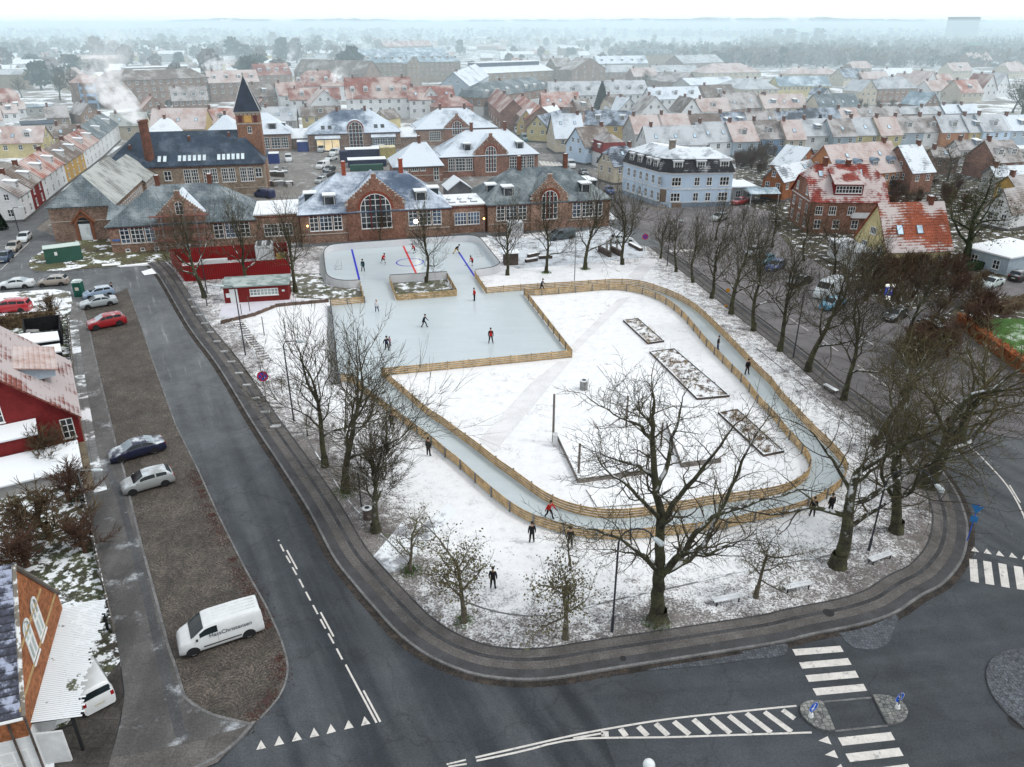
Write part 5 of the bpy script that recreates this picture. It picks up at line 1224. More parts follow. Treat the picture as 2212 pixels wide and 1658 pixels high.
# ================================================================ LAMPS AND SIGNS
M_LAMPH=mat('lamp_head',(.55,.62,.64),.4,.05)
def lamp_arc(label,foot,top_y,reach,direc,m=None):
 x,y=S(*foot,.1);h=height_at(x,y,top_y);t=thing('street_lamp',label,'street lamp',(x,y,.1),direc,'park lamps on curved poles')
 b=MB();b.tube([(0,0,0),(0,0,1.1)],[.10,.10],8);P=[(0,0,1.1),(0,0,h-reach*.55)]+[(reach*.5*(1-math.cos(a)),0,h-reach*.55+reach*.5*math.sin(a)) for a in [PI*k/8 for k in range(1,8)]]
 b.tube(P,[.065]*2+[.05]*7,7);b.build('pole',m or M_DKP,t)
 e=P[-1];b=MB();b.tube([(e[0]-.05,0,e[2]),(e[0]+.15,0,e[2]-.12),(e[0]+.5,0,e[2]-.45),(e[0]+.62,0,e[2]-.6)],[.06,.16,.2,.05],8);b.build('lamp_head',M_LAMPH,t);return t
lamp_arc('tall dark lamp post on a curved arm left of the oak',(1322,1365),1142,2.1,0.0)
lamp_arc('dark lamp post on a curved arm among the right cluster of trees',T(3,2,975,1470),T(3,2,0,790)[1],3.2,-.25)
def lamp_st(label,foot,top,side,m=None,lit=False):
 x,y=S(*foot,.1);h=height_at(x,y,top);t=thing('street_lamp',label,'street lamp',(x,y,0),0 if side>0 else PI,'street lamps')
 b=MB();b.tube([(0,0,0),(0,0,h-.4),(.25,0,h-.05),(1.2,0,h)],[.08,.06,.05,.045],7);b.build('pole',m or M_DKP,t)
 b=MB();b.tube([(1.1,0,h),(1.3,0,h-.03),(1.9,0,h-.03),(2.0,0,h)],[.05,.15,.13,.04],8);b.build('lamp_head',M_LAMPH,t);return t
lamp_st('lamp post in front of the red walled compound, arm to the left',T(0,1,1650,1030),T(0,1,0,868)[1],1)
lamp_st('lamp post with long arm beside the red compound, nearest the scaffold',T(0,1,1650,930),T(0,1,0,545)[1],-1)
lamp_st('tall lamp post standing at the end of the climbing ladder',T(0,1,1955,1425),T(0,1,0,870)[1],-1)
lamp_st('lamp post on the left pavement of the park, behind the bare trees',T(1,2,330,440),T(0,1,0,1310)[1],1)
lamp_st('blue-black lamp post on the pavement of the right street',T(3,1,373,1445),T(3,1,0,905)[1],1)
lamp_st('lamp post between the thin trees at the top of the right street',T(2,1,1290,715),T(2,1,0,350)[1],1)
lamp_st('grey lamp post behind the top fence of the ice lane',T(2,1,553,830),T(2,1,0,455)[1],1,M_GREYM)
lamp_st('dark lamp post before the white house at the left edge',T(0,1,148,430),T(0,1,0,245)[1],1)
lamp_st('lamp post over the left garden fence, beside the silver hatchback',T(0,2,690,1090),T(0,2,0,828)[1],1,M_GREYM)
x,y=ST(1,2,868,1130);b=MB();b.tube([(0,0,0),(0,0,height_at(x,y,T(1,2,0,850)[1]))],.06,7);tag(b.build('lamp_pole',M_DKP,None,(x,y,.05)),'short dark pole between the two forked trees on the left','pole')
# lit floodlight on the pole by the brick buildings and two warm wall lamps
def glow(name,label,p,r,col,e,pole=None):
 t=thing(name,label,'lamp',(p[0],p[1],0));b=MB();b.ball((0,0,p[2]),r,8);b.build('bulb',mat(name+'_glow',col,.5,0,emit=e),t)
 b=MB();b.tube([(0,.25,0),(0,.25,p[2]+.1),(0,.05,p[2]+.1)],.05,6);b.build('pole',M_GREYM,t)
x,y=ST(1,1,1310,540);glow('floodlight','bright lit floodlight before the brick front behind the rink',(x,y,height_at(x,y,T(1,1,0,358)[1])),.38,(1,.93,.72),16)
x,y=ST(1,1,455,545);glow('wall_lamp','small warm lit lamp left of the big arched window',(x,y,height_at(x,y,T(1,1,0,395)[1])),.17,(1,.5,.12),9)
x,y=ST(1,1,1845,475);glow('wall_lamp','small warm lit lamp at the flat-roofed link beside the right brick building',(x,y,height_at(x,y,T(1,1,0,335)[1])),.17,(1,.55,.15),9)
x,y=ST(2,0,1995,1640);
M_SBLUE=mat('sign_blue',(.01,.09,.52),.5,.05);M_SRED=mat('sign_red',(.45,.02,.06),.5,.05);M_SWHITE=mat('sign_white',(.7,.72,.72),.5,.03)
def disc(b,c,r0,r1,y,m,k=20):
 a=[(c[0]+r0*math.cos(2*PI*i/k),y,c[1]+r0*math.sin(2*PI*i/k)) for i in range(k)]
 if r1 <= 0:b.poly(a,m);return
 d=[(c[0]+r1*math.cos(2*PI*i/k),y,c[1]+r1*math.sin(2*PI*i/k)) for i in range(k)]
 b.add(a+d,[(i,(i+1) % k,(i+1) % k+k,i+k) for i in range(k)],m)
def sign_pole(label,foot,top,rz,face,r=.35,m=None):
 x,y=S(*foot,.12);h=height_at(x,y,top);t=thing('road_sign',label,'road sign',(x,y,.1),rz,None)
 b=MB();b.tube([(0,0,0),(0,0,h)],.035,7);b.build('pole',m or M_GREYM,t)
 b=MB();zc=h-r
 if face == 'nostop':
  for s in (1,-1):
   y0=-.05 if s>0 else-.03
   disc(b,(0,zc),r,0,y0,0);disc(b,(0,zc),r,r*.70,y0-.006*s,1)
   for a in (PI/4,-PI/4):
    d=Vector((math.cos(a),math.sin(a)))*r*.82;nn=Vector((-d.y,d.x)).normalized()*r*.11
    b.poly([(q.x,y0-.005*s,zc+q.y) for q in (d+nn,d-nn,-d-nn,-d+nn)],1)
  b.build('sign_face',[M_SBLUE,M_SRED],t)
 elif face == 'arrow':
  for s in (1,-1):
   y0=-.05 if s>0 else-.03
   disc(b,(0,zc),r,0,y0,0);disc(b,(0,zc),r,r*.93,y0-.005*s,1)
   for q in ([(-.05,.22),(.05,.22),(.05,-.05),(-.05,-.05)],[(-.15,-.04),(.15,-.04),(0,-.25)]):
    c,s_=math.cos(rad(-28)),math.sin(rad(-28));b.poly([(p[0]*c-p[1]*s_,y0-.006*s,zc+p[0]*s_+p[1]*c) for p in q],1)
  b.build('sign_face',[M_SBLUE,M_SWHITE],t)
  b=MB();b.tube([(0,0,0),(0,0,.25)],[.16,.10],10);b.build('base',M_SWHITE,t)
 elif face == 'orange':disc(b,(0,zc),r,0,-.05,0);disc(b,(0,zc-2.2),r*.8,0,-.05,0);b.build('sign_face',[mat('sign_orange',(.55,.24,.02),.5)],t)
 return t
sign_pole('round red and blue no-stopping sign on the left edge of the park',T(1,2,130,400),T(0,2,0,50)[1],rad(10),'nostop',.52)
sign_pole('round red and blue no-stopping sign at the top of the right street',T(2,1,1108,600),T(2,1,0,460)[1],0,'nostop',.5)
sign_pole('blue arrow sign on the island half beside the white hatched lines',T(3,3,513,1252),T(3,3,0,1150)[1],rad(28),'arrow',.34)
sign_pole('blue arrow sign on the island half facing the round island',T(3,3,1203,1185),T(3,3,0,1082)[1],rad(205),'arrow',.34)
sign_pole('thin pole with orange round signs on the right street pavement',T(2,1,1760,1035),T(2,1,0,895)[1],rad(-20),'orange',.28)
t=thing('road_sign','blue triangular sign on a pole at the right-hand pavement corner','road sign',(*ST(3,2,1755,1400),.1),rad(-30));b=MB();b.tube([(0,0,0),(0,0,3.2)],.035,7);b.build('pole',M_SBLUE,t)
b=MB();b.poly([(-.42,-.05,3.1),(.42,-.05,3.1),(0,-.05,2.4)]);b.box((-.24,-.06,1.7),(.24,-.04,2.2));b.build('sign_face',mat('sign_blue2',(.03,.17,.42),.5),t)
def text_obj(name,s,size,m,parent,loc,rot,align='CENTER',ext=.004):
 cu=bpy.data.curves.new(name,'FONT');cu.body=s;cu.size=size;cu.align_x=align;cu.extrude=ext
 tmp=bpy.data.objects.new(name,cu);COL.objects.link(tmp)
 me=bpy.data.meshes.new_from_object(tmp.evaluated_get(bpy.context.evaluated_depsgraph_get()));bpy.data.objects.remove(tmp)
 me.materials.clear();me.materials.append(m);o=link(name,me,parent,loc,rot=rot);return o
x,y=ST(3,1,1112,1040,.1);h=height_at(x,y,T(3,1,0,860)[1])
t=thing('parking_sign','lit blue parking sign with white letter P among the right-hand trees','sign',(x,y,0));b=MB();b.tube([(0,.1,0),(0,.1,h)],.06,7);b.build('pole',M_DKP,t)
b=MB();b.box((-.5,0,h-1.5),(.5,.18,h-.35));b.build('sign_face',mat('sign_blue_lit',(.05,.12,.75),.5,0,emit=.6),t)
b=MB();b.box((-.62,-.02,h-.34),(.62,.2,h));b.box((-.3,-.02,h-2.1),(.3,.2,h-1.6));b.build('light_box',mat('sign_white_lit',(.9,.92,.85),.5,0,emit=1.5),t)
text_obj('lettering','P',1.1,mat('sign_letter_lit',(.9,.93,1),.5,0,emit=1.2),t,(0,-.012,h-1.32),(PI/2,0,0))
t=thing('street_name_sign','small blue street name plate on the corner brick wall','sign',(*IP(.35,-.14),2.05),IA);b=MB();b.box((0,-.03,0),(1.15,-.002,.26));b.build('sign_face',mat('sign_blue3',(.05,.15,.45),.5),t)
x,y=ST(2,3,1148,1700);t=thing('street_lamp','white globe of a lamp just entering the bottom edge','street lamp',(0,0,0));g=S(1402,1653,6.0)
b=MB();b.ball((g[0],g[1],6.0),.27,12);b.build('globe',mat('globe_white',(.75,.80,.80),.3),t);b=MB();b.tube([(g[0],g[1],0),(g[0],g[1],5.75)],.05,7);b.build('pole',M_DKP,t)
# ================================================================ HOUSES OF THE TOWN
def px_depth(A,B_,he,k,yr):
 "depth of a gabled house whose ridge stands at height yr in the survey"
 A,B_=Vector(A),Vector(B_);m=(A+B_)/2;t=(B_-A).normalized();nrm=Vector((-t.y,t.x));lo,hi=1.0,60.0
 for _ in range(40):
  d=(lo+hi)/2;p=m+nrm*d/2
  if pxy(p.x,p.y,he+k*d/2)[1]>yr:lo=d
  else:hi=d
 return lo
WK={'w':W_WHITE,'c':W_CREAM,'y':W_YEL,'p':W_PYEL,'b':W_BLUE,'m':W_MBLUE,'g':W_GREY,'h':W_GREYB,'r':W_RED,'o':W_ORANGE,'k':W_OCHRE,'B':W_BRICK,'D':W_BRICKD,'R':W_BRICKR,'O':W_BRICKO,'Y':W_BRICKY}
RK={'pk':R_PINK,'gs':R_GREYS,'bs':R_BROWNS,'br':R_BROWN,'rd':R_RED,'rs':R_REDS,'or':R_ORANGE2,'dk':R_DARKT,'ds':R_DARKS,'sn':R_SNOW,'st':R_SNOWD,'sl':R_SLATE,'sb':R_SLATEB,'ss':R_SLATES,'bg':R_BLUEGREY,'fl':R_FLAT,'li':R_LICHEN}
def town(c,xl,yl,xr,yr,yridge,he,wall,roof,label,kind='gable',k=.85,nf=0,fl=1,D=0,S_=0,C=1,ds='shed',side='',d=None,r=0,cat='house',depth_max=16,name=None,wr=None):
 a,b_=T(c,r,xl,yl),T(c,r,xr,yr);A,B_=S(*a,he),S(*b_,he);w=math.dist(A,B_)
 if kind in ('cross',):d=d or 11;hr=he+k*w/2
 elif kind == 'flat':d=d or 10;hr=he
 else:
  d=d or min(px_depth(A,B_,he,k,T(c,r,0,yridge)[1]),depth_max);hr=he+k*d/2
  if kind == 'hip' and w<d:d=w
 wins=[];far=A[1]>330
 ww,wh=(1.1,1.4)
 n=nf if nf else max(2,int(w/3.2))
 for f in range(fl):
  z=he-2.1-f*2.9
  if z>.2:wins.append(('f',z,ww,wh,2,2,n))
 gh=hr-he
 for sd in side:
  L=d if kind != 'cross' else d
  wins.append((sd,max(.8,he-2.1),1.0,1.3,2,2,2))
  if kind == 'gable' and gh>2.4:wins.append((sd,he+gh*.22,.95,1.2,2,2,[.5] if d<8 else [.38,.62]))
 if kind == 'cross' and gh>2.2:wins.append(('f',he+gh*.18,1.0,1.25,2,2,[.5] if w<8 else [.36,.64]))
 dm=[((i+.5)/D,.30 if kind != 'mansard' else .25,1.7,1.45,ds,W_WHITE if ds != 'shed' else M_ZINC,RK[roof] if ds == 'gable' else R_FLAT) for i in range(D)] if kind != 'cross' else []
 sk=[((i+.5)/S_,.42,.9,1.3) for i in range(S_)] if kind not in ('cross','flat') else []
 ch=[((.12,.88,.5)[i % 3],.5,1.1) for i in range(C)] if kind in ('gable','half') else ([(.5,.5,1.0)] if C and kind in ('hip','mansard','cross') else [])
 if kind == 'cross' and ch:ch=[(.5,.6,1.0)]
 rt,w=house(label,cat,a,b_,he,d,he,hr,kind,WK[wall],RK[roof],wins,dm,sk,ch,name=name or 'house')
 return rt
# --- row along the street on the left
LB=[ST(0,1,195,362),ST(0,1,288,290),ST(0,1,374,207),ST(0,0,545,1472),ST(0,0,695,1358),ST(0,0,820,1260),ST(0,0,965,1122)]
rows=[('white gabled house nearest in the row at the left edge',W_WHITE,R_BROWNS,5.0,7.6,2),('narrow dark red house between two white ones in the left row',W_RED,R_BROWN,5.2,7.4,2),('white house with orange tiled roof and snowed dormers in the left row',W_WHITE,R_ORANGE2,5.2,7.6,4),
  ('ochre yellow house with brown roof in the left row',W_OCHRE,R_BROWN,5.0,7.4,4),('white house with red-brown roof in the left row beside the dark hall roof',W_WHITE,R_RED,5.2,7.8,4),('white house with slate roof, farthest in the left row',W_WHITE,R_SLATE,5.4,8.2,5)]
for i,(lab,wm,rm,he,dd,n) in enumerate(rows):
 L=math.dist(LB[i],LB[i+1])
 house(lab,'house',LB[i],LB[i+1],0,dd,he,he+dd*.42,'gable',wm,rm,[('f',1.0,1.0,1.5,2,2,n),('f',3.3,1.0,1.4,2,2,n),('l',1.1,1.0,1.4,2,2,2),('l',4.2,.9,1.2,2,2,2)],
          [((j+.5)/max(1,n // 2),.22,1.9,1.5,'shed',W_WHITE,R_FLAT) for j in range(n // 2)],[(.5,.6)],[(.9,.5,.9)],world=True,plinth=.5)
t=(0,)
town(0,-150,1142,332,1130,1006,4.2,'p','pk','yellow walled house with long frosted pink roof and two blue dormers',D=2,ds='round',S_=1,side='r')
town(0,430,1095,655,1085,990,4.0,'p','br','low yellow house with mossy brown roof behind the left row',S_=2)
town(0,175,1000,440,985,0,4.4,'g','sb','dark flat roofed building behind the yellow houses on the left','flat',d=12,C=0)
town(0,370,938,545,930,842,4.0,'Y','bs','house with grey brown frosted roof left of the smoke')
town(0,640,912,800,900,765,5.0,'D','bs','brown brick gabled house behind the smoking chimney','cross',k=1.0)
town(0,880,1002,1160,995,895,4.5,'c','li','cream house with pale frosted roof just behind the smoke plume',S_=2)
town(0,1195,1028,1625,1022,862,4.5,'y','pk','long house with plain frosted pink roof and three rooflights, left of the spire',S_=3)
town(0,1165,1045,1435,1040,940,4.2,'w','sn','snow covered hipped roof house left of the spire','hip',C=1)
town(0,1630,985,1885,980,862,4.8,'w','or','house with bright orange roof and white dormer beside the spire',D=1,ds='gable')
town(0,1660,1030,1890,1028,905,4.8,'B','ss','snowed blue slate house tucked behind the spire on its left','hip',C=1)
town(0,-40,818,160,808,705,5.0,'w','rd','white house with red half-hipped roof at the far left','half',side='r')
for i,(x,y,y2) in enumerate([(-120,960,850),(10,900,830),(70,868,812)]):town(0,x,y,x+130,y-6,y2,3.6,'w','pk',['low frosted roof at the left edge, nearest of three','low frosted roof at the left edge, middle of three','low frosted roof at the left edge, farthest of three'][i],D=1)
town(0,205,860,420,850,0,3.2,'g','bg','low wide shed with blue-grey metal roof in the left background','flat',d=10,C=0)
town(0,170,985,395,960,0,3.0,'w','fl','row of low white snowed garages on the left','flat',d=4,C=0)
# --- brick apartment blocks
bt=town(0,790,648,1660,613,556,11.5,'D','br','long brown brick apartment block with plain brown roof','hip',k=.62,nf=14,fl=3,C=0,cat='apartment block',depth_max=13)
town(0,655,660,795,650,570,11.0,'D','rd','brick end block with blue balconies at the left of the long apartments','hip',k=.6,nf=2,fl=3,C=0,cat='apartment block',depth_max=12)
p=ST(0,0,700,660,10.8);t=thing('balcony_stack','stack of three light blue balconies on the brick end block','balcony',(p[0],p[1]-1.6,0),rad(8))
for z in (2.3,5.2,8.1):q=MB();q.box((-3.4,-.8,z),(3.2,.7,z+.15));q.box((-3.4,-.8,z+.15),(3.2,-.72,z+1.2));q.build('balcony',W_MBLUE,t)
q=MB();q.box((-3.4,-.8,0),(-3.1,.7,10.8));q.box((2.9,-.8,0),(3.2,.7,10.8));q.build('frame',W_MBLUE,t)
town(0,1665,660,2060,648,560,9.0,'D','pk','brick block with white square dormers right of the long apartments',k=.8,nf=6,fl=2,D=4,ds='box',cat='apartment block')
town(0,1372,800,1655,790,690,5.4,'D','bs','brown mansard house with white pointed dormers before the apartments',k=1.2,nf=6,D=4,ds='gable')
town(0,1005,545,1490,530,0,9,'D','fl','long flat building with white snowed roof behind the apartments','flat',nf=10,d=14,C=0,cat='apartment block')
town(0,1130,865,1330,855,750,4.6,'D','or','small brick house with orange roof in front of the apartments','cross',k=.9,d=9)
town(1,40,600,312,590,505,8.5,'D','rd','brick house with red roof and two rows of white windows behind the spire',nf=5,fl=2,D=4,ds='box',cat='apartment block')
town(1,0,770,210,762,668,6.5,'D','br','dark brown roofed house just right of the spire',D=1)
town(1,30,852,140,848,760,5.0,'D','or','little brick house with red gable right of the spire','cross',k=1.0,d=8)
town(1,218,760,415,752,655,7.0,'w','rd','tall white house with red roof edge right of the spire',fl=2,nf=2)
town(1,298,795,700,785,700,6.0,'w','rd','white house with red and frosted roof and brown gable window band',S_=2,D=2,ds='round')
town(1,460,830,690,822,745,5.2,'w','pk','white gabled house with three small attic windows right of the spire','cross',k=.9)
town(1,390,925,700,918,845,5.0,'p','br','brown roofed house with yellow dormer behind the flagpole roof',D=1,ds='gable')
town(1,70,960,345,955,850,4.2,'g','gs','grey frosted roofed house with rooflights right of the spire',S_=3)
town(1,320,690,760,680,562,7.0,'w','rd','white house with large plain red hipped roof and lit dormers','hip',k=.85,D=4,ds='round',fl=1,depth_max=20)
town(1,750,785,1272,775,615,8.0,'w','rd','large white building with big red roof and five round-topped dormers',k=1.0,nf=7,fl=2,D=5,ds='round',C=2,depth_max=20,cat='white building')
town(1,1248,795,1615,785,685,7.2,'w','rd','white house with red and frosted roof joined to the big white building',nf=5,fl=2,S_=3)
town(1,1350,790,1500,786,690,7.2,'w','pk','white gable facing the yard on the right end of the white building','cross',k=1.1,d=6,C=0)
town(1,1440,850,1760,842,770,5.4,'B','rd','dark red hipped roof house behind the snowed brick building','hip',k=.75)
town(1,965,938,1070,945,840,4.0,'p','br','narrow pale yellow gabled house behind the flagpole building','cross',k=.9,d=8,C=0)
town(1,330,570,890,590,478,8,'D','br','long brown brick house with plain dark roof before the grey office block',C=0,nf=8,fl=2)
# grey office block with central gable, and neighbours
bt=town(1,895,500,1655,488,415,12.5,'Y','bg','large grey-brown office block with blue-grey roof and small central gable','hip',k=.62,nf=18,fl=3,D=12,ds='box',C=0,cat='office block',depth_max=18)
town(1,1228,505,1340,502,425,13.0,'Y','bg','gabled centre bay of the grey office block','cross',k=.8,d=6,nf=3,fl=3,C=0,cat='office block')
town(1,1060,372,1435,362,300,9,'D','or','long building with hazy orange roof behind the grey office block',k=.7,nf=8,C=2,cat='apartment block')
town(1,830,445,1560,420,385,10,'Y','bg','hazy blue-roofed block just behind the grey office block',k=.6,nf=12,C=0,cat='office block')
# big hall with snowed stepped roof
A,B_=ST(1,0,1850,585,7),ST(2,0,385,560,7)
t=house('large market hall with white snowed two-step roof','hall',A,B_,0,30,7,11,'gable',W_BRICKY,R_SNOW,[('f',4.0,2.4,1.6,6,2,9)],world=True)[0];ww=t['w']
q=MB();q.box((3,11,9.6),(ww-3,19,12.2));q.build('clerestory',mat('clerestory_dark',(.05,.07,.11),.5),t);q=MB();q.box((2.5,10.2,12.2),(ww-2.5,19.8,12.6));q.build('upper_roof',R_FLAT,t)
town(1,1730,690,1880,600,540,7,'h','ss','blue-grey house with snowed roof seen end on beside the market hall',k=.8,side='l',fl=2)
# mansard house, white below and brick above, on the side street
house('corner house with dark blue-grey mansard, brick upper floor and white ground floor','house',T(1,0,1838,780),T(2,0,345,705),7.2,12,7.2,12.4,'mansard',W_BRICK,R_SLATE,[('f',4.4,1.2,1.7,2,2,8),('f',1.2,1.3,1.8,2,2,7),('l',4.4,1.2,1.7,2,2,3)],[((i+.5)/7,.25,1.7,1.6,'round',W_WHITE,R_FLAT) for i in range(7)],(),[(.4,.5,1)],plinth=3.6,pm=W_WHITE,brk=.5)
# houses on the far side of the side street
SB=[ST(2,0,8,985),ST(1,0,2020,880)]
house('red brick row house with white ground floor along the side street','house',ST(2,0,165,1040),ST(1,0,2030,910),0,9,6.4,10.4,'gable',W_BRICKR,R_RED,[('b',1,1.2,1.6,2,2,6)],[],[],[(.5,.5,1)],world=True)
tt=town(2,20,845,165,950,738,6.0,'B','or','red brick corner house with frosted orange roof on the side street',k=.8,side='',nf=5,fl=2,d=10)
town(2,300,850,590,848,732,5.6,'B','or','long brick house with frosted orange-pink roof and rooflights behind the yellow houses',S_=3,nf=5,side='r')
def gable2(c,xl,yl,xm,ym,xr,yr,he,wall,roof,label,k=1.0,S_=0,D=0,fl=1,half=False,dmax=11):
 "house whose gable runs from (xl,yl) to the corner (xm,ym) and whose long eave runs on to (xr,yr)"
 L,M,R_=(Vector(ST(c,0,*p,he)) for p in ((xl,yl),(xm,ym),(xr,yr)));w=(R_-M).length;t=(R_-M).normalized();d=abs((L-M).dot(Vector((-t.y,t.x))));d=max(5,min(d,dmax))
 return house(label,'house',M,R_,0,d,he,he+k*d/2,'half' if half else 'gable',WK[wall],RK[roof],[('l',max(.6,he-2.0),1.0,1.3,2,2,2),('l',he+.5,.95,1.2,2,2,[.5] if d<7 else [.36,.64]),('f',max(.6,he-2.0),1.0,1.3,2,2,max(2,int(w/3)))]+([('l',max(.5,he-4.8),1.1,1.4,2,2,2)] if he>5 else []),
                 [((i+.5)/D,.3,1.6,1.4,'gable',W_WHITE,RK[roof]) for i in range(D)],[((i+.5)/S_,.6) for i in range(S_)],[(.9,.5,.9)],world=True,plinth=.5)[0]
gable2(2,170,960,250,985,480,942,4.6,'y','sn','bright yellow gabled house with snowed roof on the side street',1.1)
gable2(2,255,990,342,1022,545,960,4.6,'p','ds','pale yellow gabled house with dark streaked roof on the side street')
gable2(2,345,1050,405,1098,632,1092,4.6,'c','ss','cream gabled house with blue-white roof facing the zebra crossing',1.1,S_=2)
gable2(2,515,1105,640,1165,860,1140,5.0,'b','br','light blue gabled house with brown roof on the side street corner',1.1,dmax=8)
gable2(2,775,1240,870,1318,1068,1300,4.6,'c','ds','cream gabled house with dark blue half-hipped roof beside the pale blue house',1.05,S_=1,half=True,dmax=7)
house('white house with dark red timber mansard storey next to the light blue gable','house',T(2,0,640,1170),T(2,0,775,1220),4.0,7.5,4.0,8.4,'mansard',W_WHITE,[mat('mansard_red',(.17,.03,.03),.8,.25,1,pat='tile',pk=.7),R_BROWNS],[('f',1.2,1.0,1.4,2,2,2),('r',1.2,1.0,1.4,2,2,2)],[(.3,.2,1.3,1.3,'box',W_WHITE,R_FLAT),(.75,.2,1.3,1.3,'box',W_WHITE,R_FLAT)],brk=.55)
town(2,640,990,1030,996,880,4.8,'y','ds','yellow house with dark blue roof and two boxy snowed dormers',D=2,ds='box',k=.9,side='r')
# --- the pale blue corner house
he=7.0;A,M,Bq=Vector(ST(2,0,945,1290,he)),Vector(ST(2,0,1272,1380,he)),Vector(ST(2,0,1820,1372,he))
t_=(Bq-M).normalized();nn=Vector((-t_.y,t_.x));L1=(Bq-M).length
u_=(A-M);L2=u_.length;u_.normalize()
root=thing('corner_house','pale blue three-storey corner house with black mansard and snowed roof','house',(M.x,M.y,0),math.atan2(t_.y,t_.x))
def loc(v):v=v-M;return (v.dot(t_),v.dot(nn))
Ax,Ay=loc(A);ch_=1.9
D1=8.5
ux,uy=Ax/L2,Ay/L2;vx,vy=uy,-ux   # inward normal of the left wing
out=[(ch_,0),(L1,0),(L1,D1),(8.5,D1),(Ax+8.0*uy,Ay-8.0*ux),(Ax,Ay),(ux*ch_,uy*ch_)]
b=MB();b.prism(out,-.1,he,bottom=False);b.prism([(p[0]*1.001,p[1]) for p in out],-.12,.9,1,bottom=False);b.build('wall',[W_BLUE,mat('plinth_bluegrey',(.28,.33,.38),.9,.15,1)],root)
def ringo(d_):
 P=[Vector(p) for p in out];n=len(P);res=[]
 for i in range(n):
  a,c,e=P[i-1],P[i],P[(i+1) % n];d0=(c-a).normalized();d1=(e-c).normalized();n0=Vector((-d0.y,d0.x));n1=Vector((-d1.y,d1.x));bis=(n0+n1);bis=bis/max(.3,bis.dot(n0));res.append(c+bis*d_)
 return res
b=MB();r0_,r1_,r2_=ringo(-.35),ringo(.75),ringo(.45);n=len(out);zb=he+2.6
b.add([(p.x,p.y,he+.05) for p in r0_]+[(p.x,p.y,zb) for p in r1_],[(i,(i+1) % n,(i+1) % n+n,i+n) for i in range(n)]);b.build('mansard',R_DARKT,root)
r3_=ringo(4.0);b=MB()
b.add([(p.x,p.y,zb+.02) for p in r2_]+[(p.x,p.y,zb+1.75) for p in r3_],[(i,(i+1) % n,(i+1) % n+n,i+n) for i in range(n)]);b.poly([(p.x,p.y,zb+1.75) for p in r3_],1)
ro=b.build('roof',[R_SNOWD,R_FLAT],root)
chimney(ro,2.4,4.6,zb+1.2,zb+3.3,mat('chimney_grey',(.22,.19,.16),.9,.2,2),1.2,.9)
b=MB();
for z0,z1,e in ((3.55,3.8,.08),(he-.35,he-.05,.14),(.92,1.05,.05)):
 for i in (0,5,6):
  a,c=Vector(out[i]),Vector(out[(i+1) % n]);d_=(c-a).normalized();q=Vector((d_.y,-d_.x))*e
  b.prism([tuple(a-d_*e*.3),tuple(c+d_*e*.3),tuple(c+d_*e*.3+q),tuple(a-d_*e*.3+q)],z0+i*.002,z1+i*.002)
b.build('cornice',W_WHITE,root)
for z in (1.2,4.35):
 for x,ww_,nx in ((.16,2.0,3),(.46,1.15,2),(.64,1.15,2),(.86,2.0,3)):link('window',win_mesh(ww_,1.75,nx,2,fr=.11,glass=G_DARK),root,(x*L1-ww_/2+.3,0,z))
 k=6
 for i in range(k):
  f=.10+i*.15;px_,py_=ux*L2*f,uy*L2*f
  link('window',win_mesh(1.0,1.75,2,2,fr=.11,glass=G_DARK),root,(px_+ux*.5,py_+uy*.5,z),math.atan2(-uy,-ux))
for x in (.17,.50,.84):dormer(root,x*L1+.3,.12,he+.5,1.9,1.75,1.0,'box',W_WHITE,R_FLAT,3,2)
for f in (.22,.38,.60,.80):dormer(root,ux*L2*f-uy*.0,uy*L2*f,he+.5,1.5,1.75,1.0,'box',W_WHITE,R_FLAT,2,2,rz=math.atan2(-uy,-ux))
a,c=Vector(out[6]),Vector(out[0]);an=math.atan2((c-a).y,(c-a).x);q=MB();q.box((.5,-.05,.9),(1.9,-.003,3.5));q.build('boarded_door',mat('chipboard',(.22,.17,.13),.85,.2,2),root,(a.x,a.y,0),an)
q=MB();q.box((.3,-1.3,0),(2.1,-.06,.3));q.box((.5,-.9,.3),(1.9,-.061,.6));q.build('steps',M_CONC,root,(a.x,a.y,0),an)
q=MB();q.box((.12*L1,-.04,0),(.12*L1+2,-.003,1.1));q.build('boarded_hatch',MATS['chipboard'],root,(.35,0,0))
# --- houses right of it
gable2(3,70,1500,300,1440,690,1352,4.6,'O','st','orange brick house with snow-streaked blue roof and a side gable',1.05,S_=1)
town(3,380,1330,590,1295,1215,5.2,'O','st','small cross gable of the orange brick house with snowed roof','cross',k=.75,d=6,C=0)
o=gable2(3,640,1230,735,1395,1255,1352,5.2,'o','pk','orange rendered house with frosted roof, four blue dormers and arched windows',1.0,S_=2)
for i in range(4):dormer(o,(1.6+i*(o['w']-2.4)/3.4),1.2,5.9,1.7,1.5,1.6,'round',M_ZINC,M_ZINC,3,2)
for i in range(4):link('arched_window',win_mesh(1.3,2.1,2,2,arch=1,fr=.1),o,(1.2+(i+.4)*o['w']/4.6,-.004,2.2))
gable2(3,1215,1210,1330,1372,1500,1360,5.2,'R','st','red brick gabled house with snowed blue roof next to the orange one',.9)
cp=thing('carport','small open car port with pale corrugated roof beside the pale blue house','carport',ST(3,0,40,1545,2.4),rad(4));q=MB();q.poly([(-.3,-.3,2.4),(6.3,-.3,2.4),(6.3,2.6,3.2),(-.3,2.6,3.2)]);q.poly([(6.3,5.5,2.4),(-.3,5.5,2.4),(-.3,2.6,3.2),(6.3,2.6,3.2)]);q.build('roof',R_BLUEGREY,cp,solid=.08)
for x_ in (0,5.9):
 for y_ in (0,5.1):q=MB();q.box((x_,y_,0),(x_+.12,y_+.12,2.4));q.build('post',W_WHITE,cp)
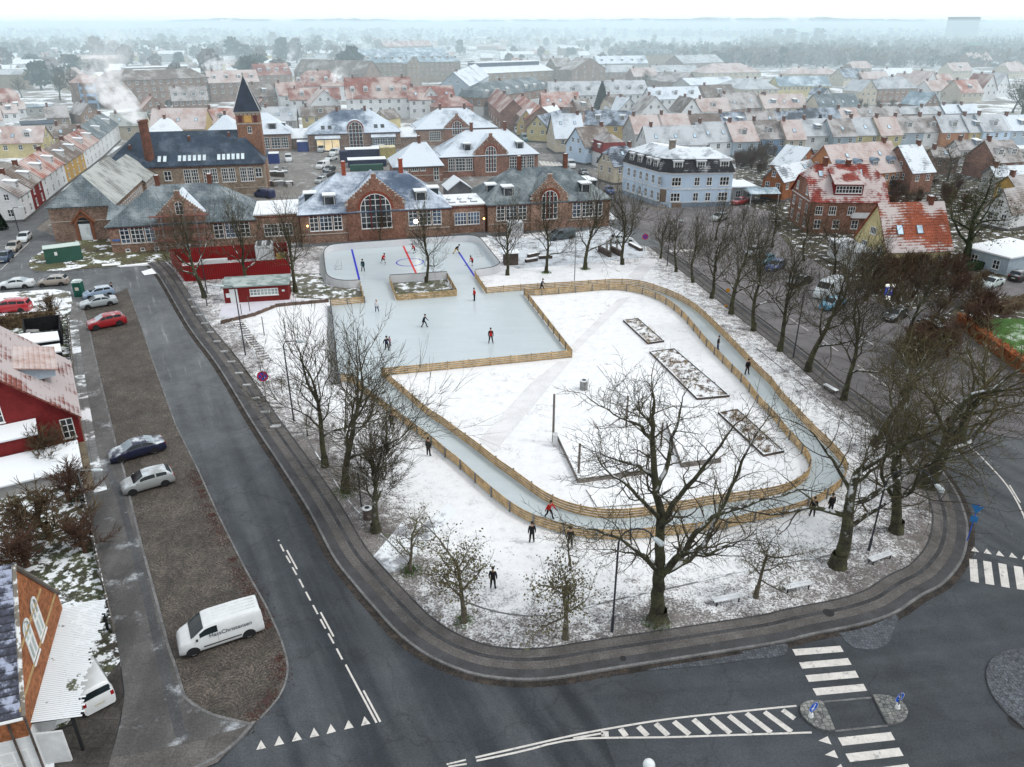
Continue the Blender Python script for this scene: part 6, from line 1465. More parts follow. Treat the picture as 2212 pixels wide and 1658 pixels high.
q=MB();q.poly([(6.1,0,2.38),(6.1,5.2,2.38),(6.1,2.6,3.1)]);q.poly([(-.1,0,2.38),(-.1,5.2,2.38),(-.1,2.6,3.1)]);q.build('gable_board',W_WHITE,cp)
town(2,1815,1495,2000,1490,0,2.6,'g','fl','flat snowed garage roof right of the pale blue house','flat',d=7,C=0,name='garage',cat='garage')
# red tiled mansard house
h=house('large dark red brick house with snow-flecked red tiled roof and long attic window','house',T(3,0,520,1585+10),T(3,0,1125,1600),6.0,11.5,6.0,11.4,'half',W_BRICKR,R_REDS,[('f',3.4,1.3,1.5,3,2,[.12,.3,.55]),('f',.9,1.2,1.6,2,2,4),('l',3.4,1.2,1.6,2,2,3),('l',.8,1.2,1.7,2,2,3),('l',6.4,1.2,1.5,3,2,2)],[],[(.17,.72,.8,1.3),(.32,.80,.8,.9),(.47,.78,.8,1.1),(.70,.78,.8,1.1)],[(.25,.5,1.2),(.56,.5,.8)],trim=(5.5,W_WHITE))[0]
ww=h['w'];q=MB();q.box((ww*.30,.8,6.6),(ww*.68,4.2,8.7));dm_=q.build('dormer',W_RED,h);q=MB();q.poly([(ww*.28,.4,8.72),(ww*.70,.4,8.72),(ww*.70,4.9,10.7),(ww*.28,4.9,10.7)]);q.build('roof',R_REDS,dm_,solid=.15)
link('window',win_mesh(ww*.38-.5,1.3,8,2,fr=.09),dm_,(ww*.30+.25,.797,7.1))
q=MB();q.box((ww*.55,-.9,3.0),(ww*.95,-.003,3.15));q.box((ww*.55,-.9,3.15),(ww*.95,-.84,4.0));q.build('balcony',W_WHITE,h)
# yellow house with orange roof, gable to the street
M_,R_,L_=Vector(ST(3,1,1128,592,3.6)),Vector(ST(3,1,1640,575,3.6)),Vector(ST(3,1,790,470,3.6))
tq=(R_-M_).normalized();dq=min(10.0,max(7.5,abs((L_-M_).dot(Vector((-tq.y,tq.x))))))
h=house('pale yellow gabled house with bright orange roof half under snow','house',M_,R_,0,dq,3.6,3.6+dq*.66,'gable',W_PYEL,R_ORANGE,[('l',.4,1.5,1.5,3,1,[.2,.55,.82]),('l',2.3,1.5,1.3,3,1,[.22,.68]),('l',5.0,1.6,1.1,4,1,[.5]),('f',1.2,1.2,1.3,2,2,4)],[],[(.24,.42,1.0,1.6),(.55,.42,1.0,1.4)],[(.80,.5,.9)],world=True,ov=.25)[0]
q=MB();q.box((-3.4,2.6,0),(-.003,dq+1.5,2.6));q.build('porch',W_WHITE,h);q=MB();q.box((-3.6,2.4,2.602),(-.004,dq+1.7,2.8));q.build('porch_roof',R_FLAT,h)
gable2(3,1860,1670,2120,1690,2400,1640,3.6,'w','bs','white gabled house behind the ivy tree at the right edge',1.5)
town(3,1750,1970,2100,2060,0,2.7,'h','fl','low pavilion with wide snowed flat roof behind the ivy tree at the right edge','flat',d=11,C=0,name='pavilion',cat='pavilion')
town(3,1500,1250,1700,1245,1180,4.5,'D','bs','brown frosted house behind the weeping tree',S_=1)
# --- rows behind: c, xl, yl, xr, yr, yridge, he, wall, roof, label, kwargs
ROWS=[
 (2,1040,1062,1265,1055,915,4.6,'g','pk','grey house with plain frosted pink roof above the pale blue house',dict(side='l')),
 (2,1265,1055,1490,1048,905,4.6,'B','pk','frosted pink roofed house with red ridge next to the plain pink one',dict()),
 (2,1140,1155,1605,1145,1000,4.8,'w','gs','white gabled row house with grey frosted roof right behind the pale blue house',dict(S_=3,side='l')),
 (2,1490,1040,1745,1030,905,4.6,'w','br','white gabled house with dark brown roof behind the frosted row',dict(side='l')),
 (2,1745,1020,1945,1010,895,4.6,'w','ds','white house with snow-streaked dark roof joined to the brown-roofed one',dict(D=2)),
 (2,1580,1130,1825,1120,970,4.4,'w','gs','white gabled house with two rooflights in its frosted grey roof',dict(S_=2,side='l')),
 (2,1825,1125,2020,1118,965,4.4,'h','pk','house with salmon frosted roof and one pointed dormer',dict(D=1,ds='gable')),
 (3,75,1105,330,1100,955,4.4,'m','bs','house with bright blue gable end and brown frosted roof',dict(D=1,ds='gable',side='l')),
 (3,330,1108,475,1105,955,4.4,'c','pk','house with plain salmon roof left of the round dark conifer',dict(S_=1)),
 (3,25,990,260,985,885,4.6,'g','bs','long house with brown roof and large snowed solar panels',dict(S_=2,side='l')),
 (3,260,985,480,980,885,4.6,'B','ds','long dark roofed house left of the red gable',dict()),
 (3,470,960,760,950,860,4.6,'R','ds','house with red gable end and streaked dark roof',dict(side='l')),
 (3,755,950,905,945,858,4.6,'w','pk','short pink roofed house next to the red gable',dict(D=1)),
 (3,480,1080,700,1075,945,4.4,'w','gs','white house behind the round dark conifer with one blue dormer',dict(D=1,side='l')),
 (3,700,1085,880,1080,945,4.4,'h','bs','house with mottled grey-brown roof right of the round conifer',dict(S_=1)),
 (3,860,1075,1080,1070,935,4.4,'p','gs','pale yellow gabled house with grey frosted roof in the second row',dict(S_=1,side='l')),
 (3,1080,1075,1245,1070,930,4.4,'p','pk','house with frosted pink roof and red ridge in the second row',dict(S_=1)),
 (3,1215,1055,1420,1050,925,4.4,'h','bs','pale grey gabled house with mottled dark roof and white dormer',dict(D=1,ds='gable',side='l')),
 (3,1420,1050,1590,1045,920,4.4,'w','bs','white house with white dormer right of the mottled dark roof',dict(D=1,ds='gable')),
 (3,1565,1052,1785,1048,915,4.4,'o','gs','orange gabled house with frosted grey roof, right background',dict(D=1,ds='gable',side='l')),
 (3,1785,1050,1930,1046,915,4.4,'y','gs','house with two rooflights and one dormer next to the orange gable',dict(D=1,S_=1)),
 (3,1895,1045,2110,1038,910,4.6,'b','gs','pale blue gabled house with frosted roof at the right edge',dict(D=1,ds='gable',side='l')),
 (3,2110,1038,2330,1030,915,4.6,'h','ss','blue-grey roofed house cut by the right edge',dict(D=1)),
 (3,905,925,1085,920,855,4.4,'Y','bs','mottled frosted roof in the third row, right of the pink house',dict(S_=1)),
 (3,1085,920,1230,915,850,4.4,'w','bs','third-row house with brown mottled roof, middle',dict()),
 (3,1225,905,1400,900,848,4.4,'D','gs','third-row house with grey roof behind the mottled one',dict()),
 (3,1400,905,1580,900,848,4.4,'c','gs','third-row house with grey roof, right of another grey one',dict()),
 (3,1590,902,1735,897,832,4.4,'D','ss','third-row house with bluish snowed roof',dict()),
 (3,1735,900,1860,895,830,4.4,'D','ss','third-row house with bluish snowed roof next to the brown hip',dict()),
 (3,590,866,910,858,745,4.4,'c','sl','house with dark grey roof and four small rooflights',dict(S_=4,side='r')),
 (3,150,860,490,850,750,4.4,'c','pk','house with long frosted roof, two blue dormers and three rooflights',dict(S_=3,D=2)),
 (3,915,728,1045,722,640,6.0,'c','gs','tall cream gabled house with grey roof in the middle distance',dict(kind='cross',k=.9,fl=2)),
 (3,1050,705,1370,698,610,6.6,'B','gs','brick house with white lower floor and hipped frosted roof',dict(kind='hip',k=.8,fl=2)),
 (3,1410,838,1545,830,745,4.6,'D','bg','brown gable with white verge and slate blue roof',dict(kind='cross',k=.9)),
 (3,600,757,680,754,680,4.0,'w','ds','small white gable with dark roof and solar panels',dict(kind='cross',k=1.0,d=9)),
 (3,780,620,935,615,545,5.0,'c','ds','dark roofed house with pale gable among bare trees',dict(side='l')),
 (3,260,685,670,680,608,5.6,'p','bg','long pale yellow house with bluish snowed roof',dict(nf=12,k=.7,cat='long building')),
 (3,-20,712,260,706,628,4.4,'c','gs','low building with hipped frosted roof before the long yellow house',dict(kind='hip',k=.6)),
 (2,1170,790,1565,780,692,5.6,'w','ss','white house with blue snowed roof and three dormers',dict(D=3,ds='gable',side='l')),
 (2,1080,893,1300,888,765,4.6,'w','bs','white gabled house with brown roof in the middle of the picture',dict(kind='cross',k=1.0)),
 (2,1405,890,1560,886,765,4.6,'w','br','brilliant white gabled house with dark brown roof',dict(kind='cross',k=1.2)),
 (2,1555,885,1795,880,780,4.4,'w','pk','house with frosted pink roof and one wide pointed dormer',dict(D=1,ds='gable')),
 (2,840,860,1010,855,752,4.6,'c','br','house with dark brown half-hipped roof right of the tall conifer',dict(kind='half')),
 (2,900,880,1070,872,790,4.2,'w','ss','small white gabled house right below the tall conifer',dict(kind='cross',k=.9)),
 (2,585,880,700,875,785,4.6,'B','br','brick house with brown roof left of the tall conifer',dict(D=1)),
 (2,365,760,860,752,648,6.0,'w','gs','long white house with pale lavender roof and four dormers',dict(D=4,ds='gable',nf=10,fl=1,cat='long house')),
 (2,860,752,1145,745,642,6.0,'w','gs','white house with three dormers continuing the long pale one',dict(D=3,ds='gable',side='r')),
 (2,1600,770,1840,762,675,5.0,'D','br','brown roofed house with one wide white dormer',dict(D=1,ds='box')),
 (2,1790,870,2060,850,740,4.6,'D','bs','brown frosted roof half hidden by the weeping tree',dict(S_=2)),
 (2,2065,850,2260,845,752,4.6,'c','gs','frosted roofed house with blue dormer behind a clipped bush',dict(D=1)),
 (2,535,560,800,545,430,8.0,'D','bs','tall brown brick gabled building with white windows beside the market hall',dict(kind='cross',k=.42,fl=2,nf=4,cat='brick building')),
 (2,405,530,540,526,410,9.0,'Y','bs','left wing of the tall brown gabled building',dict(fl=2,side='l',d=12)),
 (2,1090,440,1345,430,330,10.5,'Y','sl','block with dark mansard roof in the hazy middle distance',dict(kind='mansard',fl=2,nf=7,D=5,ds='box',d=20,k=.5)),
 (2,930,425,1090,430,325,10.5,'Y','sl','left half of the dark mansard block in the haze',dict(kind='mansard',fl=2,nf=5,d=18,k=.5)),
 (2,740,508,1140,502,445,7.0,'g','ss','long low building with blue snowed roof behind the brick gable',dict(D=5,ds='box',k=.7)),
 (2,1420,505,1740,496,400,6.0,'D','gs','big hall with long plain sloping frosted roof',dict(k=.5,depth_max=22,C=0)),
 (2,1590,582,2040,574,505,4.4,'c','pk','wide low building with hipped pinkish roof',dict(kind='hip',k=.5,nf=10,depth_max=24)),
 (2,1210,640,1425,635,560,4.0,'D','bs','low brown building with hipped frosted roof',dict(kind='hip',k=.5)),
 (2,1425,655,1520,640,575,4.4,'D','bs','brown gable between low frosted roofs',dict(kind='cross',k=.5,d=16)),
 (2,1480,680,1850,665,605,4.0,'g','ss','low long shed with pale snowed roof',dict(k=.4,C=0)),
 (2,1785,700,2190,690,622,4.2,'c','gs','low wide building with frosted hipped roof and dark ridge vent',dict(kind='hip',k=.5,nf=8)),
 (2,1190,575,1540,570,520,4.4,'D','gs','low frosted roofed house behind the brown hip',dict(k=.6)),
 (2,790,575,1030,572,520,5.0,'D','gs','grey frosted house at the foot of the tall gabled building',dict()),
 (2,1030,610,1220,605,540,4.6,'D','pk','frosted house beside bare trees in the middle distance',dict()),
 (3,345,590,560,585,540,4.2,'c','pk','low frosted house at the edge of the wood, left',dict(kind='hip',k=.6)),
 (3,560,592,740,588,542,4.2,'c','pk','low frosted house at the edge of the wood, middle',dict(kind='hip',k=.6)),
 (3,930,628,1140,622,572,4.4,'D','pk','low frosted roof right of the dark-roofed house',dict()),
 (3,1120,600,1340,596,545,4.4,'w','sn','white snowed roof before the wood',dict()),
 (3,850,545,1000,540,465,5.0,'D','pk','steep brown roof standing alone against the wood',dict(kind='half',k=.9,depth_max=10)),
 (3,1640,565,1800,560,475,5.0,'c','pk','steep frosted roof at the wood edge on the right',dict(k=.9,D=1,depth_max=11)),
 (3,1790,480,1960,475,420,6.0,'R','pk','red brick house below the green-capped chimney in the wood',dict()),
 (3,1400,700,1530,690,625,4.4,'w','pk','white gabled house with pink roof, right background, first of a cluster',dict(kind='cross',k=1.0)),
 (3,1480,725,1640,715,640,4.2,'w','pk','pink roofed house, right background, second of a cluster',dict(side='r')),
 (3,1720,740,1890,735,635,4.4,'c','or','house with orange and frosted roof in the right background',dict(D=1)),
 (3,1870,720,2000,715,595,4.6,'w','rd','tall white gable with red roof in the right background',dict(kind='cross',k=1.3)),
 (3,1980,715,2100,705,640,4.0,'w','gs','white gabled house with grey roof left of the bare ivy tree',dict(kind='cross',k=1.0)),
 (3,1290,672,1365,668,598,4.6,'w','pk','narrow white gable right of the hipped brick house',dict(kind='cross',k=1.3)),
 (3,1530,640,1650,636,590,4.6,'D','or','small orange roof in the right background',dict()),
 (3,2100,570,2240,565,495,4.6,'c','pk','frosted half-hipped roof at the right edge before the wood',dict(kind='half')),
 (3,1700,1190,2010,1180,1110,4.4,'w','bs','frosted house behind the bare crown at the right',dict(D=1)),
 (3,2000,1290,2210,1280,1115,4.6,'R','bs','brown roofed house with two white dormers at the right edge',dict(D=2,ds='gable')),
 (3,1990,1400,2240,1390,1320,4.0,'g','st','snow-streaked roof of the house at the right edge beside the white gable',dict(side='l')),
 (3,2150,1490,2360,1470,1390,3.6,'k','bs','ochre house with frosted roof at the right edge',dict(side='l')),
]
for c,xl,yl,xr,yr,yri,hh,w_,r_,lab,kw in ROWS:town(c,xl,yl,xr,yr,yri,hh,w_,r_,lab,**kw)
# --- near houses on the left edge
FR,BR_=Vector(S(165,893,3.0)),Vector(S(147,797,3.0));ey=(BR_-FR).normalized();ex=Vector((ey.y,-ey.x));FLq=FR-ex*9.5
h,w=house('dark red house with frosted pink tiled roof beside the left pavement','house',FLq,FR,0,14,3.0,7.6,'cross',W_RED,mat('roof_red_streaked',(.20,.065,.05),.85,.3,.4,pat='tile',ps=(.30,.42),pk=.5,snow=.72,ss=.35,soft=.22,snowc=(.45,.40,.40),fine=.25,fs=4),[('f',3.6,1.5,1.9,2,3,[.36]),('f',.8,1.0,1.9,2,3,[.90])],[],[],[],world=True,ov=.35)
# long shed dormer in its right-hand slope
q=MB();q.add([(5.6,4.2,5.1),(8.6,4.2,5.25),(8.6,9.8,5.25),(5.6,9.8,5.1),(5.6,4.2,6.7),(8.6,4.2,5.9),(8.6,9.8,5.9),(5.6,9.8,6.7)],[(0,1,5,4),(1,2,6,5),(2,3,7,6),(3,0,4,7)])
dq=q.build('dormer',W_GREYB,h);q=MB();q.poly([(5.4,3.9,6.86),(8.9,3.9,5.98),(8.9,10.1,5.98),(5.4,10.1,6.86)]);q.build('roof',R_PINK,dq,solid=.12)
q=MB();q.box((0,-2.3,-.1),(6.2,-.003,3.0));q.build('annex',W_RED,h);q=MB();q.poly([(-.2,-2.5,3.02),(6.4,-2.5,3.02),(6.4,-.1,3.4),(-.2,-.1,3.4)]);q.build('annex_roof',R_FLAT,h,solid=.15)
q=MB();q.box((-3,-6.8,-.1),(8.8,-2.31,1.25));q.build('shed',W_GREY,h);q=MB();q.poly([(-3.2,-7.1,1.27),(9.1,-7.1,1.27),(9.1,-2.53,1.6),(-3.2,-2.53,1.6)]);q.build('shed_roof',R_FLAT,h,solid=.14)
link('window',win_mesh(1.2,1.0,2,2),h,(1.0,-6.8,.15))
FR,BR_=Vector(ST(0,3,165,1240,4.2)),Vector(ST(0,3,455,262,4.2));ey=(BR_-FR).normalized();ex=Vector((ey.y,-ey.x));FLq=FR-ex*9;dd=(BR_-FR).length
h,w=house('orange brick house with glazed dark roof and two arched gable windows','house',FLq,FR,0,dd,4.2,4.2+dd*.60,'gable',W_BRICKO,mat('roof_glazed_dark',(.045,.05,.075),.35,.5,3,pat='tile',ps=(.28,.38),pk=.12,snow=.33,ss=1.2,soft=.2,snowc=(.34,.38,.50),fine=.3,fs=5,spec=.5),[('f',.5,1.3,1.5,2,2,[.9,.6])],[],[],[],world=True,plinth=2.75,pm=W_WHITE,ov=.12)
M_ARCHW=dict(arch=1.0,fr=.16,glass=glass_mat('glass_pale',(.30,.36,.35),.2,.3))
for y in (.40,.585):put_win(h,win_mesh(1.15,2.5,2,2,**M_ARCHW),'r',y*dd-.6,4.4,w,dd,'arched_window')
q=MB()
for z,a0,a1 in ((4.35,.0,1.0),(6.15,.24,.76)):q.box((w+.002,a0*dd,z),(w+.05,a1*dd,z+.14))
q.build('brick_band',mat('band_buff',(.42,.30,.15),.9,.15,2),h)
q=MB()
for s,(y0,z0,y1,z1) in enumerate([(0,4.2,dd/2,4.2+dd*.60),(dd,4.2,dd/2,4.2+dd*.60)]):q.tube([(w+.06,y0,z0-.1),(w+.06,y1,z1-.1)],.13,4)
q.build('verge',mat('verge_grey',(.20,.18,.15),.8,.2,2,snow=.4,ss=2),h)
for x in (w-.6,w+.15):q=MB();q.tube([(x,-.12,0),(x,-.12,4.1)],.06,6);q.build('downpipe',M_DWOOD,h)
q=MB();q.tube([(0,-.2,4.1),(w+.1,-.2,4.1)],.08,6);q.build('gutter',M_SWHITE,h)
# corrugated white lean-to with a ragged edge
P0,P1,P2,P3=ST(0,3,470,365,3.0),ST(0,3,845,322,2.5),ST(0,3,640,1255,2.5),ST(0,3,197,1312,3.0)
t=thing('carport','white corrugated lean-to roof with ragged edge against the orange brick house','carport',(0,0,0));q=MB();n=64;rd=random.Random(4)
for i in range(n):
 f0,f1=i/n,(i+1)/n-.002;a0=Vector((*P0,3.0)).lerp(Vector((*P3,3.0)),f0);a1=Vector((*P0,3.0)).lerp(Vector((*P3,3.0)),f1);c0=Vector((*P1,2.5)).lerp(Vector((*P2,2.5)),f0);c1=Vector((*P1,2.5)).lerp(Vector((*P2,2.5)),f1)
 e=rd.uniform(-.06,.10)*(1 if i>4 else .3);e -= .08*(24<i<56);c0=a0.lerp(c0,1+e);c1=a1.lerp(c1,1+e);m0=(a0+a1)/2+Vector((0,0,.014));m1=(c0+c1)/2+Vector((0,0,.014))
 q.add([tuple(a0),tuple(m0),tuple(a1),tuple(c1),tuple(m1),tuple(c0)],[(0,5,4,1),(1,4,3,2)])
q.build('roof',mat('corrugated_white',(.10,.11,.07),.6,.3,1.5,snow=.86,ss=.7,soft=.04,snowc=(.70,.745,.775),fine=.05,fs=2),t)
q=MB()
for a in (P1,P2,((P1[0]+P2[0])/2,(P1[1]+P2[1])/2)):q.box((a[0]-.5,a[1]-.06,0),(a[0]-.38,a[1]+.06,2.45))
q.tube([(P3[0],P3[1]+.1,2.9),(P2[0]-.4,P2[1]+.1,2.4)],.05,5);q.tube([(P3[0],P3[1]+.1,1.9),(P2[0]-.4,P2[1]+.1,1.9)],.04,5);q.build('frame',M_BLACK,t)
q=MB();q.prism([(P3[0]+.1,P3[1]),(P3[0]+1.5,P3[1]+.2),(P3[0]+1.5,P3[1]+.32),(P3[0]+.1,P3[1]+.12)],0,2.2);tag(q.build('garden_wall',W_WHITE),'short white wall under the end of the white lean-to','wall')
# garden fence along the left pavement
ln=resample(SL[1:-4],.55);t=thing('garden_fence','old grey timber fence between left gardens and pavement','fence',(0,0,0));q=MB()
for i in range(len(ln)-1):
 q.prism([tuple(p) for p in bar(Vector(ln[i]),Vector(ln[i]).lerp(Vector(ln[i+1]),.93),.06)],.05,1.0+.12*math.sin(i*2.1)+.04*(i % 3))
q.build('boards',mat('old_fence',(.15,.14,.125),.9,.35,1,snow=.35,ss=2,fine=.3),t);q=MB();q.box((-.14,-.06,0),(-.02,.06,1.35));qm=q.mesh('post',[mat('old_fence',(.2,.19,.18))])
for p in resample(ln,2.4):link('post',qm,t,(p[0],p[1],.05))
# sheds and bins at the left edge
for lab,q4,h_,rm,wm in [('open-topped black timber bin store by the left pavement',[(215,1250),(500,1215),(505,1340),(225,1375)],1.9,None,mat('black_boards',(.012,.013,.015),.8,.3,2)),
       ('low shed with snowed pale roof, below the black bin store',[(285,1395),(490,1375),(505,1440),(285,1470)],2.1,R_FLAT,mat('black_boards',(.015,)*3)),('low shed with snowed roof nearest the red house',[(375,1490),(510,1470),(525,1530),(375,1545)],2.0,R_FLAT,mat('black_boards',(.015,)*3)),
       ('small pale roofed lean-to left of the black bin store',[(150,1400),(275,1380),(285,1470),(170,1490)],2.0,R_FLAT,W_GREYB)]:
 P=[ST(0,1,*p) for p in q4];t=thing('shed',lab,'shed',(0,0,0));b=MB()
 if rm:b.prism(P,0,h_,bottom=False);b.build('wall',wm,t);cx,cy=sum(p[0] for p in P)/4,sum(p[1] for p in P)/4;b=MB();b.prism([(cx+(p[0]-cx)*1.07,cy+(p[1]-cy)*1.07) for p in P],h_+.002,h_+.14);b.build('roof',rm,t)
 else:
  for i in range(4):b.prism([tuple(v) for v in bar(P[i],P[(i+1) % 4],.1)],0,h_+i*.004)
  b.build('wall',wm,t);b=MB();b.box((P[0][0]+.8,P[0][1]-1.8,0),(P[0][0]+2.2,P[0][1]-.9,.9));b.build('bin',M_CONC,t)
# red service compound, red shed, container, toilet
M_REDC=mat('red_corrugated',(.27,.008,.010),.55,.10,.4,pat='ribu',ps=(.32,),pk=.5,spec=.3)
FLb,FRb,BLb,BRb=ST(0,1,1478,842),ST(1,1,306,778),ST(0,1,1372,700),ST(1,1,285,640)
t=thing('compound','bright red corrugated enclosure round the cooling machines','enclosure',(0,0,0))
for a,c in ((FLb,FRb),(BLb,BRb),(BLb,FLb),(BRb,FRb)):b=MB();b.prism([tuple(p) for p in bar(a,c,.09)],0,2.45+.003*len(t.children));b.build('panel',M_REDC,t)
def chiller(a,w,d,h,rz,nf,lab):
 t=thing('cooling_machine',lab,'cooling machine',(*a,0),rz);b=MB();b.box((0,0,0),(w,d,h));b.build('casing',mat('casing_white',(.52,.55,.56),.5,.08,1),t)
 for i in range(nf):
  b=MB();b.tube([(0,0,0),(0,0,.16)],[.36,.36],14);b.tube([(0,0,.162),(0,0,.17)],[.30,.30],14,1);b.build('fan',[M_GREYM,M_BLACK],t,(.65+(i % 2)*(w-1.3),.6+(i // 2)*.95,h))
x,y=ST(0,1,2045,690);chiller((x,y),2.7,3.9,2.6,IA,8,'white cooling machine with round fans inside the red enclosure');x,y=ST(0,1,1600,716);chiller((x,y),4.0,.9,.9,IA,0,'long low white unit inside the red enclosure');x,y=ST(1,1,195,672)
b=MB();b.box((0,0,0),(1.6,.8,1.1));tag(b.build('tank',mat('tank_ochre',(.38,.30,.10),.6,.2,2),None,(x,y,0),IA),'small ochre tank at the right end inside the red enclosure','tank')
A,B_=Vector(ST(0,1,1795,1016)),Vector(ST(1,1,296,986));w_=(B_-A).length
t=thing('shed','dark red timber shed with white door, long window and snowed flat roof','shed',(A.x,A.y,0),math.atan2((B_-A).y,(B_-A).x));b=MB();b.box((0,0,-.1),(w_,3.4,2.35));b.build('wall',mat('red_boards',(.19,.018,.018),.8,.15,1,pat='ribu',ps=(.18,),pk=.85),t)
b=MB();b.poly([(-.25,-.35,2.5),(w_+.25,-.35,2.5),(w_+.25,3.7,2.72),(-.25,3.7,2.72)]);b.build('roof',mat('roof_felt_frosted',(.24,.30,.29),.85,.15,.5,snow=.5,ss=.5,soft=.2,snowc=(.44,.50,.49)),t,solid=.18)
link('window',win_mesh(w_*.44,.95,8,2,fr=.10,glass=glass_mat('glass_pale',(.30,.36,.35))),t,(w_*.40,0,.95));b=MB();b.box((w_*.09,-.05,0),(w_*.09+1.05,-.003,2.05));b.build('door',M_SWHITE,t);b=MB();b.box((w_*.03,-.05,.9),(w_*.03+.5,-.003,1.5));b.box((w_*.90,-.05,1.35),(w_*.90+.35,-.003,1.6));b.build('notice',M_SWHITE,t)
sheet('terrace',[ST(0,1,1760,1060),ST(0,1,1790,1018),ST(1,1,300,988),ST(1,1,560,990),ST(1,1,330,1028),ST(1,1,190,1042),ST(0,1,1900,1140),ST(0,1,1745,1120)],.13,mat('terrace_snow',(.62,.62,.68),.8,.06,.5,fine=.06))
A,B_=Vector(ST(0,1,372,702)),Vector(ST(0,1,664,664));w_=(B_-A).length;t=thing('container','green steel container with snowed roof beside the brick hall','container',(A.x,A.y,.06),math.atan2((B_-A).y,(B_-A).x));b=MB();b.box((0,0,0),(w_,2.4,2.35));b.build('body',mat('container_green',(.035,.10,.075),.6,.12,.6,pat='ribu',ps=(.28,),pk=.85),t)
b=MB();b.box((-.03,-.03,2.352),(w_+.03,2.43,2.43));b.build('roof',mat('snow_green',(.52,.62,.58),.8,.08,.6),t);b=MB();b.box((w_*.27,-.03,1.2),(w_*.27+.4,-.003,1.75));b.build('window',M_SWHITE,t);b=MB();b.box((w_+.003,.1,.1),(w_+.05,1.15,2.2));b.box((w_+.003,1.25,.1),(w_+.05,2.3,2.2));b.build('door',MATS['container_green'],t)
x,y=ST(0,1,640,950);t=thing('portable_toilet','green portable toilet with white roof beside the parked blue car','toilet',(x,y,0),.15);b=MB();b.box((-.55,-.55,0),(.55,.55,2.05));b.build('body',mat('toilet_green',(.015,.10,.07),.5,.1,1),t);b=MB();b.box((-.58,-.58,2.052),(.58,.58,2.15));b.prism([(-.5,-.5),(.5,-.5),(.5,.5),(-.5,.5)],2.152,2.3);b.build('roof',mat('roof_translucent',(.62,.70,.68),.5),t)
b=MB();b.box((-.42,-.58,.05),(.42,-.553,1.95));b.build('door',mat('toilet_green_dark',(.01,.075,.055),.5),t);b=MB();b.box((-.25,-.6,.95),(.22,-.583,1.4));b.build('notice',mat('notice',(.55,.50,.42),.6,.4,8),t)
# masts, chimney in the wood and tower block on the skyline
x,y=ST(1,0,830,1165);h_=height_at(x,y,T(1,0,0,750)[1]);t=thing('flagpole','tall white flagpole before the dark slate hipped building','flagpole',(x,y,0));b=MB();b.tube([(0,0,0),(0,0,h_)],[.14,.08],8);b.build('pole',M_SWHITE,t);b=MB();b.ball((0,0,h_+.15),.2,8);b.build('finial',M_SWHITE,t)
for (c,xb,yb,yt,lab) in [(3,2110,1110,912,'thin white flagpole in the gardens at the right edge'),(2,1692,405,312,'thin pale mast behind the big sloping hall roof'),(3,1890,590,500,'thin pale mast before the wood on the right')]:
 x,y=ST(c,0,xb,yb);h_=height_at(x,y,T(c,0,0,yt)[1]);b=MB();b.tube([(0,0,0),(0,0,h_)],[.16,.10],6);tag(b.build('mast',M_SWHITE,None,(x,y,0)),lab,'mast')
x,y=S(2072,86);h_=height_at(x,y,39);w_=26*(x ** 2+y ** 2) ** .5/FOC*1.45;t=thing('tower_block','lone pale concrete tower block on the right skyline','tower block',(x,y,0),-.25);b=MB();b.box((-w_*.55,-w_*.5,-20),(w_*.55,w_*.5,h_));b.build('wall',mat('tower_concrete',(.10,.095,.095),.9,.1,.02,pat='slab',ps=(7,3.2),pk=.45),t);b=MB();b.box((-w_*.57,-w_*.52,h_),(w_*.57,w_*.52,h_+2));b.build('roof',M_CONC,t)
x,y=ST(3,0,1785,470);t=thing('brick_chimney','square brick chimney tower with green copper cap standing in the wood','chimney',(x,y,0));h_=height_at(x,y,T(3,0,0,345)[1]);w_=58*.2713*math.hypot(x,y)/FOC/2;b=MB();b.box((-w_,-w_,0),(w_,w_,h_-2));b.build('shaft',W_BRICKR,t);b=MB();b.box((-w_-.4,-w_-.4,h_-2),(w_+.4,w_+.4,h_));b.build('cap',mat('copper_green',(.20,.38,.32),.7),t)
# ================================================================ VEHICLES
def paint(name,col,snow=0.0,metal=0.0):
 m=mat('paint_'+name,col,.28,.06,1.5,metal=metal,spec=.5,snow=snow,ss=1.1,soft=.32,snowc=(.58,.64,.68));m.node_tree.nodes['Principled BSDF'].inputs['Coat Weight'].default_value=.5;return m
M_TYRE=mat('tyre',(.016,.016,.017),.8);M_RIM=mat('rim_silver',(.36,.37,.38),.35,.1,3,metal=.5);M_RIMD=mat('rim_black',(.03,.03,.032),.4);M_CARG=glass_mat('car_glass',(.014,.022,.026),.10,.3);M_CARG.node_tree.nodes['Principled BSDF'].inputs['Specular IOR Level'].default_value=.28;M_FROST=glass_mat('car_glass_frosted',(.30,.36,.40),.3,.2)
M_LAMP=mat('headlight_glass',(.55,.58,.60),.15,.1,6);M_TAIL=mat('tail_light_red',(.28,.012,.015),.25);M_PLATE=mat('number_plate',(.62,.60,.50),.5);M_TRIM=mat('black_plastic',(.022,.022,.024),.6)
def _lerp(tab,x):
 for (a,u),(c,v) in zip(tab,tab[1:]):
  if x <= c:return u+(v-u)*max(0,(x-a))/(c-a)
 return tab[-1][1]
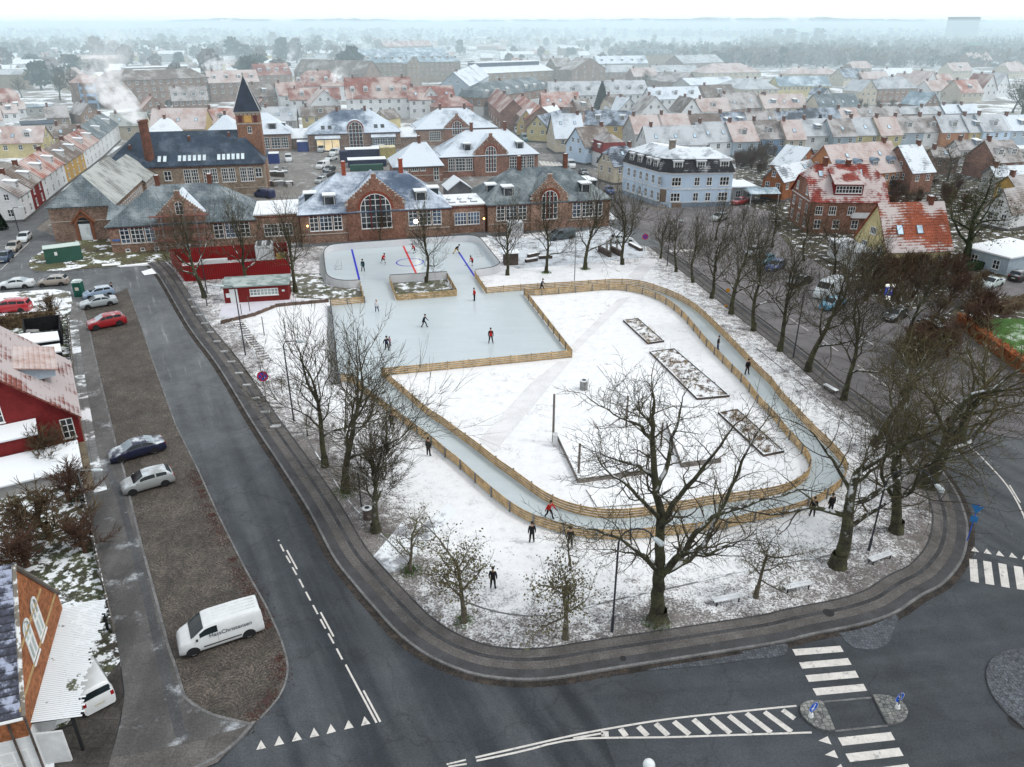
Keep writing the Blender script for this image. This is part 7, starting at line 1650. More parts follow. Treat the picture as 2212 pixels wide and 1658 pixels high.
# silhouettes: x as a fraction of the length (front is +.5), heights in metres
CT=dict(hatch=dict(L=4.0,W=1.70,H=1.48,r=.30,wb=.62,top=[(-.5,.62),(-.492,.88),(-.47,.98),(-.40,1.32),(-.36,1.41),(-.2,1.47),(-.02,1.48),(.08,1.43),(.285,.98),(.31,.95),(.40,.88),(.465,.78),(.49,.66),(.5,.55)],belt=[(-.5,.62),(-.47,.96),(.0,.93),(.285,.93),(.40,.82),(.47,.70),(.5,.5)],cab=(-.475,.285,-.37,.06),panes=[(-.36,-.16),(-.135,.15)]),
          sedan=dict(L=4.6,W=1.80,H=1.44,r=.32,wb=.59,top=[(-.5,.66),(-.493,.88),(-.47,.98),(-.40,1.02),(-.335,1.04),(-.20,1.36),(-.12,1.43),(0,1.44),(.07,1.40),(.25,.98),(.28,.95),(.40,.87),(.465,.76),(.49,.64),(.5,.52)],belt=[(-.5,.62),(-.47,.94),(-.3,.95),(.25,.91),(.40,.80),(.47,.68),(.5,.5)],cab=(-.335,.25,-.17,.05),panes=[(-.265,-.085),(-.065,.155)]),
          suv=dict(L=4.45,W=1.86,H=1.64,r=.36,wb=.60,top=[(-.5,.72),(-.492,.98),(-.475,1.08),(-.41,1.46),(-.38,1.56),(-.2,1.63),(0,1.64),(.08,1.58),(.265,1.10),(.29,1.07),(.40,1.01),(.465,.90),(.49,.76),(.5,.62)],belt=[(-.5,.7),(-.475,1.06),(.0,1.03),(.265,1.04),(.40,.94),(.47,.82),(.5,.58)],cab=(-.478,.265,-.385,.065),panes=[(-.37,-.185),(-.165,.02),(.035,.17)]),
          mpv=dict(L=4.6,W=1.82,H=1.74,r=.33,wb=.62,top=[(-.5,.74),(-.495,1.0),(-.485,1.1),(-.455,1.55),(-.43,1.66),(-.2,1.73),(.05,1.74),(.13,1.68),(.34,1.12),(.365,1.08),(.43,.99),(.475,.86),(.494,.72),(.5,.58)],belt=[(-.5,.7),(-.485,1.08),(.0,1.04),(.34,1.06),(.43,.92),(.48,.78),(.5,.55)],cab=(-.487,.34,-.455,.12),panes=[(-.435,-.24),(-.22,-.02),(.0,.20)]),
          van=dict(L=4.98,W=1.92,H=1.93,r=.34,wb=.655,top=[(-.5,.8),(-.497,1.3),(-.49,1.78),(-.475,1.88),(-.2,1.93),(.10,1.93),(.17,1.87),(.355,1.22),(.38,1.16),(.445,1.04),(.48,.90),(.495,.72),(.5,.58)],belt=[(-.5,.8),(-.49,1.10),(.0,1.08),(.355,1.10),(.445,.96),(.485,.80),(.5,.55)],cab=(-.492,.355,-.478,.165),panes=[(.035,.245)]),
          lwb=dict(L=5.7,W=2.0,H=2.45,r=.35,wb=.62,top=[(-.5,.9),(-.498,1.6),(-.492,2.25),(-.47,2.4),(-.2,2.45),(.16,2.42),(.22,2.28),(.37,1.42),(.40,1.30),(.455,1.12),(.485,.95),(.496,.75),(.5,.6)],belt=[(-.5,.9),(-.49,1.25),(.0,1.22),(.37,1.22),(.455,1.02),(.49,.84),(.5,.58)],cab=(-.494,.37,-.485,.22),panes=[(.10,.27)]))
for t in CT.values():t['hood']=_lerp(t['top'],.44);t['beltz']=_lerp(t['belt'],0);t['boot']=_lerp(t['belt'],-.46)
CARMESH={}
def car_proto(kind,pm,rim,frost):
 key=(kind,pm.name,rim.name,frost)
 if key in CARMESH:return CARMESH[key]
 t=CT[kind];L,W,Hh=t['L'],t['W'],t['H'];hw=W/2;zb=.20;out={};box=kind in ('van','lwb');rw=.90 if box else .80
 def sect(xf):   # half cross-section, bottom centre to roof centre
  x=xf*L;top=_lerp(t['top'],xf);bt=min(_lerp(t['belt'],xf),top-.02);e=max(0,(abs(xf)-.34)/.16);w_=hw*(1-(.10 if xf<0 else .19)*e ** 2.2);k=max(0,min(1,(top-bt)/(Hh-t['beltz'])))
  ws=w_*.965;wt=ws*(1-(1-rw)*k)*(.93 if k<.25 else 1);d=top-bt
  return [(0,zb),(w_*.86,zb),(w_*.97,zb+.12),(w_,zb+.36),(w_*.995,(bt+zb+.36)/2),(ws,bt),(ws+(wt-ws)*.28,bt+d*.26),(ws+(wt-ws)*.84,bt+d*.80),(wt*.93,bt+d*.945),(wt*.70,bt+d*.99),(0,top+.012)]
 xs=sorted({a for a,_ in t['top']} | {-.3,-.25,-.1,.02,.2,-.44,.35} | {v for p in t['panes'] for v in p} | {t['cab'][1],t['cab'][3],t['cab'][2]});R_=len(sect(0));vs=[];fs=[]
 for xf in xs:
  q=sect(xf);vs += [(xf*L,y,z) for y,z in q]+[(xf*L,-y,z) for y,z in q[-2:0:-1]]
 n=2*R_-2
 for i in range(len(xs)-1):
  for j in range(n):fs.append((i*n+j,i*n+(j+1) % n,(i+1)*n+(j+1) % n,(i+1)*n+j))
 fs.append(tuple(range(n))[::-1]);fs.append(tuple((len(xs)-1)*n+j for j in range(n)))
 me=bpy.data.meshes.new('body');me.from_pydata(vs,[],fs);bm=bmesh.new();bm.from_mesh(me);bmesh.ops.recalc_face_normals(bm,faces=bm.faces);bm.to_mesh(me);bm.free();me.materials.append(pm);me.polygons.foreach_set('use_smooth',[True]*len(me.polygons));me.set_sharp_from_angle(angle=rad(38));out['body']=me
 def shell(x0,x1,j0,j1,m,sides,off=.012):   # a pane lying just proud of the bodywork
  b=MB();N=6
  for s in sides:
   rows=[]
   for i in range(N+1):
    xf=x0+(x1-x0)*i/N;q=sect(xf);rows.append([(xf*L,s*y,z) for y,z in q[j0:j1+1]])
   for i in range(N):
    for j in range(len(rows[0])-1):
     Q=[Vector(rows[i][j]),Vector(rows[i][j+1]),Vector(rows[i+1][j+1]),Vector(rows[i+1][j])];nn=(Q[2]-Q[0]).cross(Q[3]-Q[1])
     if nn.length<1e-9:continue
     nn.normalize();c=(Q[0]+Q[2])/2
     if nn.dot(c-Vector((c.x,0,.9)))<0:nn=-nn
     b.poly([tuple(v+nn*off) for v in Q])
  return b.mesh('pane',[m],uv=False)
 GL=M_FROST if frost else M_CARG;c=t['cab'];wins=[]
 for a,e in t['panes']:
  for s in (1,-1):wins.append(shell(a,e,6,7,M_CARG,(s,)))
 out['window']=wins;g=.012
 out['windscreen']=shell(c[3]+.02,c[1]-.012,8,10,GL,(1,-1));out['rear_window']=shell(c[0]+(.004 if box or kind == 'mpv' else .02),c[2]-.004,8,10,GL if not box else M_CARG,(1,-1),.016)
 w=MB();r=t['r'];w.tube([(0,-.10,r),(0,.09,r),(0,.10,r)],[r,r,r*.93],20);out['tyre']=w.mesh('tyre',[M_TYRE],uv=False)
 w=MB();w.tube([(0,.101,r),(0,.108,r)],[r*.66,r*.64],16);w.tube([(0,.109,r),(0,.116,r)],[r*.14,r*.12],8,1)
 for k in range(10):a=2*PI*k/10;ca,sa=math.cos(a),math.sin(a);w.poly([(r*.34*ca-.018*sa,.111,r+r*.34*sa+.018*ca),(r*.34*ca+.018*sa,.111,r+r*.34*sa-.018*ca),(r*.58*ca+.03*sa,.111,r+r*.58*sa-.03*ca),(r*.58*ca-.03*sa,.111,r+r*.58*sa+.03*ca)],1)
 out['rim']=w.mesh('rim',[rim,M_TRIM],uv=False)
 w=MB();a=[(math.cos(PI*k/12)*(r+.06),math.sin(PI*k/12)*(r+.06)) for k in range(13)];w.poly([(p[0],0,r+p[1]) for p in a]+[(-(r+.06),0,zb),(r+.06,0,zb)]);out['arch']=w.mesh('wheel_arch',[M_BLACK],uv=False)
 h=MB();h.tube([(-.16,.02,.0),(-.04,.0,.0),(.05,-.03,-.01)],[.04,.09,.06],8);out['headlight']=h.mesh('headlight',[M_LAMP],uv=False)
 h=MB();h.box((-.03,-.09,-.13),(.05,.08,.13));out['tail_light']=h.mesh('tail_light',[M_TAIL],uv=False)
 h=MB();h.box((-.012,-.26,-.06),(.012,.26,.06));out['plate']=h.mesh('number_plate',[M_PLATE],uv=False)
 h=MB();h.tube([(0,-.02,0),(0,.06,.03),(0,.16,.03)],[.03,.075,.05],7);out['mirror']=h.mesh('mirror',[M_TRIM if kind == 'van' else pm],uv=False)
 h=MB();h.box((-.03,-hw*.66,.24),(.035,hw*.66,.40));out['bumper']=h.mesh('bumper',[M_TRIM],uv=False)
 CARMESH[key]=out;return out
def car(label,kind,pm,p,rz,rim=None,frost=False,small=False,cat='car',group=None,z=0.01,name='parked_car'):
 t=CT[kind];q=car_proto(kind,pm,rim or M_RIM,frost);L,W=t['L'],t['W']
 root=thing(name,label,cat,(p[0],p[1],z),rz,group);link('body',q['body'],root);link('windscreen',q['windscreen'],root)
 link('rear_window',q['rear_window'],root)
 for m in q['window']:link('window',m,root)
 wb=t['wb']*L;xo=.03*L;hw=W/2
 for x in (xo+wb/2-.05,xo-wb/2-.05):
  for s in (1,-1):
   rt=(0,0,0 if s>0 else PI);a=link('wheel',q['tyre'],root,(x,s*(hw-.12),0),rot=rt);link('rim',q['rim'],a)
   link('wheel_arch',q['arch'],root,(x,s*(hw+.003),0),rot=rt)
 if small:return root
 for s in (1,-1):
  link('headlight',q['headlight'],root,(.462*L,s*hw*.70,t['hood']-.15),rot=(0,0,-.25*s));link('tail_light',q['tail_light'],root,(-L/2+.035,s*hw*.78,t['boot']-.16));link('mirror',q['mirror'],root,((t['cab'][1]-.075)*L,s*hw*.94,t['beltz']+.06),rot=(0,0,0 if s>0 else PI))
 link('number_plate',q['plate'],root,(-L/2+.0,0,.62));link('number_plate',q['plate'],root,(L/2-.0,0,.42));link('bumper',q['bumper'],root,(L/2-.05,0,0));link('bumper',q['bumper'],root,(-L/2+.05,0,0))
 return root
def car_w(label,kind,pm,fw,rw,**kw):
 "placed by the ground points of its visible left-hand wheels, front then rear"
 a,c=Vector(S(*fw)),Vector(S(*rw));h=(a-c).normalized();n=Vector((-h.y,h.x));W=CT[kind]['W'];m=(a+c)/2-n*(W/2-.1)-h*.03*CT[kind]['L']+h*.05
 return car(label,kind,pm,m,math.atan2(h.y,h.x),**kw)
def car_c(label,kind,pm,c,to,z=.75,**kw):
 "placed by a bearing to its middle and one along its heading"
 a,d=Vector(S(*c,z)),Vector(S(*to,z));h=d-a;return car(label,kind,pm,a,math.atan2(h.y,h.x),**kw)
PW,PDB,PSI,PRD,PLB,PGO,PGR,PTE,PBL,PBK=paint('white',(.66,.69,.70)),paint('dark_blue',(.012,.016,.045),.40),paint('silver',(.34,.36,.36),.40,.2),paint('red',(.30,.012,.018),.25),paint('light_blue',(.25,.34,.46),.45),paint('gold',(.33,.29,.25),.35,.2),paint('grey_blue',(.06,.085,.10),.1),paint('teal',(.05,.20,.27),.3),paint('blue',(.04,.10,.30),.25),paint('black',(.018,.019,.022),.35)
PWS=paint('white_frosted',(.60,.64,.65),.5)
v=car_w('white panel van with dark company lettering, parked on the setts','van',PW,(420,1418),(540,1378),rim=M_RIM,cat='van',name='parked_van')
text_obj('lettering','HassChristensen',.37,mat('lettering_dark',(.035,.055,.08),.5),v,(-.55,.962,1.08),(rad(86),0,PI))
t=MB();t.box((-1.1,.955,.50),(1.1,.972,.58));t.build('side_strip',M_TRIM,v);t=MB();t.box((.20,.945,.45),(.215,.966,1.1));t.build('door_seam',mat('seam_grey',(.35,.37,.38)),v)
t=MB()
for y in (-.5,-.2,.1,.4):t.box((-2.2,y,1.90),(.3,y+.05,1.955))
t.build('roof_ribs',PW,v)
car_w('dark blue hatchback with frosted roof parked on the setts','sedan',PDB,T(0,2,978,775),T(0,2,1235,703),frost=True)
car_w('silver three-door hatchback with black wheels parked on the setts','hatch',PSI,T(0,2,1065,1032),T(0,2,1318,960),rim=M_RIMD)
car_w('red SUV parked on the setts','suv',PRD,T(0,1,770,1228),T(0,1,955,1190),rim=M_RIMD,frost=True)
car_w('silver saloon parked between red SUV and light blue car','sedan',paint('pale_silver',(.40,.45,.47),.3,.2),T(0,1,705,1060),T(0,1,880,1030))
car_w('light blue car parked next to the green toilet','hatch',PLB,T(0,1,712,985),T(0,1,880,955))
car_w('white saloon on the street at the left edge','sedan',PWS,T(0,1,46,905),T(0,1,192,893),frost=True)
car_w('pale gold hatchback on the street near the left edge','hatch',PGO,T(0,1,352,882),T(0,1,482,873))
car_w('bright red people carrier on the snowed verge at the left edge','mpv',paint('bright_red',(.42,.02,.03),.15),T(0,1,-25,1098),T(0,1,180,1085))
car_c('white hatchback parked on the left street, nearest the brick hall','hatch',PWS,T(0,1,192,478),T(0,1,135,530));car_c('gold hatchback parked on the left street between white and blue cars','hatch',PGO,T(0,1,105,553),T(0,1,45,605));car_c('dark blue car parked on the left street at the edge','hatch',paint('mid_blue',(.02,.05,.10),.15),T(0,1,38,632),T(0,1,-25,690))
car_w('grey-blue van parked on the snowed street behind the trees','van',PGR,T(2,1,382,520),T(2,1,540,500),cat='van',name='parked_van')
car_c('white car half hidden by a tree trunk on the snowed street','hatch',PWS,T(2,1,930,492),T(2,1,1000,488))
car_c('blue hatchback in the side street beside the pale blue house','hatch',PBL,T(2,0,833,1512),T(2,0,868,1548));car_c('white van in the side street by the light blue gable','van',PW,T(2,0,525,1310),T(2,0,570,1350),cat='van',name='parked_van');car_c('dark car behind the white van in the side street','sedan',PBK,T(2,0,625,1368),T(2,0,668,1400))
car_c('white van far up the side street','van',PW,T(2,0,98,1042),T(2,0,115,1065),cat='van',name='parked_van',small=True);car_c('long dark teal lorry with white roof in the side street','lwb',paint('lorry_teal',(.06,.16,.17),.5),T(2,0,155,1105),T(2,0,195,1140),cat='lorry',name='parked_lorry',small=True)
for lab,k,pm,c,to,cat in [('silver car parked on the right street, farthest along the row','hatch',PSI,(60,592),(-20,625),'car'),('teal car parked on the right street next to a blue one','hatch',PTE,(150,655),(70,690),'car'),('bright blue car parked on the right street','hatch',PBL,(235,702),(150,740),'car'),('dark car with snowed bonnet behind the white camper','sedan',PBK,(430,818),(330,850),'car'),
                               ('large white camper van parked on the right street','lwb',PWS,(655,905),(560,945),'camper van'),('light blue car parked in front of the white camper','hatch',paint('azure',(.08,.28,.42),.25),(690,1003),(610,1028),'car'),('black and white small car under the big trees on the right street','hatch',PBK,(1190,1090),(1100,1130),'car'),('dark car with snowed roof parked at the red hedge','mpv',paint('black_snowed',(.018,.019,.022),.62),(1470,1195),(1385,1130),'car'),
                               ('pale green-grey car on the drive before the pavilion','sedan',paint('pale_green',(.42,.50,.48),.45),(1955,838),(1870,865),'car'),('black car cut by the right edge','suv',PBK,(2195,785),(2290,760),'car')]:car_c(lab,k,pm,T(3,1,*c),T(3,1,*to),cat=cat,name='camper_van' if cat != 'car' else 'parked_car')
car_c('snowed car under the first bare trees before the pale blue house','hatch',PSI,T(2,1,1705,318),T(2,1,1640,335));car_c('red car under the car port beside the pale blue house','hatch',PRD,T(2,0,1870,1600),T(2,0,1800,1615))
a,d=Vector(ST(0,3,800,1015,1.75)),Vector(ST(0,3,672,800,1.75));h=(d-a).normalized();rr_=Vector(ST(0,3,770,1075,1.3));c=rr_+h*2.25
car('white estate van with dark rear window, reversing out from under the lean-to','mpv',PW,c,math.atan2(h.y,h.x),cat='car')
# yard: vans, trailers, parked cars, skips
for lab,k,pm,c,to,cat in [('silver van by the lit bay window in the yard','van',paint('van_silver',(.33,.37,.39),.2),(556,1188),(500,1215),'van'),('white van in the yard, second from the lit bay window','van',PW,(655,1215),(590,1245),'van'),('white van right of the trailers in the yard','van',PW,(1050,1165),(980,1185),'van'),('white box van behind the upper dark trailer','lwb',PW,(985,1205),(910,1215),'van'),('white van facing the camera alone in the yard','van',PW,(286,1262),(288,1300),'van'),
                               ('frosted car at the back of the parked row in the yard','sedan',PWS,(625,1258),(560,1275),'car'),('white van at the head of the parked row in the yard','van',PW,(560,1318),(510,1335),'van'),('black car in the parked row, upper of two','sedan',PBK,(610,1342),(545,1365),'car'),('black car in the parked row, lower of two','sedan',PBK,(600,1382),(530,1405),'car'),('silver car at the near end of the parked row in the yard','hatch',PSI,(545,1432),(485,1455),'car'),
                               ('dark blue van beside the blue skip, behind the bare tree','van',paint('navy',(.01,.02,.08),.2),(95,1545),(20,1535),'van'),('small dark car before the snowed yard roof','hatch',PBK,(495,1175),(450,1190),'car')]:car_c(lab,k,pm,T(1,0,*c),T(1,0,*to),cat=cat,name='parked_van' if cat == 'van' else 'parked_car',small=True)
def crate(label,name,cat,tile,w,d,h,m,top=None,rz=IA,z=0.02,open_=False):
 x,y=ST(*tile);t=thing(name,label,cat,(x,y,z),rz);b=MB()
 if open_:
  for q in (((0,0,0),(w,.12,h)),((0,d-.12,0),(w,d,h)),((0,.12,.0),(.12,d-.12,h)),((w-.12,.12,0),(w,d-.12,h)),((.12,.12,0),(w-.12,d-.12,.5))):b.box(*q)
 else:b.box((0,0,.0),(w,d,h))
 b.build('body',m,t)
 if top:b=MB();b.box((-.04,-.04,h+.002),(w+.04,d+.04,h+.12)) if not open_ else b.box((.13,.13,.5),(w-.13,d-.13,h*.75));b.build('load' if open_ else 'roof',top,t)
 return t
M_CBL=mat('container_blue',(.015,.035,.20),.5,.12,.6,pat='ribu',ps=(.3,),pk=.75)
crate('dark trailer with white roof and lettering in the yard, upper one','trailer','trailer',(1,0,745,1262),10.5,4.6,2.2,mat('trailer_dark',(.015,.02,.06),.5),R_FLAT);crate('dark trailer with white roof in the yard, lower one','trailer','trailer',(1,0,765,1340),10.0,4.4,1.9,mat('trailer_dark',(.015,)*3),R_FLAT);crate('green container in front of the lower trailer','container','container',(1,0,780,1368),8.5,1.6,1.5,MATS['container_green'],None)
crate('tall dark box at the left end of the trailers','container','container',(1,0,700,1300),2.2,3,3.0,mat('trailer_dark',(.015,)*3),None);crate('yellow container with snowed roof right of the trailers','container','container',(1,0,1025,1275),4.2,4.5,3.2,mat('container_yellow',(.38,.32,.13),.7,.15,1),mat('snow_yellow',(.60,.55,.36),.8))
crate('bright blue container at the left side of the yard','container','container',(1,0,125,1308),3.0,3.4,2.6,M_CBL,R_FLAT);crate('blue container with snowed roof near the lit bay window','container','container',(1,0,362,1212),3.2,4,2.8,M_CBL,R_FLAT)
crate('open blue skip filled with snow, left of a second one','skip','skip',(0,0,1905,1525),2.6,3.0,1.9,M_CBL,M_SNOW,open_=True);crate('open blue skip filled with snow, right one of the pair','skip','skip',(0,0,2030,1518),2.7,3.0,1.9,M_CBL,M_SNOW,open_=True)
crate('white box trailer standing before the right brick building','trailer','trailer',(2,1,35,478),2.6,1.8,2.3,mat('trailer_white',(.62,.64,.66),.5,.05),R_FLAT)
rd=random.Random(5)
for i in range(16):
 x,y=rd.uniform(135,330),rd.uniform(1330,1500)
 crate('stack of grey building materials with snow on top in the yard','material_stack','material stack',(1,0,x,y),rd.uniform(.9,2),rd.uniform(.8,1.6),rd.uniform(.4,1.2),[M_CONC,M_DWOOD,MATS['old_fence'],M_GREYM][i % 4],R_FLAT if i % 2 else None,rd.uniform(0,3))['group']='building materials stacked in the yard'
for i in range(10):crate('pallet or crate with grey goods near the yellow container','pallet','pallet',(1,0,rd.uniform(985,1075),rd.uniform(1260,1345)),rd.uniform(.8,1.4),1,rd.uniform(.3,.9),[M_CONC,M_DWOOD,M_GREYM][i % 3],None,rd.uniform(0,3))['group']='pallets near the yellow container'
# ================================================================ TREES
M_BARK=mat('bark',(.050,.044,.036),.9,.4,1.2,snow=.40,ss=1.3,soft=.06,snowc=(.60,.62,.63),fine=.4,fs=8,col2=(.072,.075,.040))
M_TWIG=mat('twigs',(.056,.047,.037),.9,.4,.8,snow=.16,ss=1.0,soft=.08,snowc=(.5,.52,.53),col2=(.088,.078,.044))
M_TWIGB=mat('twigs_brown',(.105,.066,.045),.9,.4,.8,col2=(.12,.09,.05))
M_TWIGR=mat('twigs_red',(.115,.062,.045),.9,.4,.8,col2=(.10,.06,.04))
M_IVY=mat('ivy_leaves',(.030,.050,.020),.8,.5,1.0,col2=(.075,.09,.035))
M_LEAFB=mat('withered_leaves',(.14,.105,.06),.85,.5,1.5,col2=(.15,.15,.075))
M_CONIF=mat('conifer_needles',(.010,.024,.016),.9,.5,1.0,col2=(.022,.042,.028))
M_EVERG=mat('evergreen_leaves',(.018,.036,.016),.85,.5,1.2,col2=(.04,.07,.03))
def rot_about(v,ax,a):return Matrix.Rotation(a,3,ax) @ v
def grow(rd,T_,Cn,p,d,L,r,lvl,P,leaves=None):
 last=P['levels']-1
 nseg=(7,6,5,3,2,2)[min(lvl,5)];pts=[p.copy()];rs=[r];q=p.copy();dd=d.copy();rend=r*(.38 if lvl else P.get('taper',.5))
 for i in range(nseg):
  wob=P['wob']*(0.5 if lvl == 0 else 1)
  dd=(dd+Vector((rd.gauss(0,wob),rd.gauss(0,wob),rd.gauss(0,wob)+P['up']*(.5+.5*(lvl>0)))))
  dd.normalize();q=q+dd*(L/nseg);pts.append(q.copy());rs.append(r+(rend-r)*(i+1)/nseg)
 sides=(9,7,5,3,3,3)[min(lvl,5)]
 (T_ if lvl <= P.get('tl',1) else Cn).tube(pts,rs,sides,0,cap=False)
 if lvl >= last:
  if leaves is not None:
   for _ in range(P.get('nl',6)):
    c=pts[rd.randrange(1,len(pts))]+Vector((rd.gauss(0,.18),rd.gauss(0,.18),rd.gauss(0,.15)));s=rd.uniform(.05,.12)*P.get('ls',1)
    a=Vector((rd.gauss(0,1),rd.gauss(0,1),rd.gauss(0,1))).normalized()*s;b_=a.orthogonal().normalized()*s
    leaves.add([tuple(c-a),tuple(c+b_),tuple(c+a),tuple(c-b_*.4)],[(0,1,2,3)])
  return
 n=P['n'][min(lvl,len(P['n'])-1)]
 az=rd.uniform(0,2*PI)
 for k in range(n):
  t=P['t0'][min(lvl,len(P['t0'])-1)];f=t+(1-t)*((k+rd.uniform(.2,.8))/n);f=min(f,.99)
  i=min(int(f*nseg),nseg-1);u=f*nseg-i;c=pts[i].lerp(pts[i+1],u);ax=(pts[i+1]-pts[i]).normalized()
  az += 2.4+rd.uniform(-.5,.5);ang=rad(rd.uniform(*P['ang']))*(1.1-.35*f)
  cd=rot_about(rot_about(ax,ax.orthogonal().normalized(),ang),ax,az)
  if P.get('flat') and lvl == 0:cd.z *= P['flat'];cd.normalize()
  cl=L*P['ratio'][min(lvl,len(P['ratio'])-1)]*rd.uniform(.75,1.2)*(1.15-.5*f);cr=max(P['rmin'],(rs[i]+(rs[i+1]-rs[i])*u)*rd.uniform(.45,.62))
  grow(rd,T_,Cn,c,cd,cl,cr,lvl+1,P,leaves)
 # the leader carries on
 for k in range(P.get('fork',1)):
  cd=(dd+Vector((rd.gauss(0,.28),rd.gauss(0,.28),rd.gauss(0,.15)))).normalized();grow(rd,T_,Cn,pts[-1],cd,L*P['lead'],max(P['rmin'],rend*.95),lvl+1,P,leaves)
TREE=dict(levels=5,n=(6,5,4,3),t0=(.40,.22,.2,.15),ratio=(.80,.62,.56,.5),ang=(42,74),wob=.15,up=.09,rmin=.014,lead=.66,fork=2)
def tree_proto(seed,h,r,P=TREE,leafm=None,twig=None,lean=(0,0),trunk_frac=.42,bark=None):
 rd=random.Random(seed);T_,Cn,Lf=MB(),MB(),(MB() if leafm else None)
 grow(rd,T_,Cn,Vector((0,0,-.1)),Vector((lean[0],lean[1],1)).normalized(),h*trunk_frac,r,0,P,Lf)
 T_.tube([(0,0,-.15),(0,0,.25),(0,0,.8)],[r*1.5,r*1.22,r*1.03],9,cap=False)
 zmax=max(v[2] for v in Cn.v+T_.v);k=h/zmax
 for M_ in (T_,Cn,Lf):
  if M_:M_.v=[(v[0]*k,v[1]*k,v[2]*k) for v in M_.v]
 out=[('trunk',T_.mesh('trunk',[bark or M_BARK],uv=False,smooth=True)),('crown',Cn.mesh('crown',[twig or M_TWIG],uv=False))]
 if Lf:out.append(('leaves',Lf.mesh('leaves',[leafm],uv=False)))
 return out,h
def plant(proto,label,foot,top=None,rz=0.0,cat='tree',group=None,name='bare_tree',world=False,scale=None,z=.08):
 x,y=foot if world else S(*foot)
 k=scale if scale else max(.15,height_at(x,y,top))/proto[1]
 t=thing(name,label,cat,(x,y,z),rz,group);t.scale=(k,k,k)
 for nm,me in proto[0]:link(nm,me,t)
 return t
A1,A2,A3=tree_proto(1,12,.24,dict(TREE,ang=(38,66),up=.12)),tree_proto(2,12,.22,dict(TREE,ang=(38,64),up=.12)),tree_proto(3,11.5,.25,dict(TREE,ang=(40,70)))
for lab,f,top,pr,rz in [('bare tree on the far snow strip, leftmost of four before the brick gable',(1096,596),400,A1,0),('bare tree before the stepped red gable, second of four on the far snow strip',(1180,590),385,A2,1.4),('bare tree behind the lamp post, third of four on the far snow strip',(1264,582),372,A3,.4),('bare tree beside the no-stopping sign, rightmost of four on the far snow strip',(1344,573),368,A1,2.2),
       ('bare tree growing in the fenced turf block inside the rink',(921,612),415,A2,.7),('tall bare tree right of the red compound',(639,633),400,A1,4.0),('bare tree standing before the left corner of the red compound',(442,645),405,A3,2.5),('bare tree rising behind the red shed roof',(540,628),395,A2,3.0),('small bare tree between rink and big arched window',(822,522),440,A3,1.0)]:plant(pr,lab,f,top,rz)
ROWL='bare street tree in the row along the right pavement, '
row=[(1427,560,440,'thin one at its far end'),(1460,589,442,'second from its far end'),(1496,612,442,'third from its far end'),(1537,646,434,'fourth from its far end'),(1579,680,432,'fifth from its far end'),(1627,716,440,'beside the orange signs'),(1684,760,462,'beside the blue-black lamp post'),(1745,804,475,'above the lane curve'),(1822,866,510,'next to the street bench')]
for i,(x,y,top,lab) in enumerate(row):plant((A1,A3,A2)[i % 3],ROWL+lab,(x,y),top,i*1.7,group=None)
for i,(x,y,top,lab) in enumerate([(1546,520,405,'bare tree on the far side of the right street before the pale blue house'),(1668,535,412,'bare tree before the carport and the orange house'),(1735,565,425,'bare tree before the red roofed mansard house'),(1800,600,440,'bare tree before the yellow gable'),(1870,650,462,'bare tree right of the lit parking sign'),(1600,512,430,'bare tree among shrubs below the pale blue house'),(1957,745,520,'large bare tree standing by the red hedge and snowed car')]):plant((A3,A1,A2)[i % 3],lab,(x,y),top,.5+i)
# right-hand cluster of old trees
BIG=dict(TREE,levels=6,n=(6,4,4,3,2),ang=(45,80),wob=.19,up=.05,ratio=(1.0,.66,.60,.52,.5),rmin=.012,fork=1)
M_TWIGM=mat('twigs_mossy',(.082,.068,.042),.9,.45,.6,snow=.14,ss=1,snowc=(.5,.52,.5),col2=(.115,.10,.045))
B1,B2=tree_proto(11,14,.42,BIG,trunk_frac=.34,twig=M_TWIGM),tree_proto(12,14,.38,BIG,trunk_frac=.38,lean=(.36,.12))
B3=tree_proto(13,14,.36,dict(BIG,ang=(35,68),n=(6,5,4,3,2)),twig=mat('twigs_mossy',(.075,.065,.038),.9,.45,.6,snow=.22,ss=1,snowc=(.5,.52,.5),col2=(.105,.10,.04)),trunk_frac=.36)
plant(B2,'old leaning bare tree by the two men in black suits',(1808,1225),790,0);plant(B3,'old mossy bare tree in the middle of the right-hand corner cluster',(1935,1150),700,1.2);plant(B1,'old bare tree at the back of the right-hand corner cluster',(2003,1052),640,2.0);plant(B3,'mossy bare tree behind the outer curve of the lane',(1893,965),600,3.3)
plant(B1,'reddish-twigged bare tree over the right street',(2070,960),680,4.0).children[1].material_slots
# ivy-clad tree on the right edge and the trees beside it
IV=tree_proto(21,17,.5,dict(BIG,n=(6,5,3,3,2),nl=1,ls=1.3,ratio=(.8,.62,.58,.52,.5)),leafm=M_IVY,trunk_frac=.36,bark=mat('bark_ivy',(.035,.045,.025),.9,.5,1.5,fine=.4))
plant(IV,'large ivy-clad bare tree before the white gable at the right edge',(2085,575),310,.4,name='ivy_tree');plant(IV,'ivy-clad tree at the right edge above the frosted roofs',(2205,262),140,2.4,name='ivy_tree')
WEEP=tree_proto(22,9,.25,dict(TREE,levels=5,up=-.06,ang=(30,60),n=(8,7,6,4),wob=.10),twig=M_TWIGB,trunk_frac=.5)
plant(WEEP,'brown weeping tree beside the red brick gable',T(3,0,1600,1440),T(3,0,0,1075)[1],0,name='weeping_tree');plant(WEEP,'brown weeping tree among the frosted roofs',T(3,0,70,930),T(3,0,0,690)[1],2,name='weeping_tree')
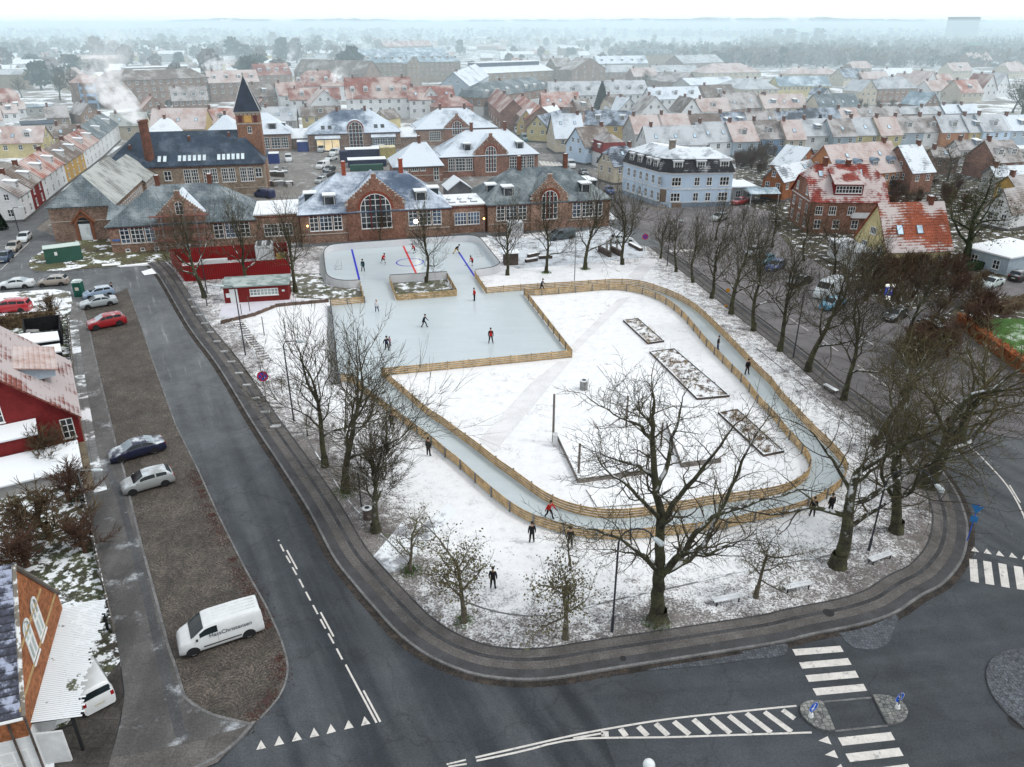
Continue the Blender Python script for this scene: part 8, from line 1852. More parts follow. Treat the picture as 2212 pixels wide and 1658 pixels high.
# left-hand forked trees by the pavement
L1_=tree_proto(31,13,.40,dict(BIG,n=(3,5,4,3,2),t0=(.72,.25,.2,.15),ang=(25,58),fork=2,lead=1.0,rmin=.018,tl=2),trunk_frac=.24)
plant(L1_,'big forked bare tree with three stems on the left edge of the park',(812,1150),742,1.0);plant(A3,'thick bare tree left of the three-stemmed one',(748,1064),655,.2);plant(A2,'straight bare tree nearest the grey board of the skating square',(703,1010),640,2.0)
# the oak: its main limbs follow the tree itself
rd=random.Random(40);T_,Cn=MB(),MB();OX,OY=S(1420,1345)
def op(px,py,depth=0.0):   # a point of the oak, depth metres behind its foot
 lo,hi=-1,40;Y=OY+depth
 for _ in range(40):
  m=(lo+hi)/2
  if pxy(OX,Y,m)[1]>py:lo=m
  else:hi=m
 zc=Y*_c+(ALT-lo)*_s
 return Vector(((px-1106)*zc/FOC-OX,Y-OY,lo))
LIMB=[([(1418,1345,0),(1421,1290,0),(1424,1240,0),(1426,1190,.2),(1424,1110,.4),(1415,1050,.6),(1410,960,.9),(1411,905,1.0),(1413,868,1.2)],.50,.07,7),
  ([(1424,1250,0),(1445,1225,-.4),(1478,1195,-.8),(1500,1150,-.8),(1560,1110,-1.0),(1640,1085,-1.2),(1720,1062,-1.4)],.30,.05,8),
  ([(1440,1235,0),(1490,1210,.8),(1530,1165,1.4),(1570,1080,2.0),(1600,1000,2.4),(1640,930,2.8)],.26,.05,8),
  ([(1425,1150,.2),(1450,1090,-.6),(1500,1040,-1.0),(1540,985,-1.2),(1580,930,-1.4)],.22,.05,7),
  ([(1418,1062,.5),(1445,1000,1.2),(1450,950,1.6),(1468,905,2.0),(1473,872,2.2)],.18,.04,6),
  ([(1422,1120,.3),(1390,1090,-.6),(1350,1050,-1.2),(1310,1020,-1.6),(1290,990,-2)],.16,.035,7),
  ([(1416,1040,.6),(1380,1010,1.4),(1345,1000,2.2),(1300,985,2.6)],.15,.035,6),
  ([(1412,960,.9),(1385,925,.2),(1340,905,-.4),(1295,880,-.8)],.13,.03,6),
  ([(1412,930,.9),(1387,895,1.6),(1366,872,2.0)],.11,.03,5),
  ([(1420,1235,0),(1385,1205,-.8),(1340,1165,-1.4),(1290,1148,-1.8),(1230,1140,-2.2)],.17,.035,7),
  ([(1424,1230,0),(1390,1200,1.0),(1350,1195,1.8),(1310,1190,2.2)],.12,.03,5),
  ([(1478,1195,-.8),(1530,1200,-1.6),(1580,1180,-2.0),(1620,1160,-2.2)],.13,.03,5)]
PO=dict(TREE,levels=5,n=(0,5,5,4),t0=(.3,.2,.2,.15),ang=(35,75),wob=.20,up=.05,rmin=.014,ratio=(.6,.55,.55,.5),lead=.6,fork=1)
for pts,r0_,r1_,n in LIMB:
 P=[op(*p) for p in pts];P=[Vector(v) for v in smooth_line([tuple(v) for v in P],3)] if False else P
 Q=[];
 for i in range(len(P)-1):
  for j in range(3):f=j/3;Q.append(P[i].lerp(P[i+1],f)+Vector((rd.gauss(0,.05),rd.gauss(0,.05),rd.gauss(0,.04)))*(1 if i+j else 0))
 Q.append(P[-1]);m=len(Q);rs=[r0_+(r1_-r0_)*(i/(m-1)) ** .8 for i in range(m)]
 T_.tube(Q,rs,9,cap=False)
 az=rd.uniform(0,6)
 for k in range(n*2):
  f=.22+.78*(k+rd.random())/(n*2) if r0_>.4 else .15+.85*(k+rd.random())/(n*2)
  if r0_>.4 and f<.45:continue
  i=min(int(f*(m-1)),m-2);c=Q[i].lerp(Q[i+1],f*(m-1)-i);ax=(Q[i+1]-Q[i]).normalized();az += 2.4+rd.uniform(-.4,.4)
  cd=rot_about(rot_about(ax,ax.orthogonal().normalized(),rad(rd.uniform(35,70))),ax,az);grow(rd,T_,Cn,c,cd,rd.uniform(1.5,2.9)*(1.15-.5*f),max(.025,rs[i]*.42),2,PO)
 grow(rd,T_,Cn,Q[-1],(Q[-1]-Q[-2]).normalized(),1.8,rs[-1]*.9,2,PO)
T_.tube([(0,0,-.1),(0,0,.35),(0,0,1.0)],[.82,.64,.54],10,cap=False)
t=thing('oak_tree','large spreading bare oak with low forking limbs in the foreground of the park','tree',(OX,OY,.08));T_.build('trunk',M_BARK,t,uv=False,smooth=True);Cn.build('crown',M_TWIG,t,uv=False)
# moss and turf collars at trunk feet
rdm=random.Random(9)
for lab,f,r,hh in [('green tuft of grass at the foot of the oak',(1418,1347),1.0,.7),('green tuft at the foot of the thick left tree',(748,1066),1.3,.5),('green tuft at the foot of the first young tree by the damp path',(886,1235),.9,.5),('green tuft at the foot of the leafy young tree',(1003,1345),.7,.3),('green tuft at the foot of the second tree on the far snow strip',(1180,591),.9,.4),('green tuft at the foot of the third tree on the far snow strip',(1264,583),.9,.4)]:
 x,y=S(*f);b=MB()
 for _ in range(260):
  a=rdm.uniform(0,6.3);q=r*rdm.random() ** .6;bx,by=q*math.cos(a),q*math.sin(a);s=rdm.uniform(.5,1)*hh*(1.1-q/r);b.add([(bx-.03,by,0),(bx+.03,by,0),(bx+rdm.gauss(0,.1),by+rdm.gauss(0,.1),s)],[(0,1,2)])
 tag(b.build('grass_tuft',mat('tuft_green',(.07,.115,.03),.9,.5,2),None,(x,y,.1),uv=False),lab,'grass tuft')
# young trees with withered leaves
M_BARKY=mat('bark_young',(.10,.09,.065),.9,.35,2,fine=.3)
YNG=dict(TREE,levels=4,n=(8,6,4),t0=(.40,.2,.2),ratio=(.50,.55,.5),ang=(45,80),wob=.15,up=.03,rmin=.012,nl=2,ls=.55,fork=1)
Y1,Y2=tree_proto(51,5.2,.13,YNG,leafm=M_LEAFB,trunk_frac=.62,bark=M_BARKY,twig=M_TWIGM),tree_proto(52,5.2,.12,dict(YNG,nl=5,ls=.6),leafm=M_LEAFB,trunk_frac=.6,bark=M_BARKY,twig=M_TWIGM)
for lab,f,top,pr,rz in [('young tree with few leaves beside the damp path',(886,1238),1062,Y1,0),('young tree with many withered leaves left of the lone man in black',(1003,1346),1122,Y2,1),('young tree with round leafy head left of the lamp post',(1221,1382),1160,Y2,2.5),('young tree with withered leaves right of the oak',(1632,1294),1120,Y2,4),('small young tree by the lane fence, left of the oak limbs',(1231,1225),1105,Y1,3)]:plant(pr,lab,f,top,rz,name='young_tree')
for lab,f,top in [('thin staked sapling near the left no-stopping sign',T(1,2,238,220),T(1,2,0,20)[1]),('thin staked sapling with brown leaves beside the left lamp post',T(1,2,440,565),T(1,2,0,300)[1]),('thin bare sapling between forked tree and lane fence',T(1,2,1075,690),T(1,2,0,120)[1])]:plant(Y1,lab,f,top,1.1,name='sapling')
# shrubs and hedges
SHR=dict(TREE,levels=4,n=(10,8,6),t0=(.05,.1,.1),ratio=(.9,.6,.5),ang=(25,70),wob=.16,up=.10,rmin=.013,lead=.7,fork=3)
S1,S2=tree_proto(61,4,.07,SHR,twig=M_TWIGB,trunk_frac=.3,bark=M_TWIGB),tree_proto(62,4,.07,SHR,twig=M_TWIGR,trunk_frac=.3,bark=M_TWIGR)
def shrub(pr,lab,f,k,rz,sx=1.0):t=plant(pr,lab,f,None,rz,'shrub',None,'bare_shrub',scale=k);t.scale=(k*sx,k*sx,k);return t
for i,(lab,f,k,sx) in enumerate([('large brown bare shrub in the left garden',(110,1165),1.25,1.7),('reddish bare shrub in the left garden behind the big brown one',(150,1085),.9,1.6),('bare shrub over the snowed shed roof in the left garden',(100,1000),1.0,1.5),('bare shrub in the left garden beside the fence',(185,1195),.8,1.5),('bare shrub at the end of the old garden hedge beside the footpath',(112,690),.9,1.0),('low dark shrub in the left garden near the orange house',(60,1225),.9,1.8)]):shrub((S1,S2)[i % 2],lab,f,k,i,sx)
for i in range(34):
 x,y=RND.uniform(1560,2170),RND.uniform(545,780)
 if y>640+(x-1800)*.5 or y<520+max(0,x-1800)*.12:continue
 t=shrub((S1,S2)[i % 2],'brown bare garden shrub among others between right street and houses',(x,y),RND.uniform(.6,1.2),i,1.4);t['group']='bare shrubs between right street and houses'
for i in range(16):
 t=shrub((S1,S2)[i % 2],'bare brown shrub in the thicket before the pale yellow house',(RND.uniform(1890,2070),RND.uniform(585,650)),RND.uniform(.8,1.35),i,1.3);t['group']='thicket before the pale yellow house'
for i in range(11):
 t=shrub((S2,S1)[i % 2],'reddish bare shrub in the thicket by the red hedge',(RND.uniform(1950,2060),RND.uniform(725,820)),RND.uniform(.7,1.15),i,1.3);t['group']='reddish thicket by the red hedge'
def hedge(label,line,w,h,m,n=2600):
 rdh=random.Random(len(label));L=resample(line,.3);b=MB();q=MB()
 q.x=None
 for i in range(len(L)-1):q.prism([tuple(p) for p in bar(L[i],Vector(L[i]).lerp(Vector(L[i+1]),1.0),w*.72)],.0,h*.86+.01*(i % 3))
 for _ in range(n):
  i=rdh.randrange(len(L));c=Vector((L[i][0]+rdh.uniform(-w,w)/2,L[i][1]+rdh.uniform(-w,w)/2,rdh.uniform(.1,h)));s=rdh.uniform(.06,.16);a=Vector((rdh.gauss(0,1),rdh.gauss(0,1),rdh.gauss(0,1))).normalized()*s;o=a.orthogonal().normalized()*s
  b.add([tuple(c-a),tuple(c+o),tuple(c+a),tuple(c-o)],[(0,1,2,3)])
 t=thing('hedge',label,'hedge');q.build('branches',m,t,uv=False);b.build('leaves',m,t,uv=False)
hedge('rust-coloured clipped hedge along the green lawn',[S(2072,700),S(2130,748),S(2225,815),S(2300,870)],1.3,1.6,mat('hedge_rust',(.24,.075,.025),.9,.4,1.5))
hedge('brown old hedge behind the black bin store at the left edge',[ST(0,1,-120,1230),ST(0,1,200,1190),ST(0,1,450,1160)],1.6,1.7,mat('hedge_brown',(.085,.06,.035),.9,.5,1.5),1800)
hedge('dark evergreen hedge below the wall of the pavilion at the right',[ST(3,1,1700,760),ST(3,1,2000,720),ST(3,1,2250,690)],1.0,1.4,M_EVERG,1400)
hedge('dark leafy hedge along the drive on the right',[ST(3,1,1750,1060),ST(3,1,2000,1090),ST(3,1,2260,1010)],1.8,1.3,M_TWIGB,2200)
# conifers and evergreens
def conifer(h,w,seed,m=M_CONIF,round_=False,n=2600):
 rdc=random.Random(seed);b=MB();t=MB();t.tube([(0,0,-.1),(0,0,h*.9)],[w*.07,.03],7)
 for _ in range(n):
  f=rdc.random() ** .8
  rr=w/2*((1-f) ** .8 if not round_ else math.sqrt(max(0,1-(2*f-1) ** 2))*.9+.08)*rdc.uniform(.6,1.08);a=rdc.uniform(0,6.3);z=h*(.04+.96*f)
  c=Vector((rr*math.cos(a),rr*math.sin(a),z));out=Vector((math.cos(a),math.sin(a),-.5 if not round_ else .1)).normalized();s=h*.045*rdc.uniform(.6,1.3);sd=out.cross(Vector((0,0,1))).normalized()*s*.6
  b.add([tuple(c-out*s+sd),tuple(c-out*s-sd),tuple(c+out*s)],[(0,1,2)]);b.add([tuple(c-out*s+Vector((0,0,s*.5))),tuple(c-out*s-Vector((0,0,s*.5))),tuple(c+out*s)],[(0,1,2)])
 return [('trunk',t.mesh('trunk',[M_BARK],uv=False)),('crown',b.mesh('crown',[m],uv=False))],h
CN,CR,BU=conifer(12,7.2,1),conifer(9,6.5,2,M_CONIF,False,3000),conifer(4,4.2,3,M_EVERG,True,1500)
plant(CN,'tall dark pointed conifer in the middle of the town',T(2,0,765,890),T(2,0,0,658)[1],0,name='conifer');plant(CR,'broad dark conifer among the frosted row houses',T(3,0,550,1165),T(3,0,0,925)[1],0,name='conifer')
plant(BU,'dark evergreen bush before the pale blue house',T(2,0,1640,1640),T(2,0,0,1570)[1],0,'bush',name='evergreen_bush');plant(BU,'clipped round bush between the frosted rows',T(3,0,185,885),T(3,0,0,812)[1],1,'bush',name='evergreen_bush');plant(BU,'slim dark bush left of the weeping tree gardens',T(3,0,1270,1130),T(3,0,0,1058)[1],1,'bush',name='evergreen_bush')
plant(CN,'dark pointed evergreen at the left edge before the white house',T(0,1,20,425),T(0,1,0,270)[1],1,name='conifer')
plant(CN,'slender dark conifer in front of the brick apartments',T(0,0,1220,780),T(0,0,0,622)[1],1,name='conifer').scale.x *= .55
for lab,x,y,top in [('dark round tree right of the hipped brick house',1590,800,712),('dark tree beside the round one, right background',1690,765,672),('dark tree right of the low sheds on the left',1350,855,800)]:plant(BU,lab,T(3 if x>1400 else 0,0,x,y),T(0,0,0,top)[1],.3,'tree',name='evergreen_tree')
# bare trees and bushes standing in the gardens of the town
FT=dict(TREE,levels=4,n=(7,6,5),rmin=.05,ang=(35,70));F1,F2=tree_proto(71,11,.28,FT),tree_proto(72,10,.26,dict(FT,up=.06),twig=M_TWIGB)
for c,x,y,top,lab in [(0,480,800,530,'group of tall bare trees left of the long apartments, left one'),(0,585,815,520,'tall bare tree just left of the blue balconies'),(0,175,780,600,'bare tree beside the red half-hipped roof'),(2,1130,700,545,'bare tree among low frosted roofs in the middle'),(2,590,425,330,'bare tree rising behind the tall brick gable'),(1,1640,740,600,'brown bare tree behind the red hipped roof'),(1,960,395,250,'hazy bare tree left of the orange roof block'),
                          (3,1960,700,560,'bare tree between white gables in the right background'),(3,2120,900,590,'dark bare tree at the right edge behind the frosted row'),(3,1640,600,520,'bare tree behind the low frosted houses by the wood'),(3,780,660,570,'bare tree beside the small white gable with solar panels'),(2,1720,1240,1090,'bare tree behind the roof of the pale blue house'),(2,1640,1190,1110,'dark bush tree behind the chimney of the pale blue house')]:
 plant((F1,F2)[x % 2],lab,T(c,0,x,y),T(c,0,0,top)[1],x*.1)
for i in range(26):
 x,y=RND.uniform(1830,2230),RND.uniform(1180,1390);t=shrub((S1,S2)[i % 2],'bare garden shrub in the brown thicket behind the pale blue house',T(2,0,x,y),RND.uniform(.6,1.15),i,1.3);t['group']='thicket behind the pale blue house'
for i in range(22):
 x,y=RND.uniform(1060,1760),RND.uniform(1480,1700);t=shrub((S1,S2)[i % 2],'bare shrub in the dark gardens right of the red roofed house',T(3,0,x,y),RND.uniform(.6,1.2),i,1.3);t['group']='dark gardens right of the red roofed house'
for i in range(44):
 x,y=RND.uniform(200,2150),RND.choice([1090,1120,1000,905,870])+RND.uniform(-8,30);t=shrub((S1,S2)[i % 2],'small bare shrub in the back gardens between the frosted rows',T(3,0,x,y),RND.uniform(.7,1.3),i,1.2);t['group']='shrubs between the frosted rows'
# ================================================================ PEOPLE
SK={}
M_SKIN=mat('skin',(.42,.25,.18),.6,.08,8);M_HAIR=mat('hair_dark',(.02,.015,.012),.7,.2,20);M_HAIRB=mat('hair_blond',(.35,.24,.12),.7,.2,20)
def cloth(name,col):return mat('cloth_'+name,col,.85,.15,6)
C_BLK,C_NAVY,C_RED,C_WHT,C_JEAN,C_TEAL,C_PINK,C_GREY,C_AMB=cloth('black',(.010,.010,.012)),cloth('navy',(.012,.018,.045)),cloth('red',(.50,.015,.015)),cloth('white',(.62,.62,.64)),cloth('jeans',(.035,.06,.13)),cloth('teal',(.02,.10,.11)),cloth('pink',(.42,.22,.27)),cloth('charcoal',(.022,.023,.026)),cloth('amber',(.60,.33,.02))
def rx(v,a):c,s=math.cos(a),math.sin(a);return Vector((v.x,v.y*c-v.z*s,v.y*s+v.z*c))
def person(label,foot,rz,jacket,trousers,head='hair',hair=M_HAIR,hat=None,pose='stand',h=1.76,gloves=None,skates=True,stick=False,sleeve=None,long_coat=False,world=False,sock=None,z=None,shoe=None):
 "front of the figure is -y"
 k=h/1.76
 ls,la,lean,legs,turn=dict(stand=(.06,.0,.03,(0,0),0),walk=(.0,.0,.10,(.34,-.34),0),skate=(.02,.0,.28,(.42,-.40),0),hockey=(.10,.0,.62,(.32,-.30),0),lunge=(.16,.0,.95,(.55,-.50),0),apart=(.13,.0,.0,(0,0),0),pockets=(.05,.0,.03,(.05,-.03),0))[pose]
 hip=.92-(.12 if pose in ('hockey','lunge') else .04 if pose in ('skate','walk') else 0);V={};E=[];Rr={};Rg={}
 def up(y,x=0.0,f=0.0):   # a point of the leaning upper body, y above the hip
  return Vector((x,-math.sin(lean)*y-f*math.cos(lean),hip+math.cos(lean)*y-f*math.sin(lean)))
 def add(n,p,r,par=None,reg=None):
  V[n]=Vector(p);Rr[n]=r if isinstance(r,tuple) else (r,r)
  if par:E.append((par,n));Rg[(par,n)]=reg
 add('pel',(0,0,hip),(.175,.135));add('wai',up(.16),(.168,.132),'pel',0);add('che',up(.36),(.198,.145),'wai',0);add('nk0',up(.53),(.085,.08),'che',0);add('nk1',up(.60),.058,'nk0',2);hl=lean*.5
 hb=up(.60);add('hd0',hb+Vector((0,-.03-.04*math.sin(hl),.06)),(.075,.085),'nk1',2);add('hd1',hb+Vector((0,-.03-.10*math.sin(hl),.15)),(.080,.098),'hd0',2);add('hd2',hb+Vector((0,-.02-.12*math.sin(hl),.225)),(.055,.07),'hd1',2)
 for s,sd in ((1,'l'),(-1,'r')):
  sw=legs[0] if s>0 else legs[1];kb=.22 if pose in ('walk','skate','hockey','lunge') else .02
  hp=Vector((s*.095,0,hip-.06));add('hip'+sd,hp,.108,'pel',1)
  kn=hp+Vector((s*ls*.5,-math.sin(sw+kb)*.42,-math.cos(sw+kb)*.42));add('kne'+sd,kn,.080,'hip'+sd,1)
  L=.43;an=kn+Vector((s*ls*.5,-math.sin(sw-kb)*L,-math.cos(sw-kb)*L));an.z=max(an.z,.085);add('ank'+sd,an,.060,'kne'+sd,4 if sock else 1)
  add('hee'+sd,an+Vector((0,.035,-.05)),.038,'ank'+sd,3);add('toe'+sd,an+Vector((s*.03,-.17,-.062)),.032,'ank'+sd,3)
  sh=up(.475,s*.185);add('sho'+sd,sh,.086,'che',5)
  if stick:el=up(.26,s*.26,.16);wr=up(.16,s*.14-.05,.36)
  elif pose in ('walk','skate'):a=-.5*s;el=sh+Vector((s*.09,math.sin(a)*.26,-.25));wr=el+Vector((s*.06,math.sin(a)*.20-.06,-.20))
  elif pose == 'pockets':el=up(.21,s*.29,-.04);wr=up(.02,s*.20,.08)
  else:el=up(.20,s*.245,-.01);wr=up(-.03,s*.255,.05)
  add('elb'+sd,el,.066,'sho'+sd,5);add('wri'+sd,wr,.046,'elb'+sd,5)
  d=(wr-el).normalized();side=Vector((s,0,0));pal=wr+d*.075;add('pal'+sd,pal,(.040,.022),'wri'+sd,6)
  fw=d.cross(Vector((1,0,0))).normalized()
  for j,(o,ln) in enumerate(((-.027,.062),(-.009,.074),(.009,.070),(.027,.055))):
   kx=pal+d*.035+fw*o;add(f'f{j}a{sd}',kx,.010,'pal'+sd,6);add(f'f{j}b{sd}',kx+d*ln+Vector((-s*.018,-.006,0)),.007,f'f{j}a{sd}',6)
  add('tha'+sd,wr+d*.04+fw*-.04,.011,'pal'+sd,6);add('thb'+sd,wr+d*.085+fw*-.062,.008,'tha'+sd,6)
 names=list(V);idx={n:i for i,n in enumerate(names)};me=bpy.data.meshes.new('sk');me.from_pydata([tuple(V[n]*k) for n in names],[(idx[a],idx[c]) for a,c in E],[])
 o=bpy.data.objects.new('sk',me);COL.objects.link(o);md=o.modifiers.new('s','SKIN');md.use_smooth_shade=True;o.modifiers.new('d','SUBSURF').levels=1
 for i,n in enumerate(names):sv=me.skin_vertices[0].data[i];sv.radius=(Rr[n][0]*k,Rr[n][1]*k);sv.use_root=(n == 'pel')
 bme=bpy.data.meshes.new_from_object(o.evaluated_get(bpy.context.evaluated_depsgraph_get()));bpy.data.objects.remove(o)
 mats=[jacket,trousers,M_SKIN,shoe or (C_BLK if not skates else C_BLK),sock or trousers,sleeve or jacket,gloves or (C_BLK if hat or stick else M_SKIN)]
 bme.materials.clear();[bme.materials.append(m) for m in mats]
 segs=[(V[a]*k,V[c]*k,Rg[(a,c)] if Rg[(a,c)] is not None else 0) for a,c in E];mi=[]
 for f in bme.polygons:
  c=f.center;best=(9,0)
  for a,e,rg in segs:
   d=e-a;t=max(0,min(1,(c-a).dot(d)/max(1e-9,d.length_squared)));q=(a+d*t-c).length
   if q<best[0]:best=(q,rg)
  rg=best[1]
  if long_coat and rg in (1,) and c.z>.62*k:rg=0
  if rg == 1 and c.z>(hip-.05)*k:rg=0
  mi.append(rg)
 bme.polygons.foreach_set('material_index',mi)
 x,y=foot if world else S(foot[0],foot[1],.12 if z is None else z);zz=(.142 if z is None else z)
 t=thing('person',label,'person',(x,y,zz),rz);link('body',bme,t)
 hd=V['hd1']*k;b=MB()
 if hat == 'helmet':b.ball((hd.x,hd.y+.005,hd.z+.055),.135*k,10,0,.9)
 elif hat:b.ball((hd.x,hd.y+.012,hd.z+.06),.118*k,10,0,.95);b.box((hd.x-.07,hd.y-.17,hd.z+.045),(hd.x+.07,hd.y-.08,hd.z+.06)) if hat == 'cap' else None
 else:
  b.ball((hd.x,hd.y+.022,hd.z+.052),.112*k,10,0,1.0)
  if hair is M_HAIRB:b.ball((hd.x,hd.y+.05,hd.z-.05),.10*k,8,0,1.4)
 b.build('hat' if hat else 'hair',C_BLK if hat else hair,t,uv=False)
 b=MB()
 for s in (-.03,.03):b.ball((hd.x+s,hd.y-.092*k,hd.z+.0),.011,6)
 b.box((hd.x-.022,hd.y-.092*k,hd.z-.062),(hd.x+.022,hd.y-.086*k,hd.z-.054));b.build('eyes',C_BLK,t,uv=False)
 b=MB();b.tube([(hd.x,hd.y-.085*k,hd.z+.005),(hd.x,hd.y-.112*k,hd.z-.03)],[.008,.015],5)
 for s in (-1,1):b.ball((hd.x+s*.082*k,hd.y+.01,hd.z-.01),.022,6)
 b.build('face',M_SKIN,t,uv=False)
 if skates:
  for sd in 'lr':a=V['ank'+sd]*k;b=MB();b.box((a.x-.006,a.y-.17,a.z-.125),(a.x+.006,a.y+.08,a.z-.085));b.build('skate_blade',M_GREYM,t)
 if stick:
  p0=(V['palr']+V['pall'])*.5*k;b=MB();tip=Vector((p0.x-.55,p0.y-.55,.02));b.tube([tuple(p0+(p0-tip)*.25),tuple(tip)],.017,5);b.tube([tuple(tip),tuple(tip+Vector((-.25,-.05,.03)))],[.03,.02],5)
  s_=b.build('hockey_stick',mat('stick_wood',(.10,.07,.04),.6),None,(x,y,zz),rz);tag(s_,'stick held by the '+label.replace('hockey ','').replace(', left of it',''),'hockey stick')
 return t
def TT(c,r,x,y):return T(c,r,x,y)
person('hockey player in red at the far boards',TT(1,1,1293,608),rad(-60),C_RED,C_BLK,hat='helmet',pose='hockey',stick=True,sock=C_WHT,h=1.8)
person('hockey player in red bending near the centre circle, left of it',TT(1,1,1038,690),rad(60),C_RED,C_BLK,hat='helmet',pose='hockey',stick=True,sock=C_WHT,h=1.85)
person('hockey player in black and teal by the left blue line',TT(1,1,882,754),rad(-10),C_TEAL,C_BLK,hat='helmet',pose='apart',sleeve=C_BLK,h=1.85,sock=C_BLK)
person('hockey player in black and amber stretching at the right blue line',TT(1,1,1620,612),rad(75),C_BLK,C_AMB,hat='helmet',pose='lunge',stick=True,sock=C_AMB,h=1.9)
person('hockey player in red in front of the right goal',TT(1,1,1753,706),rad(-40),C_RED,C_BLK,hat='helmet',pose='hockey',stick=True,sock=C_WHT,h=1.8)
person('woman in white jacket and blue jeans skating',TT(1,1,993,1083),rad(8),C_WHT,C_JEAN,hair=M_HAIRB,pose='apart',gloves=C_BLK,h=1.72,shoe=C_WHT)
person('skater in navy striding across the skating square',TT(1,1,1366,1200),rad(75),C_NAVY,C_BLK,hat='cap',pose='skate',h=1.75)
person('skater in red jacket with hands in pockets by the narrow ice passage',TT(1,1,1768,990),rad(-60),C_RED,C_BLK,hat='beanie',pose='pockets',h=1.8)
person('skater in red and black jacket facing the camera, alone on the square',TT(1,1,1898,1327),rad(5),C_RED,C_BLK,hair=M_HAIR,pose='apart',sleeve=C_BLK,gloves=C_BLK,h=1.9)
person('man in dark clothes skating beside a child',TT(1,1,1070,1383),rad(35),C_NAVY,C_BLK,hat='cap',pose='walk',h=1.78);person('child in pink jacket skating beside the man in dark clothes',TT(1,1,1098,1357),rad(-35),C_PINK,C_BLK,hair=M_HAIR,pose='walk',h=1.3)
person('skater in navy near the top fence of the ice lane',TT(2,1,290,906),rad(75),C_NAVY,C_BLK,hat='cap',pose='skate',h=1.75)
person('skater in dark jacket and jeans on the right straight of the lane',TT(2,1,1691,1384),rad(60),C_CHAR if 'C_CHAR' in globals() else C_GREY,C_JEAN,hair=M_HAIR,pose='pockets',h=1.78)
person('skater all in black on the right straight, nearer the camera',TT(2,1,1924,1576),rad(20),C_BLK,C_BLK,hair=M_HAIR,pose='apart',h=1.8)
person('skater in red jacket leaning forward on the bottom curve of the lane',TT(2,2,348,1210),rad(45),C_RED,C_BLK,hat='beanie',pose='skate',h=1.68)
SUIT=dict(hair=M_HAIR,pose='stand',skates=False,long_coat=True)
person('man in black suit watching outside the bottom curve of the lane',TT(2,2,214,1408),rad(190),C_BLK,C_BLK,h=1.78,**SUIT);person('man in dark suit watching at the left fence of the lane',TT(1,2,1403,717),rad(150),C_GREY,C_GREY,h=1.78,**SUIT);person('man in black standing behind the thin sapling by the lane',TT(1,2,1112,503),rad(160),C_BLK,C_BLK,h=1.78,**SUIT)
person('man in black suit standing alone on the snow, nearest the camera',TT(1,3,1915,238),rad(170),C_BLK,C_BLK,h=1.76,**SUIT);person('man in black suit outside the lane, left of his companion',TT(3,2,520,1203),rad(165),C_BLK,C_BLK,h=1.78,**SUIT);person('man in black suit outside the lane, nearest the leaning tree',TT(3,2,664,1174),rad(190),C_BLK,C_BLK,h=1.78,**SUIT)
person('man in black half hidden by the leafy young tree trunk',TT(2,3,487,358),rad(180),C_BLK,C_BLK,h=1.78,**SUIT);person('man in black behind the small young tree by the lane fence',TT(2,2,517,1452),rad(180),C_BLK,C_BLK,h=1.78,**SUIT)
person('person in black standing behind the light blue parked car',TT(0,1,902,940),rad(120),C_BLK,C_BLK,h=1.75,z=0.01,**SUIT)
# ================================================================ THE HAZY FAR TOWN, WOODS AND HILLS
rf=random.Random(77)
def far_tree_mesh(seed,m,n=70,tall=1.0):
 r_=random.Random(seed);b=MB();b.tube([(0,0,-1),(0,0,4)],[.5,.3],5)
 for _ in range(n):
  a=r_.uniform(0,6.3);f=r_.random();z=2.2+7.8*f*tall;rr=4.2*math.sqrt(max(.05,1-(1.7*f-.75) ** 2))*r_.uniform(.3,1.05);c=Vector((rr*math.cos(a),rr*math.sin(a),z));s=r_.uniform(.7,1.7)
  d=Vector((r_.gauss(0,1),r_.gauss(0,1),r_.gauss(0,1))).normalized()*s;e=d.orthogonal().normalized()*s*.8;b.add([tuple(c-d),tuple(c+e),tuple(c+d),tuple(c-e)],[(0,1,2,3)])
 return b.mesh('crown',[m],uv=False)
M_FARB=mat('far_twigs',(.125,.10,.085),.9,.35,.05);M_FARG=mat('far_evergreen',(.035,.055,.045),.9,.3,.05);M_FARW=mat('far_twigs_frosted',(.22,.21,.21),.9,.3,.05)
FTM=[far_tree_mesh(i,(M_FARB,M_FARG,M_FARW,M_FARB)[i % 4],130) for i in range(6)]
def in_frame(x,y,m=60):u=FOC*x/(y*_c+ALT*_s);return-1106-m<u<1106+m
def blocked(x,y,r):
 for c,rr in H_LIST:
  if abs(c.x-x)<r+rr*.7 and abs(c.y-y)<r+rr*.7:return True
 return False
FL={0:'left',1:'centre-left',2:'middle',3:'right'}
# houses: too small to show more than wall and roof
FWALL=[W_WHITE,W_CREAM,W_BRICK,W_PYEL,W_GREY,W_BRICKY];FROOF=[(R_PINK,'frosted pink'),(R_GREYS,'frosted grey'),(R_SNOW,'white snowed'),(R_ORANGE2,'orange'),(R_BROWNS,'brown'),(R_SNOW,'white snowed')]
FMESH={}
def far_house(x,y,w,d,he,hr,ang,wi,ri,kind):
 key=(round(w/3),round(d/3),round(he/2),wi,ri,kind)
 if key not in FMESH:FMESH[key]=(wall_mesh(kind,w,d,he,hr).mesh('wall',[FWALL[wi],M_CONC]),(lambda q:q[0].mesh('roof',[FROOF[ri][0]],solid=q[1]))(roof_mesh(kind,w,d,he,hr,.4)))
 px=pxy(x,y,4)[0];side='left' if px<700 else 'middle' if px<1500 else 'right';dist='nearer' if y<620 else 'far' if y<1050 else 'farthest'
 t=thing('distant_house',f'small {FROOF[ri][1]} roofed {"long building" if w > 16 else "house"} in the {dist} hazy town, {side} part','house',(x,y,0),ang,f'{FROOF[ri][1]} roofs in the {dist} hazy town on the {side}')
 link('wall',FMESH[key][0],t);link('roof',FMESH[key][1],t)
n=0;placed=[]
